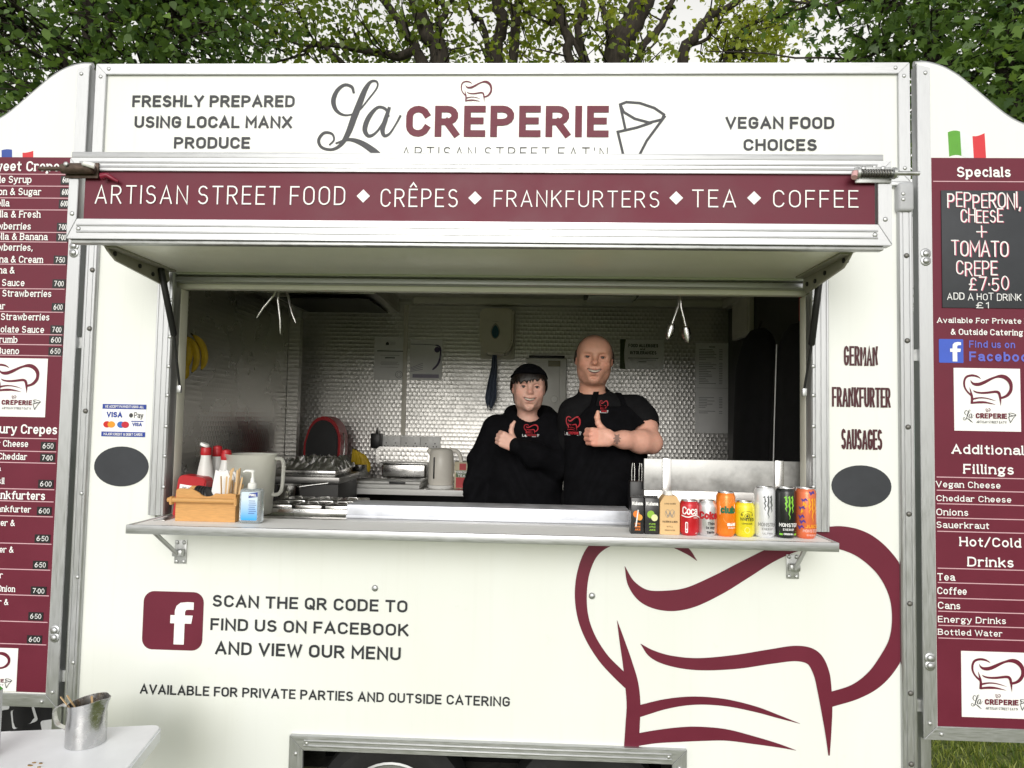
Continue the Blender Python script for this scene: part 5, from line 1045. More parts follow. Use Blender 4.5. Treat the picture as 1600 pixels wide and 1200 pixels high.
pr_(o, f, pm('print_purple', (.07, .05, .13), .5), lambda P: (P.ribbon([tuple(p) for p in crom([(a.x + .02 * W, a.z - .12 * H), (a.x + .6 * W, a.z - .13 * H), (a.x + .92 * W, a.z - .18 * H), (a.x + .93 * W, a.z - .45 * H), (a.x + .86 * W, a.z - .62 * H), (a.x + .72 * W, a.z - .74 * H)], 5)], [.004] * 8 + [.010] * 8 + [.014] * 9 + [.008]), P.poly(arc2(a.x + .84 * W, a.z - .25 * H, .02, .02, 0, 340, 14)))); pr_(o, f, pm('print_mauve', (.30, .28, .36), .5), lambda P: (quad(P, a.x + .02, b.x - .02, b.z + .05 * H, b.z + .14 * H), [P.ribbon([(a.x + .02 * W, b.z + (.2 + .03 * k) * H), (a.x + .4 * W, b.z + (.26 + .05 * k) * H)], .003) for k in range(4)]))
o, a, b, W, H = paper((969, 530), (1037, 577.5), 'allergy_notice', 'landscape notice about food allergies with a green margin', 'notice')
pr_(o, f, pm('print_moss', (.05, .075, .025), .5), lambda P: P.poly([(a.x, b.z), (a.x + .13 * W, b.z)] + [(a.x + (.13 - .035 * math.sin(t / 8 * 3.14)) * W, b.z + H * t / 8) for t in range(1, 8)] + [(a.x + .13 * W, a.z), (a.x, a.z)]))
pr_(o, on_y(2.189), pm('print_darkmoss', (.03, .04, .02), .5), lambda P: (P.text('FOOD ALLERGIES', a.x + .19 * W, a.x + .87 * W, a.z - .26 * H, a.z - .15 * H, .2, sp=.14), P.text('and', a.x + .46 * W, a.x + .57 * W, a.z - .36 * H, a.z - .29 * H, .18), P.text('INTOLERANCES', a.x + .23 * W, a.x + .83 * W, a.z - .50 * H, a.z - .39 * H, .2, sp=.14), P.ribbon([(a.x + .19 * W, a.z - .63 * H), (a.x + .87 * W, a.z - .63 * H)], .004), P.ribbon([(a.x + .24 * W, a.z - .69 * H), (a.x + .82 * W, a.z - .69 * H)], .002), P.ribbon([(a.x + .43 * W, a.z - .75 * H), (a.x + .6 * W, a.z - .75 * H)], .004)))
o, a, b, W, H = paper((1087, 535.5), (1138, 677), 'price_list', 'long printed price list made of two sheets on the back wall', 'price list')
rr = random.Random(5)
pr_(o, f, INKG, lambda P: (P.ribbon([(a.x + .42 * W, a.z - .045 * H), (a.x + .58 * W, a.z - .045 * H)], .006), [(P.ribbon([(a.x + .11 * W, a.z - v * H), (a.x + rr.uniform(.3, .64) * W, a.z - v * H)], .0032), P.ribbon([(b.x - .28 * W, a.z - v * H), (b.x - .19 * W, a.z - v * H)], .0032)) for v in list(np.arange(.075, .2, .018)) + list(np.arange(.225, .46, .019)) + list(np.arange(.61, .72, .018)) + [.76, .78]], P.ribbon([(a.x, a.z - .503 * H), (b.x, a.z - .503 * H)], .0015)))
# ceiling fittings
a = at(919, 463, 1.86); b = at(993, 463, 1.86)
o = thing('ceiling_light', 'unlit rectangular ceiling light with a ribbed cover', 'ceiling light', ((a.x + b.x) / 2, 1.9, CEILZ - .04)); box('housing', a.x - .02, b.x + .02, 1.80, 2.02, CEILZ - .03, CEILZ - .0005, BLACK, o, .004); box('diffuser', a.x, b.x, 1.82, 2.0, CEILZ - .046, CEILZ - .0305, pm('diffuser', (.92, .92, .90), .25, .1), o, .004)
for k in range(6): box('diffuser_rib', a.x + .01, b.x - .01, 1.832 + .028 * k, 1.840 + .028 * k, CEILZ - .0485, CEILZ - .0462, WPLAS, o)
c = at(781, 443, 1.35); o = thing('roof_vent', 'round domed vent in the trailer ceiling', 'vent', (c.x, 1.35, CEILZ - .03)); lathe('vent_dome', [(.085, -.028), (.10, -.022), (.108, -.006), (.108, -.0004)], CEIL, o, 36, (c.x, 1.35, CEILZ))
# extractor hood
hz = at(623, 488, 2.18).z; hx1 = at(623, 488, 2.18).x
o = thing('extractor_hood', 'stainless extractor hood under the ceiling above the griddle', 'extractor hood', ((XL + hx1) / 2, 1.85, hz))
prism('canopy', [(1.50, hz + .012), (1.50, CEILZ - .004), (2.188, CEILZ - .004), (2.188, hz - .004)], 'x', XL + .055, hx1, TURN, o); box('hood_lip', XL + .055, hx1 - .001, 1.492, 1.4995, hz + .004, hz + .028, STEEL, o, .001); box('filter', XL + .12, hx1 - .06, 1.56, 2.12, hz - .016, hz - .0105, BLACK, o)
box('hood_light', at(377, 432, 1.2).x, at(412, 440, 1.2).x, 1.1, 1.35, CEILZ - .05, CEILZ - .001, CPLAS, o, .003)
# wall cabinet, coats, safety sign on the right wall
a = at(1142, 470, 1.65); b = at(1190, 528, 1.45)
o = thing('wall_cabinet', 'small cream fuse cabinet high in the right corner', 'wall cabinet', (1.22, 1.75, b.z)); xa = at(1146, 500, 1.95).x
box('cabinet', xa, XR - .052, 1.62, 1.98, at(1160, 526, 1.75).z, at(1160, 455, 1.75).z, CPLAS, o, .004); box('door', xa - .006, xa - .0005, 1.64, 1.96, at(1160, 520, 1.75).z, at(1160, 460, 1.75).z, CPLAS, o, .002)
def coat(name, label, y0, y1, x0, zt, zb, seed):
    r_ = np.random.default_rng(seed); n, mz = 40, 26; V_, F_ = [], []; ph = r_.random(4) * 6
    for j in range(mz + 1):
        t = j / mz; z = zt + (zb - zt) * t; sh = min(1, t * 5) ** .5
        for i in range(n):
            an = 2 * math.pi * i / n; ry = (y1 - y0) / 2 * (.35 + .65 * sh) * (1 + .06 * t); rx = .075 * (.4 + .6 * sh) * (1 + .5 * t)
            k = 1 + .10 * math.sin(an * 5 + ph[0] + t * 1.5) * t + .05 * math.sin(an * 9 + ph[1]) * t
            V_.append((x0 + rx * k * math.cos(an), (y0 + y1) / 2 + ry * k * math.sin(an), z))
    for j in range(mz):
        for i in range(n): F_.append((j * n + i, j * n + (i + 1) % n, (j + 1) * n + (i + 1) % n, (j + 1) * n + i))
    F_.append(tuple(range(n))[::-1]); F_.append(tuple(mz * n + i for i in range(n)))
    o_ = thing(name, label, 'coat', (x0, (y0 + y1) / 2, zb)); mesh_obj('garment', V_, F_, pm('black_cloth', (.007, .007, .008), .85, var=.3, bump=.2), o_, True); tube('loop', [(x0, (y0 + y1) / 2, zt - .01), (x0 + .02, (y0 + y1) / 2, zt + .05)], .005, BLACK, o_, 6); return o_
coat('hanging_coat', 'black coat hanging nearest the opening on the right wall', .42, .80, 1.145, 2.19, 1.30, 3)
c2 = coat('hanging_coat', 'black coat hanging further back beside the price list', .86, 1.40, 1.130, 2.23, 1.25, 6)
q = at(1223, 522, .60); tube('coat_zip', [(1.055, .62, 2.10), (1.045, .62, 1.75), (1.038, .62, 1.45)], .0025, WPLAS, bpy.data.objects['hanging_coat'], 6)
a = at(1249, 440, .35); b = at(1259, 501, .35); o = thing('safety_sign', 'red fire safety sign at the top of the right jamb', 'sign', (a.x, .35, b.z)); box('plate', a.x, a.x + .075, .352, .356, b.z, a.z, REDP, o); 
pr_(o, on_y(.3512), WPR, lambda P: (P.text('A', a.x + .006, a.x + .02, a.z - .05, a.z - .03, .18), P.ribbon([(a.x + .012, b.z + .06), (a.x + .016, b.z + .03), (a.x + .010, b.z + .01)], .007)))
box('sign_arm', a.x + .03, XR - .051, .3565, .366, a.z - .03, a.z - .01, CEIL, o)
# tongs hung from the header
def tongs(name, label, top, tips, Y, lobes):
    p = at(*top, Y); o_ = thing(name, label, 'tongs', at(*tips[0], Y), 'tongs hung from the header rail')
    for k, t in enumerate(tips):
        e = at(*t, Y + (.012 if k else -.006)); d = (e - p); L_ = d.length; d.normalize(); sd = Vector((d.z, 0, -d.x)).normalized()
        tube('arm', [p, p + d * L_ * .35 + sd * (.008 if k else -.008), p + d * L_ * .72], [.004, .0055, .005], STEEL, o_, 8)
        if lobes:
            V_, F_ = [], []; n = 9
            for i in range(n + 1):
                t_ = i / n; w_ = .017 * math.sin(math.pi * min(1, .18 + t_ * .80)) ** .6 * (1 + .14 * math.sin(i * 3.3)); c_ = p + d * L_ * (.70 + .30 * t_)
                for j in range(5): u = j / 4 - .5; V_.append(c_ + sd * u * 2 * w_ + Vector((0, -.008 + .028 * u * u * 2, 0)))
            for i in range(n):
                for j in range(4): F_.append((i * 5 + j, i * 5 + j + 1, i * 5 + j + 6, i * 5 + j + 5))
            m_ = mesh_obj('scallop', V_, F_, STEEL, o_, True); s_ = m_.modifiers.new('thickness', 'SOLIDIFY'); s_.thickness = .0015
        else: tube('tip', [p + d * L_ * .70, p + d * L_ * .9, e], [.005, .0045, .002], STEEL, o_, 8)
    tube('ring', [p + Vector((.010 * math.cos(t), 0, .012 + .012 * math.sin(t))) for t in np.linspace(0, 5.8, 10)], .0018, STEEL, o_, 6, True); return o_
tongs('serving_tongs', 'scalloped serving tongs hanging near the price list', (1063, 449), ((1044, 530), (1075, 536)), .16, True)
t1 = tongs('kitchen_tongs', 'slim steel tongs hanging by the left of the header', (437, 441), ((401, 497), (438, 522)), .18, False)
tongs('kitchen_tongs', 'single slim tong blade hanging beside the left tongs', (439, 441), ((462, 505),), .21, False)
# ------------------------------------------------------------------ people: implicit bodies meshed with surface nets
class Field:
    def __init__(s, lo, hi, h):
        s.lo = np.array(lo, np.float32); s.h = h; s.n = np.ceil((np.array(hi) - s.lo) / h).astype(int) + 1
        s.f = np.full(s.n, 1.0, np.float32); s.ax = [s.lo[i] + np.arange(s.n[i], dtype=np.float32) * h for i in range(3)]
    def sl(s, c, r):
        a = np.clip(np.floor((np.array(c) - r - s.lo) / s.h).astype(int), 0, s.n); b = np.clip(np.ceil((np.array(c) + r - s.lo) / s.h).astype(int) + 1, 0, s.n)
        return tuple(slice(int(a[i]), int(b[i])) for i in range(3))
    def pts(s, q): return np.stack(np.meshgrid(*[s.ax[i][q[i]] for i in range(3)], indexing='ij'), -1)
    def put(s, fn, c, r, k, op='u'):
        q = s.sl(c, np.array(r) + 2.2 * k + 2 * s.h)
        if any(t.stop <= t.start for t in q): return
        P = s.pts(q); d = fn(P); f = s.f[q]
        if op == 'u': h_ = np.maximum(k - np.abs(f - d), 0) / k; s.f[q] = np.minimum(f, d) - h_ * h_ * k / 4
        elif op == 's': h_ = np.maximum(k - np.abs(f + d), 0) / k; s.f[q] = np.maximum(f, -d) + h_ * h_ * k / 4
    def ell(s, c, r, k=.01, op='u', T=None):
        c = np.array(c, float); r = np.array(r, float)
        if T is None:
            s.put(lambda P: _ell((P - c.astype(np.float32)), r), c, r, k, op)
        else:
            wc, Ri, sc = T; w = np.array(wc) + np.linalg.inv(Ri).dot(c) * sc
            s.put(lambda P: _ell(((P - np.array(wc, np.float32)) @ Ri.T.astype(np.float32)) / sc - c, r) * sc, w, np.full(3, r.max() * sc), k, op)
    def cap(s, a, b, ra, rb, k=.01, op='u', T=None):
        a = np.array(a, float); b = np.array(b, float)
        if T is not None:
            wc, Ri, sc = T; iv = np.linalg.inv(Ri); a = np.array(wc) + iv.dot(a) * sc; b = np.array(wc) + iv.dot(b) * sc; ra *= sc; rb *= sc
        s.put(lambda P: _cap(P, a, b, ra, rb), (a + b) / 2, np.abs(b - a) / 2 + max(ra, rb), k, op)
    def chain(s, pts, rad, k=.01, op='u', T=None):
        for i in range(len(pts) - 1): s.cap(pts[i], pts[i + 1], rad[i], rad[i + 1], k, op, T)
    def mesh(s):
        f = s.f; sg = f < 0; n = f.shape
        cnt = np.zeros(tuple(np.array(n) - 1), np.uint8)
        for dx in (0, 1):
            for dy in (0, 1):
                for dz in (0, 1): cnt += sg[dx:n[0] - 1 + dx, dy:n[1] - 1 + dy, dz:n[2] - 1 + dz]
        act = (cnt > 0) & (cnt < 8); idx = np.argwhere(act); vid = np.full(act.shape, -1, np.int32); vid[act] = np.arange(len(idx))
        acc = np.zeros((len(idx), 3), np.float32); num = np.zeros(len(idx), np.float32)
        cor = [(a, b, c) for a in (0, 1) for b in (0, 1) for c in (0, 1)]
        V = {c: f[idx[:, 0] + c[0], idx[:, 1] + c[1], idx[:, 2] + c[2]] for c in cor}
        for c in cor:
            for ax in range(3):
                if c[ax]: continue
                d = list(c); d[ax] = 1; d = tuple(d); a, b = V[c], V[d]; m = (a < 0) != (b < 0)
                t = np.where(m, a / np.where(m, a - b, 1), 0); p = np.tile(np.array(c, np.float32), (len(idx), 1)); p[:, ax] = t
                acc[m] += p[m]; num[m] += 1
        v = (idx + acc / num[:, None]) * s.h + s.lo
        faces = []
        for ax in range(3):
            o = [1, 1, 1]; o[ax] = 0
            u, w = [(1, 2), (2, 0), (0, 1)][ax]
            A = sg[tuple(slice(1, n[i] - 1) if i != ax else slice(0, n[i] - 1) for i in range(3))]; B = sg[tuple(slice(1, n[i] - 1) if i != ax else slice(1, n[i]) for i in range(3))]
            e = np.argwhere(A != B); fl = A[A != B]
            base = e + np.array(o)
            def cell(du, dw):
                q = base.copy(); q[:, u] -= du; q[:, w] -= dw; return vid[q[:, 0], q[:, 1], q[:, 2]]
            qd = np.stack([cell(1, 1), cell(0, 1), cell(0, 0), cell(1, 0)], -1); qd[~fl] = qd[~fl][:, ::-1]; faces.append(qd)
        F_ = np.concatenate(faces); F_ = F_[(F_ >= 0).all(1)]
        return v, F_
def _ell(p, r):
    r = r.astype(np.float32); k0 = np.sqrt(((p / r) ** 2).sum(-1)) + 1e-9; k1 = np.sqrt(((p / (r * r)) ** 2).sum(-1)) + 1e-9; return k0 * (k0 - 1) / k1
def _cap(P, a, b, ra, rb):
    a = a.astype(np.float32); d = (b - a).astype(np.float32); L2 = max(float((d * d).sum()), 1e-12); t = np.clip(((P - a) @ d) / L2, 0, 1)
    q = P - a - t[..., None] * d; return np.sqrt((q * q).sum(-1)) - (ra + (rb - ra) * t)
def np_mesh(name, v, F_, m, parent=None, col=None):
    me = bpy.data.meshes.new(name); me.vertices.add(len(v)); me.vertices.foreach_set('co', v.astype(np.float32).ravel())
    me.loops.add(len(F_) * 4); me.loops.foreach_set('vertex_index', F_.astype(np.int32).ravel()); me.polygons.add(len(F_)); me.polygons.foreach_set('loop_start', np.arange(0, len(F_) * 4, 4, dtype=np.int32))
    me.update(calc_edges=True); me.validate(); me.polygons.foreach_set('use_smooth', [True] * len(me.polygons)); me.materials.append(m)
    if col is not None:
        at_ = me.color_attributes.new('tone', 'FLOAT_COLOR', 'POINT'); at_.data.foreach_set('color', np.c_[col, np.ones(len(col))].astype(np.float32).ravel())
    o = bpy.data.objects.new(name, me); link(o, parent); return o
def skin_mat():
    m = bpy.data.materials.new('skin'); m.use_nodes = True; N = m.node_tree.nodes; L = m.node_tree.links; b = N['Principled BSDF']
    a = N.new('ShaderNodeVertexColor'); a.layer_name = 'tone'; tc = N.new('ShaderNodeTexCoord'); nz = N.new('ShaderNodeTexNoise'); nz.inputs['Scale'].default_value = 60; nz.inputs['Detail'].default_value = 6; L.new(tc.outputs['Object'], nz.inputs['Vector'])
    mr = N.new('ShaderNodeMapRange'); mr.inputs['To Min'].default_value = .86; mr.inputs['To Max'].default_value = 1.12; L.new(nz.outputs['Fac'], mr.inputs['Value'])
    mx = N.new('ShaderNodeVectorMath'); mx.operation = 'SCALE'; L.new(a.outputs['Color'], mx.inputs[0]); L.new(mr.outputs[0], mx.inputs['Scale']); L.new(mx.outputs[0], b.inputs['Base Color'])
    b.inputs['Roughness'].default_value = .48; b.inputs['Subsurface Weight'].default_value = .12; b.inputs['Subsurface Radius'].default_value = (.012, .004, .002); b.inputs['Subsurface Scale'].default_value = .5; b.inputs['Specular IOR Level'].default_value = .4
    bp = N.new('ShaderNodeBump'); bp.inputs['Strength'].default_value = .15; bp.inputs['Distance'].default_value = .002; L.new(nz.outputs['Fac'], bp.inputs['Height']); L.new(bp.outputs[0], b.inputs['Normal'])
    return m
SKIN = skin_mat()
EYEW = pm('eye_white', (.36, .33, .31), .25, var=.03); IRIS = pm('iris', (.035, .030, .028), .2); TEETH = pm('teeth', (.60, .56, .48), .3, var=.04); MOUTH = pm('mouth_inside', (.06, .012, .012), .5)
BCLOTH = pm('black_cotton', (.0032, .0032, .0042), .9, var=.35, scale=30, bump=.45, bscale=22, spec=.12); CHARC = pm('charcoal_cotton', (.009, .009, .010), .9, var=.2, scale=30, bump=.4, bscale=22, spec=.12)
DENIM = pm('dark_trousers', (.010, .011, .014), .85, var=.3, bump=.3); HAIRD = pm('dark_hair', (.012, .008, .006), .45, var=.5, scale=120, stretch=(1, 1, .2), bump=.6, bscale=150)
HAIRG = pm('cropped_hair', (.030, .020, .014), .7, var=.4, scale=150, bump=.5, bscale=200)
def hfun(T, P):
    wc, Ri, sc = T; return ((P - np.array(wc)) @ Ri.T) / sc
def head(F, T, male, k=.012):
    "skull, face and neck in head units: eyes at z=0, chin at -.115, crown at +.120, face towards -y"
    w = 1.0 if male else .97
    F.ell((0, .020, .026), (.0755 * w, .096, .0765), .02, T=T); F.ell((0, -.016, -.010), (.0680 * w, .072, .084), .04, T=T)
    F.ell((0, -.026, -.062), (.0560 * w, .060, .052), .03, T=T); F.ell((0, -.066, -.098), (.024 if male else .019, .022, .018), .025, T=T)
    for s in (-1, 1):
        F.ell((s * (.050 if male else .044), -.005, -.060), (.016 if male else .014, .036, .034), .035, T=T)
        F.ell((s * .040 * w, -.064, -.030), (.025, .021, .023), .024, T=T)              # raised smiling cheek
        F.ell((s * .049 * w, -.050, .0), (.014, .026, .014), .02, T=T)
    F.cap((-.036, -.080 if male else -.077, .020), (.036, -.080 if male else -.077, .020), .0105 if male else .008, .0105 if male else .008, .018, T=T); F.ell((0, -.060, .040), (.054, .030, .036), .045, T=T)
    for s in (-1, 1): F.ell((s * .0325, -.096, .002), (.0185, .016, .0125), .014, 's', T=T)
    nz_ = 1 if male else .84; F.cap((0, -.084, .012), (0, -.088 - .019 * nz_, -.022), .0075 * nz_, .0105 * nz_, .012, T=T); F.ell((0, -.088 - .020 * nz_, -.026), (.0125 * nz_, .0115 * nz_, .0105 * nz_), .008, T=T)
    for s in (-1, 1): F.ell((s * .0135 * nz_, -.097, -.0285), (.0085 * nz_, .0095, .0075 * nz_), .007, T=T)
    for s in (-1, 1):
        F.chain([(s * .017, -.102, -.030), (s * .030, -.095, -.046), (s * .036, -.083, -.064)], [.0026, .0034, .0024] if male else [.0016, .0024, .0016], .010, 's', T)   # smile fold
        F.ell((s * .0325, -.0775, .0005), (.0150, .0140, .0130), .004, T=T)               # lids
    # mouth
    F.ell((0, -.074, -.060), (.034, .020, .026), .022, T=T)
    up = [(-.034, -.076, -.0475), (-.018, -.0910, -.0545), (0, -.0955, -.0555), (.018, -.0910, -.0545), (.034, -.076, -.0475)]
    lo = [(-.033, -.076, -.0490), (-.019, -.0885, -.0685), (0, -.0925, -.0755), (.019, -.0885, -.0685), (.033, -.076, -.0490)]
    F.chain(up, [.0022, .0032, .0034, .0032, .0022], .006, T=T); F.chain(lo, [.0022, .0036, .0042, .0036, .0022], .006, T=T)
    [F.chain([(-.029, -.076 - o_, -.0510), (-.015, -.089 - o_, -.0605), (0, -.093 - o_, -.0645), (.015, -.089 - o_, -.0605), (.029, -.076 - o_, -.0510)], [.0022, .0056, .0066, .0056, .0022], .002, 's', T) for o_ in (-.004, .004, .010)]
    F.ell((0, -.090, -.0865), (.016, .010, .006), .012, 's', T=T)
    for s in (-1, 1):   # lid slits
        F.ell((s * .0325, -.0925, -.0010), (.0128, .010, .0030 if male else .0036), .002, 's', T=T)
        F.ell((s * .079 * w, .012, -.004), (.0075, .019, .031), .008, T=T); F.ell((s * .084 * w, .008, -.002), (.0060, .0105, .019), .005, 's', T=T); F.ell((s * .073 * w, .002, -.024), (.007, .010, .010), .006, T=T)
    F.cap((0, .022, -.050), (0, .040, -.165), .054 * w if male else .048, .060 if male else .050, .03, T=T)
    if male: F.ell((0, -.030, -.105), (.040, .030, .014), .02, T=T)
def face_bits(T, parent, male):
    wc, Ri, sc = T; M_ = Matrix.Translation(Vector(wc)) @ Matrix([list(r) for r in np.linalg.inv(Ri)]).to_4x4() @ Matrix.Scale(sc, 4)
    for s in (-1, 1):
        v, f = lathe_v([(.0005, -.0118), (.006, -.0102), (.0102, -.006), (.0118, 0), (.0102, .006), (.006, .0102), (.0005, .0118)], 16)
        Me = M_ @ Matrix.Translation((s * .0325, -.0775, -.0008)) @ Matrix.Rotation(R(90), 4, 'X')
        e = mesh_obj('eye', [Me @ Vector(p) for p in v], f, EYEW, parent, True)
        v, f = lathe_v([(.0068, .0100), (.0064, .0112), (.003, .0124), (.0004, .0126)], 16); mesh_obj('iris', [Me @ Vector(p) for p in v], f, IRIS, e, True)
        lash = [(s * .0205, -.0885, .0005), (s * .027, -.0930, .0030), (s * .0335, -.0935, .0034), (s * .040, -.0905, .0024), (s * .0455, -.0850, -.0005)]
        tube('eyelash', [M_ @ Vector(tuple(p)) for p in crom(lash, 3)], [(.0006 + .0009 * math.sin(math.pi * i / 12)) * sc * (1.0 if male else 1.4) for i in range(13)], HAIRD, e, 5)
        br = [(s * .014, -.0935, .0185), (s * .026, -.0925, .0235), (s * .038, -.0835, .0235), (s * .047, -.072, .0185)]
        tube('eyebrow', [M_ @ Vector(tuple(p)) for p in crom(br, 4)], [(.0022 + .0016 * math.sin(math.pi * i / 12)) * sc * (1.1 if not male else 1.15) for i in range(13)], HAIRD if not male else pm('sandy_brow', (.16, .085, .055), .8), parent, 6)
    v, f = [], []
    n = 12
    for i in range(n + 1):
        t = (i / n - .5) * 1.5; x = .0225 * math.sin(t) / math.sin(.75); y = -.0865 + .013 * (1 - math.cos(t)) / (1 - math.cos(.75)); dz = .0035 * (1 - abs(i / n - .5) * 2) ** .7
        up_ = .0075 * (i / n * 2 - 1) ** 2; x *= 1.2; v += [(x, y, -.0555 + up_), (x, y - .0008, -.0610 + up_), (x, y, -.0640 - dz * .4 + up_)]
    for i in range(n): a = i * 3; f += [(a, a + 1, a + 4, a + 3), (a + 1, a + 2, a + 5, a + 4)]
    o = mesh_obj('teeth', [M_ @ Vector(p) for p in v], f, TEETH, parent, True)
def skin_tone(P, T, base, male):
    q = hfun(T, P); c = np.tile(np.array(base), (len(P), 1))
    def blob(ce, r, col, a):
        nonlocal c
        d = (((q - np.array(ce)) / np.array(r)) ** 2).sum(1); wgt = (a * np.exp(-d * 1.2))[:, None]; c = c * (1 - wgt) + np.array(col) * wgt
    b = np.array(base)
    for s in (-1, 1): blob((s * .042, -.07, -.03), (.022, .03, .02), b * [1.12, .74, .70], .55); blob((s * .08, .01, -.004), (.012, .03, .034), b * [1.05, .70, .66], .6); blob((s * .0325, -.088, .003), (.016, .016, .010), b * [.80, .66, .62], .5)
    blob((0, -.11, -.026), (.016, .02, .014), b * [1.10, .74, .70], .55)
    lip = np.array([.40, .135, .115]) if not male else np.array([.36, .14, .12])
    onlip = (np.abs(q[:, 0]) < .035) & (q[:, 1] < -.070) & (q[:, 2] < -.0450) & (q[:, 2] > -.0785)
    zc = -.0632 + .012 * (q[:, 0] / .034) ** 2; edge = np.abs(q[:, 2] - zc) < (.0125 * (1 - (np.abs(q[:, 0]) / .037) ** 2)); k_ = onlip & edge; c[k_] = c[k_] * .35 + lip * .65
    ins = onlip & (q[:, 1] > -.0865 + .014 * (q[:, 0] / .028) ** 2) & (np.abs(q[:, 0]) < .027) & (np.abs(q[:, 2] - zc - .001) < .006); c[ins] = (.06, .012, .012)
    if male:
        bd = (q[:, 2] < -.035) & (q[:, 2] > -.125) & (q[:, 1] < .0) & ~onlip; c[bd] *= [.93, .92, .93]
    return c
def head_T(p, yaw, tilt, sc, nod=0):
    Rm = Matrix.Rotation(yaw, 3, 'Z') @ Matrix.Rotation(tilt, 3, 'Y') @ Matrix.Rotation(nod, 3, 'X'); A = np.array(Rm)
    return (np.array(p), A.T, sc)
def fist(F, wrist, d, up, s):
    "closed left hand, thumb up: back of the hand towards the viewer; d runs from wrist to knuckles"
    w = np.array(wrist, float); d = np.array(d, float); d /= np.linalg.norm(d); up = np.array(up, float); up -= d * up.dot(d); up /= np.linalg.norm(up); b = np.cross(up, d)
    if b[1] < 0: b = -b                                  # b: towards the body (palm side)
    L = lambda x, y, z: w + (d * x + b * y + up * z) * s
    for z0, x1 in ((.026, .082), (.009, .086), (-.009, .083), (-.026, .076)): F.cap(L(.012, 0, z0 * .72), L(x1 - .006, -.002, z0), .0165 * s, .0135 * s, .010)
    for i, (z0, x1, r) in enumerate(((.028, .084, .0112), (.0095, .088, .0116), (-.0095, .085, .0112), (-.027, .078, .0098))):
        k1, k2, k3 = L(x1, -.002, z0), L(x1 + .010, .034, z0 * .95), L(x1 - .026, .046, z0 * .93)
        F.chain([k1, k2, k3, L(x1 - .040, .030, z0 * .93)], [r * s, r * .95 * s, r * .9 * s, r * .8 * s], .003)
        F.ell(L(x1 - .001, -.006, z0), np.full(3, .0085 * s), .004)
    F.cap(L(.012, .004, .010), L(.040, .014, .034), .020 * s, .0160 * s, .014)      # thumb mound
    F.chain([L(.034, .014, .032), L(.054, .016, .058), L(.061, .014, .082), L(.060, .012, .104)], [.0150 * s, .0118 * s, .0112 * s, .0078 * s], .006)
    F.chain([L(.066, .034, .020), L(.044, .034, .012)], [.011 * s, .011 * s], .006)
def shell_region(name, F, off, mask, m, parent, sub=None):
    G_ = Field.__new__(Field); G_.lo, G_.h, G_.n, G_.ax = F.lo, F.h, F.n, F.ax
    P = np.stack(np.meshgrid(*F.ax, indexing='ij'), -1); G_.f = np.maximum(F.f - off, mask(P)).astype(np.float32); v, f = G_.mesh(); return np_mesh(name, v, f, m, parent)
def project_logo(name, o, fn, m, parent, lift=.002):
    "lay printed strokes on a garment: (x,z) -> nearest cloth surface seen from the front"
    me = o.data; n = len(me.vertices); co = np.empty(n * 3, np.float32); me.vertices.foreach_get('co', co); co = co.reshape(-1, 3)
    loc = o.matrix_world.translation if False else Vector((0, 0, 0)); bv = BVHTree.FromPolygons([tuple(c) for c in co], [tuple(p.vertices) for p in me.polygons])
    def fm(u, v, l):
        h = bv.ray_cast(Vector((u, -1.5, v)), Vector((0, 1, 0))); return (u, (h[0].y if h[0] else .5) - lift - l * 2, v)
    P = Print(fm); fn(P); return P.build(name, m, parent)
LOGOR = pm('embroidery_red', (.40, .018, .028), .7); LOGOW = pm('embroidery_white', (.60, .60, .60), .7)
def garment_logo(o, parent, p0, p1, Y, partial=False):
    a = at(*p0, Y); b = at(*p1, Y); W = b.x - a.x; H = a.z - b.z
    project_logo('hat_emblem', o, lambda P: small_hat(P, a.x + .08 * W, b.x - .04 * W, b.z + .22 * H, a.z, 1.25, 3), LOGOR, parent)
    project_logo('emblem_lettering', o, lambda P: P.text('La', a.x, a.x + .24 * W, b.z, b.z + .20 * H, .22), LOGOW, parent)
    project_logo('emblem_lettering', o, lambda P: (P.text('CREPERIE', a.x + .26 * W, a.x + .86 * W, b.z + .05 * H, b.z + .19 * H, .2)), LOGOR, parent)
    project_logo('emblem_lettering', o, lambda P: (P.ribbon([(a.x + .2 * W, b.z + .005 * H), (a.x + .82 * W, b.z + .005 * H)], .0018), P.ribbon([(a.x + .90 * W, b.z + .2 * H), (b.x, b.z + .18 * H), (a.x + .93 * W, b.z + .02 * H), (a.x + .90 * W, b.z + .2 * H)], .002)), LOGOW, parent)
def legs(root, hip, spread, floor, col):
    F = Field((hip[0] - .25, hip[1] - .2, floor - .01), (hip[0] + .25, hip[1] + .25, hip[2] + .12), .009)
    for s in (-1, 1):
        x = hip[0] + s * spread; F.chain([(x, hip[1], hip[2]), (x + s * .01, hip[1] - .01, (hip[2] + floor) / 2 + .02), (x + s * .015, hip[1] + .02, floor + .08)], [.095, .068, .058], .05)
    F.ell((hip[0], hip[1], hip[2] + .02), (.175, .125, .11), .05); v, f = F.mesh(); np_mesh('trousers', v, f, col, root)
    for s in (-1, 1):
        x = hip[0] + s * (spread + .015); F = Field((x - .07, hip[1] - .24, floor), (x + .07, hip[1] + .14, floor + .13), .007)
        F.cap((x, hip[1] + .05, floor + .045), (x, hip[1] - .14, floor + .036), .044, .036, .02); F.cap((x, hip[1] + .03, floor + .05), (x, hip[1] + .03, floor + .12), .045, .045, .03); v, f = F.mesh(); v[:, 2] = np.maximum(v[:, 2], floor + .001); np_mesh('shoe', v, f, BLACK, root)
V3 = lambda p: np.array(p)
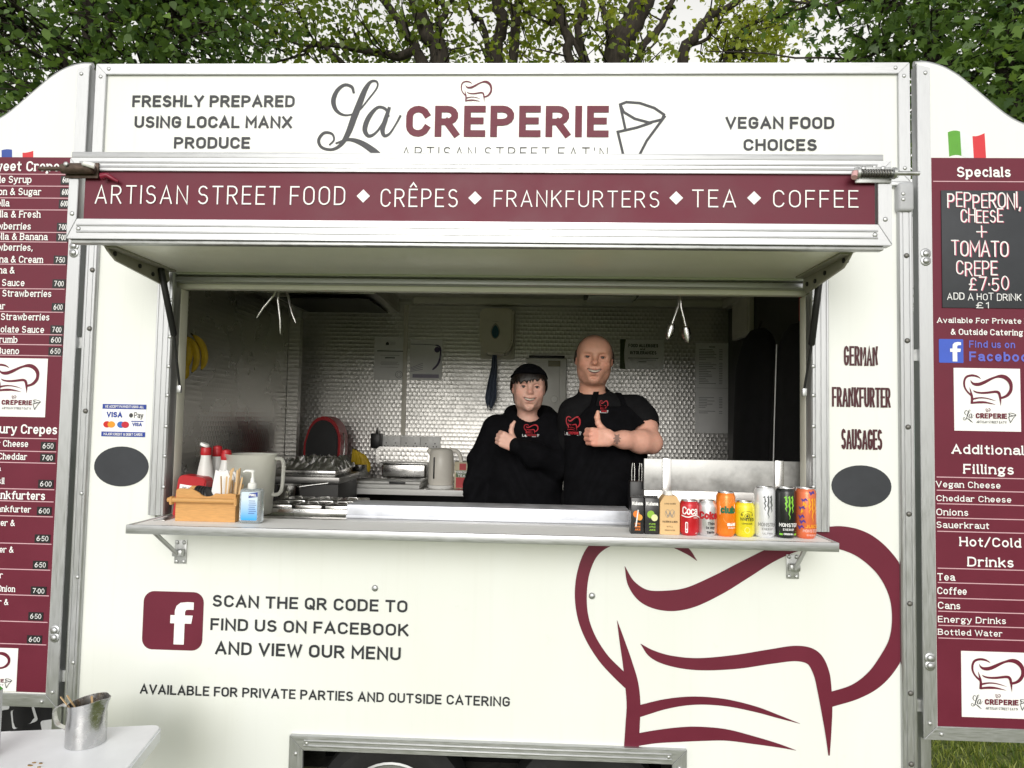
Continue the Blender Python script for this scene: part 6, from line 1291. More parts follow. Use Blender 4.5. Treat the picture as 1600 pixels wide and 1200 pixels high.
# ---------------- the man
def build_man():
    Hc = at(928.5, 559.5, .58); T = head_T(Hc, R(-2), R(2.5), 1.0, R(2)); ch = .0025
    sL, sR = V3(at(893, 643, .62)), V3(at(996, 638, .60)); el = V3(at(1018, 692, .47)); wr = V3(at(955, 685, .355)); kn = V3(at(915, 682, .335))
    F = Field((-.02, .20, 1.42), (.62, .80, 2.16), ch); head(F, T, True)
    nk = np.array(T[0]) + np.array([.002, .04, -.172])
    F.ell(nk + [0, .0, -.10], (.15, .09, .10), .04); F.cap(nk + [0, 0, -.06], sL + [.01, 0, -.02], .06, .052, .04); F.cap(nk + [0, 0, -.06], sR + [-.01, 0, -.02], .06, .052, .04); F.ell(nk + [0, .0, -.26], (.14, .09, .14), .05)
    F.chain([sR + [-.005, 0, -.015], (sR + el) / 2 + [.004, 0, 0], el], [.052, .047, .043], .03); F.chain([el, el * .72 + wr * .28, el * .3 + wr * .7, wr], [.043, .047, .034, .027], .025)
    fist(F, wr, kn - wr, (-.10, 0, 1), 1.0)
    F.cap(sL + [.0, .0, -.02], sL + [-.02, .03, -.25], .05, .04, .03)
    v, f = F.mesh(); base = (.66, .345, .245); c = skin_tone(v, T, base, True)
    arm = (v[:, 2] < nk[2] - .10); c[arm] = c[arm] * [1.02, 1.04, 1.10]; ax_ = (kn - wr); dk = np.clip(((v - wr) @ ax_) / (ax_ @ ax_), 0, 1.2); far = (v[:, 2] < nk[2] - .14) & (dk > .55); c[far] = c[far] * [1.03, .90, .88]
    tt = V3(at(964, 686, .34)); d = np.hypot((v[:, 0] - tt[0]) / .0135, (v[:, 2] - tt[2]) / .020); an = np.arctan2(v[:, 2] - tt[2], v[:, 0] - tt[0]); ink = (d < 1 + .22 * np.sin(an * 7) + .12 * np.sin(an * 13)) & (v[:, 1] < wr[1] + .03); c[ink] = c[ink] * .35 + np.array([.05, .065, .07]) * .65
    root = np_mesh('person', v, f, SKIN, None, c)
    tag(root, 'balding person in a black t-shirt and apron giving a thumbs up', 'person', 'two people behind the counter')
    face_bits(T, root, True)
    G_ = Field(T[0] - .14, T[0] + .16, .003); head(G_, T, True)
    def hm(P):
        q = hfun(T, P); front = .022 - .62 * np.clip(.070 - q[..., 2], 0, .058); return np.maximum(np.maximum(front - q[..., 1], -.055 + .9 * np.clip(.05 - q[..., 1], 0, .06) - q[..., 2]) , np.maximum(-1, q[..., 2] - .20))
    shell_region('hair', G_, .0032, hm, HAIRG, root)
    # t-shirt
    S = Field((-.05, .38, 1.20), (.62, .86, 1.98), .006); cx = (sL[0] + sR[0]) / 2
    S.ell((cx, .61, sL[2] - .07), (.185, .115, .13), .05); S.ell((cx, .59, sL[2] - .22), (.185, .130, .18), .06); S.ell((cx, .575, sL[2] - .42), (.188, .150, .22), .06)
    S.cap(nk + [0, .004, -.035], sL + [.015, 0, -.012], .066, .064, .04); S.cap(nk + [0, .004, -.035], sR + [-.015, 0, -.012], .066, .064, .04); S.cap(nk + [0, 0, -.02], nk + [0, .01, .012], .074, .070, .02)
    hem = sR + (el - sR) * .62
    S.chain([sR + [-.01, 0, -.005], (sR + hem) / 2 + [.003, 0, .002], hem], [.062, .061, .062], .03); S.chain([sL + [.01, 0, -.005], sL + [-.015, .02, -.20]], [.066, .06], .03)
    P = S.pts((slice(None),) * 3); dn = hem - sR; dn /= np.linalg.norm(dn)
    S.f += (.004 * np.sin(P[..., 2] * 55 + 9 * np.sin(P[..., 0] * 14)) * np.clip((1.80 - P[..., 2]) * 6, 0, 1)).astype(np.float32)
    S.cap(hem + dn * .045, hem + dn * .16, .075, .075, .004, 's')
    S.put(lambda Q: _cap(Q, nk + [0, -.01, .035], nk + [0, -.05, .16], .062, .09), nk + [0, -.03, .09], (.12, .12, .16), .006, 's')
    S.cap(nk + [0, 0, -.01], nk + [0, 0, .10], .0555, .06, .004, 's')
    v, f = S.mesh(); sh = np_mesh('t_shirt', v, f, CHARC, root)
    # bib apron
    bz = at(930, 634, .47).z; xa, xb = at(878, 660, .48).x, at(984, 660, .48).x
    def am(P):
        x, y, z = P[..., 0], P[..., 1], P[..., 2]; top = bz + .0 * x; half = np.where(z > bz - .10, .088 + (bz - z) * .9, .19)
        body = np.maximum(np.maximum(z - top, np.abs(x - cx - .012) - half), y - .62); s1 = np.maximum(np.maximum(np.abs((x - (cx + .080)) + (z - bz) * .30) - .013, bz - .02 - z), y - .70); s2 = np.maximum(np.maximum(np.abs((x - (cx - .060)) - (z - bz) * .30) - .013, bz - .02 - z), y - .70); return np.minimum(body, np.minimum(s1, s2))
    ap = shell_region('apron', S, .006, am, BCLOTH, root)
    garment_logo(ap, root, (883, 650), (909, 681), .45); garment_logo(ap, root, (937, 625), (952, 645), .46)
    legs(root, (cx, .60, 1.16), .09, FLOOR, DENIM)
    return root
build_man()
# ---------------- the woman
def build_woman():
    Hc = at(826.5, 605, .66); T = head_T(Hc, R(5), R(2), .93, R(1))
    sL, sR = V3(at(772, 668, .70)), V3(at(868, 664, .70)); el = V3(at(868, 722, .60)); wr = V3(at(806, 697, .475)); kn = V3(at(784, 690, .46))
    F = Field((-.26, .30, 1.42), (.16, .84, 2.06), .0025); head(F, T, False); nk = np.array(T[0]) + np.array([.004, .036, -.150])
    F.ell(nk + [0, 0, -.11], (.13, .08, .10), .04); F.cap(nk + [0, 0, -.06], sR + [-.02, 0, -.02], .05, .045, .04); F.cap(nk + [0, 0, -.06], sL + [.02, 0, -.02], .05, .045, .04)
    F.chain([sR + [-.02, 0, -.02], el, wr], [.045, .038, .024], .03); fist(F, wr, kn - wr + np.array([0, 0, .012]), (.10, 0, 1), .86)
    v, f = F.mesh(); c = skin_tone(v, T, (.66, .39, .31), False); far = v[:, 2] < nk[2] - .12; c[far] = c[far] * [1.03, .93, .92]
    root = np_mesh('person', v, f, SKIN, None, c); tag(root, 'shorter person in a black hooded top and cap giving a thumbs up', 'person', 'two people behind the counter'); face_bits(T, root, False)
    # hair: fringe and sides, under the cap
    G_ = Field(T[0] - .15, T[0] + .17, .003); head(G_, T, False)
    def hm(P):
        q = hfun(T, P); saw = .007 * np.sin(q[..., 0] * 330 + 2 * np.sin(q[..., 0] * 90)); fr = (.024 + .55 * np.clip(q[..., 0] + .005, -.03, .05) * .45 + saw) - q[..., 2]
        back = np.maximum(.034 - q[..., 1], -.085 - q[..., 2]); side = np.maximum(np.maximum(-.028 - q[..., 1], .006 - .8 * np.clip(q[..., 1], -.03, .05) - q[..., 2]), .060 - np.abs(q[..., 0])); return np.minimum(np.minimum(fr, back), side)
    shell_region('hair', G_, .009, hm, HAIRD, root)
    def cm(P): q = hfun(T, P); return (.047 - .15 * np.clip(q[..., 1], -.1, .1)) - q[..., 2]
    cp = shell_region('cap', G_, .014, cm, BCLOTH, root)
    wc, Ri, sc = T; M_ = Matrix.Translation(Vector(wc)) @ Matrix([list(r) for r in np.linalg.inv(Ri)]).to_4x4() @ Matrix.Scale(sc, 4); V_, F_ = [], []
    for i in range(15):
        a_ = R(-64 + 128 * i / 14)
        for j in range(5):
            t = j / 4; V_.append(M_ @ Vector(((.074 + .004 * t) * math.sin(a_), .01 - (.108 + .034 * t * math.cos(a_) ** .5) * math.cos(a_), .052 + .010 * math.cos(a_) + .004 * t)))
    for i in range(14):
        for j in range(4): F_.append((i * 5 + j, (i + 1) * 5 + j, (i + 1) * 5 + j + 1, i * 5 + j + 1))
    pk = mesh_obj('cap_peak', V_, F_, BCLOTH, root, True); pk.modifiers.new('thickness', 'SOLIDIFY').thickness = .004
    # hooded top
    S = Field((-.34, .38, 1.16), (.20, .94, 1.92), .006); cx = (sL[0] + sR[0]) / 2
    S.ell((cx, .70, sL[2] - .06), (.165, .11, .12), .05); S.ell((cx, .69, sL[2] - .20), (.185, .135, .18), .06); S.ell((cx, .685, sL[2] - .42), (.205, .155, .24), .06)
    S.cap(nk + [0, .0, -.04], sL + [.02, 0, -.01], .06, .062, .04); S.cap(nk + [0, .0, -.04], sR + [-.02, 0, -.01], .06, .062, .04)
    for k in range(24):     # hood gathered round the neck
        a0, a1 = 2 * math.pi * k / 24, 2 * math.pi * (k + 1) / 24; g_ = lambda a: nk + np.array([.088 * math.sin(a), .035 - .075 * math.cos(a), -.018 + .050 * (.5 - .5 * math.cos(a)) + .022 * abs(math.sin(a))]); S.cap(g_(a0), g_(a1), .026, .026, .018)
    S.ell(nk + [.0, .09, .005], (.10, .05, .055), .03)
    wl2 = wr + (wr - el) / np.linalg.norm(wr - el) * .002
    S.chain([sR + [-.02, 0, -.01], (sR + el) / 2 + [.02, .01, 0], el + [.004, .0, -.006]], [.066, .066, .062], .03); S.chain([el + [.004, 0, -.006], (el + wr) / 2 + [0, 0, -.004], wl2], [.062, .054, .036], .03)
    lw = V3(at(741, 790, .62)); S.chain([sL + [.01, 0, -.01], V3(at(752, 722, .69)), V3(at(743, 765, .66)), lw], [.066, .060, .056, .045], .03)
    P = S.pts((slice(None),) * 3); S.f += (.005 * np.sin(P[..., 2] * 50 + 8 * np.sin(P[..., 0] * 13 + 1)) * np.clip((1.72 - P[..., 2]) * 6, 0, 1)).astype(np.float32)
    S.cap(nk + [0, -.012, -.012], nk + [0, -.03, .12], .056, .075, .008, 's')
    v, f = S.mesh(); hd = np_mesh('hooded_top', v, f, BCLOTH, root); garment_logo(hd, root, (816, 663), (842, 683), .55)
    for px in (777, 806): pass
    q = at(777, 684, .545); lathe('toggle', [(.002, 0), (.004, .004), (.002, .012)], WPLAS, root, 8, (q.x, q.y, q.z))
    legs(root, (cx, .70, 1.05), .085, FLOOR, DENIM)
    return root
build_woman()
# ------------------------------------------------------------------ trees behind the trailer
def leaf_mat(name, c0, c1, trans):
    m = bpy.data.materials.new(name); m.use_nodes = True; N = m.node_tree.nodes; L = m.node_tree.links; b = N['Principled BSDF']
    a = N.new('ShaderNodeAttribute'); a.attribute_name = 'tint'; cr = N.new('ShaderNodeValToRGB'); cr.color_ramp.elements[0].color = (*c0, 1); cr.color_ramp.elements[1].color = (*c1, 1)
    L.new(a.outputs['Fac'], cr.inputs[0]); L.new(cr.outputs[0], b.inputs['Base Color']); b.inputs['Roughness'].default_value = .42
    t = N.new('ShaderNodeBsdfTranslucent'); hsv = N.new('ShaderNodeHueSaturation'); hsv.inputs['Saturation'].default_value = 1.15; hsv.inputs['Value'].default_value = 1.5; hsv.inputs['Hue'].default_value = .485; L.new(cr.outputs[0], hsv.inputs['Color']); L.new(hsv.outputs[0], t.inputs['Color'])
    mx = N.new('ShaderNodeMixShader'); mx.inputs[0].default_value = trans; L.new(b.outputs[0], mx.inputs[1]); L.new(t.outputs[0], mx.inputs[2]); L.new(mx.outputs[0], N['Material Output'].inputs['Surface']); return m
BARK = pm('bark', (.034, .027, .021), .9, var=.5, scale=14, stretch=(3, 3, .6), bump=.9, bscale=25)
def leaves_mesh(name, C, size, m, parent, tint, seed, droop=.55, lobes=False):
    r = np.random.default_rng(seed); n = len(C); s = size * (.65 + .7 * r.random(n))
    nrm = r.normal(size=(n, 3)); nrm[:, 2] = np.abs(nrm[:, 2]) + .45; nrm /= np.linalg.norm(nrm, axis=1)[:, None]
    d = r.normal(size=(n, 3)); d[:, 2] -= droop; d -= nrm * (d * nrm).sum(1)[:, None]; d /= np.linalg.norm(d, axis=1)[:, None] + 1e-9; w = np.cross(nrm, d)
    if lobes: prof = [(0, 0), (.30, .42), (.42, .18), (.62, .52), (.68, .20), (1.05, 0)]
    else: prof = [(0, 0), (.25, .34), (.55, .40), (.80, .22), (1.05, 0)]
    ring = prof + [(a, -b) for a, b in prof[-2:0:-1]]; k = len(ring); V_ = np.empty((n, k, 3), np.float32)
    for i, (a, b) in enumerate(ring): V_[:, i] = C + d * (a * s)[:, None] + w * (b * s)[:, None] + nrm * ((abs(b) * .35 - a * a * .22) * s)[:, None]
    me = bpy.data.meshes.new(name); me.vertices.add(n * k); me.vertices.foreach_set('co', V_.ravel()); me.loops.add(n * k); me.loops.foreach_set('vertex_index', np.arange(n * k, dtype=np.int32)); me.polygons.add(n); me.polygons.foreach_set('loop_start', np.arange(0, n * k, k, dtype=np.int32)); me.update(calc_edges=True)
    at_ = me.attributes.new('tint', 'FLOAT', 'POINT'); at_.data.foreach_set('value', np.repeat(np.clip(tint, 0, 1), k).astype(np.float32)); me.materials.append(m); o = bpy.data.objects.new(name, me); link(o, parent); return o
def join_tubes(name, lst, m, parent, n=8):
    V_, F_ = [], []
    for pts, rad in lst:
        v, f = tube_v(pts, rad, n if max(rad) > .03 else 4); b = len(V_); V_ += [tuple(p) for p in v]; F_ += [tuple(b + i for i in q) for q in f]
    return mesh_obj(name, V_, F_, m, parent, True)
def tree(label, Y, limbs, spans, n_leaf, size, mat, seed, lobes=False, bright=.5):
    r = np.random.default_rng(seed); D = Y + 2.5; base = at(limbs[0][0][0], 100, Y); o = thing('tree', label, 'tree', (base.x, Y, 0), 'trees rising behind the trailer'); lst = []; wood = []
    for li, lb in enumerate(limbs):
        pts = [Vector(at(p[0], p[1], Y + (p[3] if len(p) > 3 else 0))) for p in lb]; rad = [p[2] * D / FPX for p in lb]
        if li == 0:
            b0 = Vector((pts[0].x + .15, Y, 0)); pts = [b0, b0.lerp(pts[0], .5) + Vector((.08, .05, 0))] + pts; rad = [rad[0] * 1.9, rad[0] * 1.25] + rad
        else:
            tr = Vector((base.x + .1, Y, pts[0].z - 1.6)); pts = [tr] + pts; rad = [rad[0] * 1.1] + rad
        e = pts[-1] + (pts[-1] - pts[-2]).normalized() * 1.6 + Vector((r.normal() * .3, r.normal() * .3, .2)); pts.append(e); rad.append(rad[-1] * .35)
        q = crom([(*p, ra) for p, ra in zip(pts, rad)], 5); q = [(x + r.normal() * .012, y + r.normal() * .012, z, ra) for x, y, z, ra in q]; lst.append(([Vector(p[:3]) for p in q], [max(.006, p[3]) for p in q])); wood += [np.array(p[:3]) for p in q if p[2] > 3.2]
    W = np.array(wood); C = []; TI = []
    for (x0, x1, z0, z1, dy, dens) in spans:
        xa, xb = at(x0, 50, Y).x, at(x1, 50, Y).x; za, zb = at(800, z1, Y).z, at(800, z0, Y).z; ncl = int(n_leaf * dens / 16)
        for _ in range(ncl):
            c = np.array([r.uniform(xa, xb), max(3.05, Y + r.normal() * dy), r.uniform(za, zb)]); near = W[np.argmin(((W - c) ** 2).sum(1))]; tone = np.clip(bright + r.normal() * .22, 0, 1)
            if r.random() < .55:
                mid = (near + c) / 2 + r.normal(size=3) * .12 + [0, 0, .1]; tw = [Vector(near), Vector(mid), Vector(c)]; dd = np.linalg.norm(c - near)
                if dd < 2.2: lst.append((tw, [.014, .009, .004]))
            k = r.integers(10, 22); p = c + r.normal(size=(k, 3)) * np.array([.20, .20, .13]); p[:, 1] = np.maximum(p[:, 1], 2.75); C.append(p); TI.append(np.full(k, tone) + r.normal(size=k) * .13)
    join_tubes('trunk', lst, BARK, o); leaves_mesh('crown', np.concatenate(C).astype(np.float32), size, mat, o, np.concatenate(TI), seed + 1, lobes=lobes); return o
LM_D = leaf_mat('dark_leaves', (.038, .082, .027), (.185, .300, .072), .42); LM_M = leaf_mat('mid_leaves', (.060, .110, .026), (.25, .33, .060), .45); LM_Y = leaf_mat('fresh_leaves', (.095, .155, .028), (.33, .39, .075), .48)
tree('dense dark green broadleaf tree behind the left end of the trailer', 4.6, [[(150, 110, 16), (143, 50, 14), (138, 0, 12)], [(168, 46, 8), (188, 24, 7), (212, -8, 6)], [(95, 78, 6), (75, 62, 6), (50, 50, 5)], [(262, 45, 4), (255, 10, 4), (246, -6, 4)]],
     [(-160, 230, -190, 330, .9, .62), (200, 330, -150, 150, .8, .20), (330, 430, -60, 110, .6, .05)], 21000, .072, LM_D, 11, bright=.45)
tree('broadleaf tree with a long low branch behind the LA sign', 5.6, [[(690, 112, 16), (668, 55, 13), (648, -6, 11)], [(662, 98, 8), (620, 88, 7), (575, 80, 6), (520, 70, 4), (490, 72, 3), (430, 52, 2)], [(655, 92, 8), (636, 55, 7), (600, 2, 6)], [(684, 58, 6), (697, 20, 5), (690, -10, 4)], [(520, 82, 4), (480, 80, 3), (460, 90, 2)]],
     [(380, 640, -120, 100, .7, .50), (640, 760, -120, 110, .6, .22), (440, 640, 60, 110, .5, .08)], 5400, .068, LM_M, 21, bright=.5)
tree('slim upright tree behind the middle of the roof sign', 6.6, [[(775, 112, 11), (784, 45, 10), (776, -6, 9)], [(757, 50, 5), (740, 30, 4), (735, 15, 3)], [(805, 45, 8), (803, 15, 8), (812, -10, 7)]],
     [(715, 860, -120, 110, .7, 1.0)], 2000, .070, LM_Y, 31, bright=.5)
tree('leaning thick-limbed tree behind the right half of the roof sign', 6.2, [[(962, 112, 21), (982, 45, 19), (1012, -20, 17)], [(893, 108, 7), (888, 58, 8), (872, 12, 7), (868, -10, 6)], [(1000, 88, 6), (1028, 48, 6), (1045, 15, 5), (1054, -6, 4)], [(952, 80, 5), (950, 38, 4), (938, 0, 4)], [(885, 42, 4), (860, 36, 3), (845, 30, 2)], [(905, 60, 6), (912, 30, 6), (915, -4, 5)]],
     [(820, 985, -120, 112, .7, .62), (985, 1040, -120, 40, .4, .09), (985, 1030, 70, 112, .4, .08)], 3400, .070, LM_Y, 41, bright=.45)
tree('lighter young tree with an arching branch behind the VEGAN sign', 7.4, [[(1068, 112, 9), (1084, 62, 8), (1112, 24, 7), (1155, 0, 5)], [(1060, 100, 3), (1105, 60, 3), (1123, 35, 3), (1124, 5, 2)], [(1150, 60, 3), (1200, 30, 3), (1225, 20, 2)]],
     [(1110, 1225, 18, 112, .4, .8), (1085, 1125, -60, 20, .3, .06)], 2500, .068, LM_Y, 51, bright=.72)
tree('dark large-leaved tree behind the right menu board', 3.9, [[(1576, 130, 17), (1566, 60, 16), (1578, -10, 14)], [(1462, 110, 10), (1458, 55, 10), (1438, 8, 8), (1440, -10, 7)], [(1462, 60, 5), (1475, 35, 4), (1490, 15, 3)], [(1420, 30, 5), (1380, 10, 4), (1330, -2, 3), (1270, 8, 2)], [(1400, 80, 3), (1360, 88, 2), (1315, 92, 2)]],
     [(1405, 1760, -190, 300, .45, .75), (1340, 1405, -100, 112, .3, .05), (1240, 1330, -60, 28, .25, .016), (1310, 1400, 78, 112, .25, .010)], 12500, .090, LM_D, 61, lobes=True, bright=.5)
# distant hedge seen in the gaps
def hedge():
    o = thing('hedge', 'distant green hedge seen through the gaps beside the trailer', 'hedge', (0, 13, 0)); r = np.random.default_rng(7); n = 48000; C = np.c_[r.uniform(-28, 28, n), 13 + r.normal(size=n) * .45, r.random(n) ** .8 * 4.6 + .1]
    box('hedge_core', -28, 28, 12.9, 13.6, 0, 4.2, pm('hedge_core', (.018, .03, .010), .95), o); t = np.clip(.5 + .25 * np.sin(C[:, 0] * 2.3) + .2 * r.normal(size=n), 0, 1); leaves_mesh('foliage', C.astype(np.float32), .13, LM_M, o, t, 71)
hedge()
GREEN = pm('green_tarpaulin', (.010, .14, .085), .55, var=.2, scale=3, bump=.4, bscale=4)
def tarp(label, x0, x1, Y, z0, z1):
    o = thing('windbreak', label, 'windbreak', ((x0 + x1) / 2, Y, 0), 'green windbreak screens'); n = 40; V_, F_ = [], []
    for i in range(n + 1):
        u = i / n
        for j in range(5): V_.append((x0 + u * (x1 - x0), Y + .05 * math.sin(u * 23) * (j / 4) + .03 * math.sin(u * 51 + j), z0 + (z1 - z0) * j / 4))
    for i in range(n):
        for j in range(4): a_ = i * 5 + j; F_.append((a_, a_ + 5, a_ + 6, a_ + 1))
    m_ = mesh_obj('screen', V_, F_, GREEN, o, True); m_.modifiers.new('thickness', 'SOLIDIFY').thickness = .004
    for x in np.linspace(x0, x1, 4): tube('pole', [(x, Y + .06, 0), (x, Y + .06, z1 + .1)], .02, WPLAS, o, 10)
    tube('rail', [(x0, Y + .06, z0 + .02), (x1, Y + .06, z0 + .02)], .018, WPLAS, o, 8)
tarp('green tarpaulin screen seen through the gap on the right', 2.2, 5.2, 5.0, .46, 1.80); tarp('green tarpaulin screen seen through the gap on the left', -6.2, -3.3, 5.2, 1.02, 1.75)
# ------------------------------------------------------------------ grass blades round the trailer
def blades():
    r = np.random.default_rng(9); parts = ((1.15, 3.4, .25, 4.5, 26000), (-3.6, -1.2, -.4, 4.0, 12000), (-3.2, 3.4, -1.2, .05, 9000), (1.2, 5, 4.5, 9, 6000)); X = []
    for x0, x1, y0, y1, n in parts: X.append(np.c_[r.uniform(x0, x1, n), r.uniform(y0, y1, n), np.zeros(n)])
    X = np.concatenate(X); n = len(X); h = .025 + .045 * r.random(n) ** 1.5; a = r.random(n) * 6.283; w = .0022 + .002 * r.random(n); ln = r.random(n) * .05; b = r.random(n) * 6.283
    sx = np.c_[np.cos(a), np.sin(a), np.zeros(n)] * w[:, None]; tip = np.c_[np.cos(b) * ln, np.sin(b) * ln, h]; mid = tip * [.4, .4, .62]; V_ = np.empty((n, 5, 3), np.float32); V_[:, 0] = X - sx; V_[:, 1] = X + sx; V_[:, 2] = X + mid + sx * .7; V_[:, 3] = X + tip; V_[:, 4] = X + mid - sx * .7
    me = bpy.data.meshes.new('grass_blades'); me.vertices.add(n * 5); me.vertices.foreach_set('co', V_.ravel()); me.loops.add(n * 5); me.loops.foreach_set('vertex_index', np.arange(n * 5, dtype=np.int32)); me.polygons.add(n); me.polygons.foreach_set('loop_start', np.arange(0, n * 5, 5, dtype=np.int32)); me.update(calc_edges=True)
    t = np.clip(.5 + .25 * np.sin(X[:, 0] * 3.1) * np.cos(X[:, 1] * 2.7) + .28 * r.normal(size=n), 0, 1); at_ = me.attributes.new('tint', 'FLOAT', 'POINT'); at_.data.foreach_set('value', np.repeat(t, 5).astype(np.float32)); me.materials.append(leaf_mat('grass_blade', (.095, .165, .028), (.50, .54, .15), .40)); o = bpy.data.objects.new('grass_blades', me); link(o)
    o['kind'] = 'stuff'; o['label'] = 'short trampled grass around the trailer'; o['category'] = 'grass'
blades()
# ------------------------------------------------------------------ chequered cloth behind the left board
cy = .42; o = thing('chequered_cloth', 'black cloth with white rounded checks hanging behind the left menu board', 'cloth', (-2.0, cy, .15)); CLB = pm('cloth_black', (.010, .010, .012), .8); CLW = pm('cloth_white', (.62, .63, .66), .8)
cxa, cxb = -2.75, -1.63; fold = lambda x, z: cy + .022 * math.sin(x * 21 + z * 2) + .010 * math.sin(x * 47)
V_, F_ = [], []; n = 60
for i in range(n + 1):
    x = cxa + (cxb - cxa) * i / n
    for j in range(9): z = .12 + .78 * j / 8; V_.append((x, fold(x, z), z))
for i in range(n):
    for j in range(8): a_ = i * 9 + j; F_.append((a_, a_ + 9, a_ + 10, a_ + 1))
mesh_obj('cloth_sheet', V_, F_, CLB, o, True).modifiers.new('thickness', 'SOLIDIFY').thickness = .002
pt = .082; ca, sa = math.cos(R(14)), math.sin(R(14))
for i in range(-9, 10):
    for j in range(-6, 7):
        if (i + j) % 2: continue
        cx = -2.1 + (i * ca - j * sa) * pt; cz = .55 + (i * sa + j * ca) * pt
        if not (cxa + .05 < cx < cxb - .05 and .17 < cz < .85): continue
        P = Print(lambda u, v, l: (cx + u * ca - v * sa, fold(cx + u * ca - v * sa, cz + u * sa + v * ca) - .0035, cz + u * sa + v * ca)); h_ = pt * .47; pts = rrect(-h_, h_, -h_, h_, .010, 3); P.poly(pts); P.build('check_patch', CLW, o)
box('cloth_rail', cxa, cxb, cy - .012, cy + .012, .90, .925, ALU, o)
for x in (cxa + .02, cxb - .02): box('rail_leg', x - .012, x + .012, cy + .013, cy + .03, 0, .92, ALU, o)
# ------------------------------------------------------------------ white folding table with jug and carton
def atz(px, py, z):
    d = VR @ Vector(((px - 800) / FPX, 1, -(py - 600) / FPX)); return CAM + d * ((z - CAM.z) / d.z)
TZ = .745; c2 = atz(257, 1131, TZ); c1 = atz(0, 1142, TZ); c3 = atz(207, 1200, TZ); e1 = (c1 - c2).normalized(); e2 = Vector((-e1.y, e1.x, 0)); e2 = e2 if e2.dot(c3 - c2) > 0 else -e2
TABLE = pm('table_white', (.88, .90, .94), .42, var=.04, scale=8, bump=.06, bscale=300)
o = thing('folding_table', 'white plastic folding table in the lower left corner', 'table', (c2 + e1 * .6 + e2 * .35 - Vector((0, 0, TZ)))[:])
MT = Matrix(((e1.x, e2.x, 0, c2.x), (e1.y, e2.y, 0, c2.y), (0, 0, 1, 0), (0, 0, 0, 1)))
prism('table_top', rrect(0, 1.22, 0, .70, .035, 5), 'z', TZ - .045, TZ, TABLE, o, .006, M=MT)
for u in (.14, 1.08):
    for v in (.08, .62): tube('leg', [MT @ Vector((u, v, TZ - .045)), MT @ Vector((u + (.03 if u < .5 else -.03), v, 0))], .0125, ALUD, o, 10)
    tube('leg_brace', [MT @ Vector((u, .08, .30)), MT @ Vector((u, .62, .30))], .010, ALUD, o, 8)
rr = random.Random(12); q0 = atz(66, 1194, TZ)
for k in range(7):
    p = q0 + Vector((rr.uniform(-.03, .02), rr.uniform(-.02, .015), 0)); prism('crumb', [(p.x + .006 * math.cos(t) * rr.uniform(.5, 1.2), p.y + .003 * math.sin(t) * rr.uniform(.5, 1.2)) for t in np.linspace(0, 5.6, 8)], 'z', TZ + .0003, TZ + .0022, pm('crumb', (.32, .19, .06), .8), o)
jb = atz(134, 1160, TZ); jr, jh = .055, .126
o = thing('milk_jug', 'stainless steel milk frothing jug on the white table', 'jug', jb); V_, F_ = [], []; n = 48; prof = [(.93, 0), (1.0, .004), (1.0, .12), (1.0, .3), (.99, .5), (.97, .7), (.97, .85), (1.0, 1.0)]
def jug_ring(k, t, off):
    for i in range(n):
        a_ = 2 * math.pi * i / n; sp = math.exp(-((math.atan2(math.sin(a_), math.cos(a_))) / .30) ** 2) * max(0, (t - .55) / .45) ** 1.5; r_ = jr * k * (1 + .30 * sp) - off; V_.append((jb.x + r_ * math.cos(a_), jb.y + r_ * math.sin(a_), TZ + .0005 + jh * t * (1 + .16 * (math.cos(a_) * .5) * max(0, t - .3) / .7)))
for k, t in prof: jug_ring(k, t, 0)
for k, t in prof[::-1][:-1]: jug_ring(k, t, .0015)
m_ = len(prof) * 2 - 1
for j in range(m_ - 1):
    for i in range(n): F_.append((j * n + i, j * n + (i + 1) % n, (j + 1) * n + (i + 1) % n, (j + 1) * n + i))
F_.append(tuple(range(n))[::-1]); F_.append(tuple((m_ - 1) * n + i for i in range(n)))
mesh_obj('jug_body', V_, F_, pm('jug_steel', (.60, .60, .60), .24, 1.0, var=.10, scale=40, rvar=.12, bump=.08, bscale=40), o, True, 50)
hp_ = crom([(jb.x - jr * .97, jb.y, TZ + jh * .84), (jb.x - jr - .026, jb.y, TZ + jh * .86), (jb.x - jr - .046, jb.y, TZ + jh * .72), (jb.x - jr - .036, jb.y, TZ + jh * .42), (jb.x - jr - .006, jb.y, TZ + jh * .30), (jb.x - jr * .98, jb.y, TZ + jh * .16)], 5)
V_, F_ = [], []
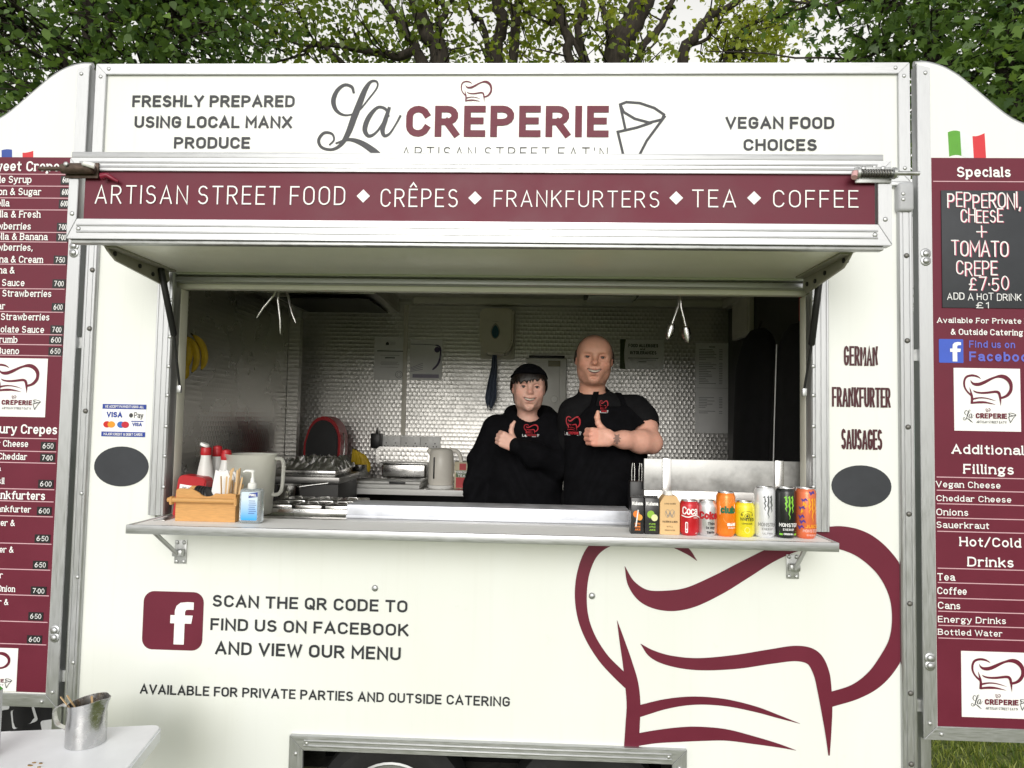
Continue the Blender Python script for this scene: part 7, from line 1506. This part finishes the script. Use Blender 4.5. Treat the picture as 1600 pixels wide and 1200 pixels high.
for i, p in enumerate(hp_):
    a_ = hp_[min(i + 1, len(hp_) - 1)] - hp_[max(i - 1, 0)]; nn = np.array([-a_[2], 0, a_[0]]); nn /= np.linalg.norm(nn)
    for sy, sn in ((-.008, -.0015), (.008, -.0015), (.008, .0015), (-.008, .0015)): V_.append(tuple(p + nn * sn + np.array([0, sy, 0])))
for i in range(len(hp_) - 1):
    for k in range(4): F_.append((i * 4 + k, i * 4 + (k + 1) % 4, i * 4 + 4 + (k + 1) % 4, i * 4 + 4 + k))
F_ += [(3, 2, 1, 0), tuple(len(V_) - 4 + i for i in range(4))]; mesh_obj('jug_handle', V_, F_, STEEL, o, True, 40)
for k, (top, lab) in enumerate((((-.072, -.02, jh + .015), 'wooden stirrer leaning out over the handle of the steel jug'), ((-.066, .0, jh + .012), 'second wooden stirrer beside another in the steel jug'), ((-.008, .03, jh + .0), 'short pale stirrer standing at the back inside the steel jug'))):
    b_ = Vector((jb.x + .02, jb.y + .004 * k, TZ + .02)); t_ = Vector((jb.x + top[0], jb.y + top[1], TZ + top[2])); v = t_ - b_; s = prism('wooden_stirrer', rrect(-.003, .003, 0, v.length, .0028, 2), 'y', -.0007, .0007, BIRCH, None, M=Matrix.Translation(b_) @ v.to_track_quat('Z', 'Y').to_matrix().to_4x4()); tag(rebase(s), lab, 'stirrer', 'stirrers in the steel jug')
kb = atz(-26, 1196, TZ); o = thing('milk_carton', 'green-topped drinks carton at the left edge on the white table', 'carton', (kb.x - .04, kb.y, TZ)); kh = .215
box('carton_body', kb.x - .075, kb.x, kb.y, kb.y + .06, TZ + .0005, TZ + kh * .88, pm('carton_grey', (.50, .51, .52), .45), o, .002); prism('carton_top', [(kb.y, TZ + kh * .8805), (kb.y + .06, TZ + kh * .8805), (kb.y + .034, TZ + kh), (kb.y + .026, TZ + kh)], 'x', kb.x - .075, kb.x, pm('carton_green', (.06, .40, .03), .45), o, .001)
P = Print(on_y(kb.y - .001)); [P.ribbon([(kb.x - .06 + rr.random() * .02, TZ + .06 + k * .012), (kb.x - .006, TZ + .06 + k * .012)], .004) for k in range(10)]; P.build('carton_print', INKG, o); P = Print(on_y(kb.y - .001)); quad(P, kb.x - .074, kb.x - .001, TZ + .02, TZ + .05); P.build('carton_band', CHAR, o)
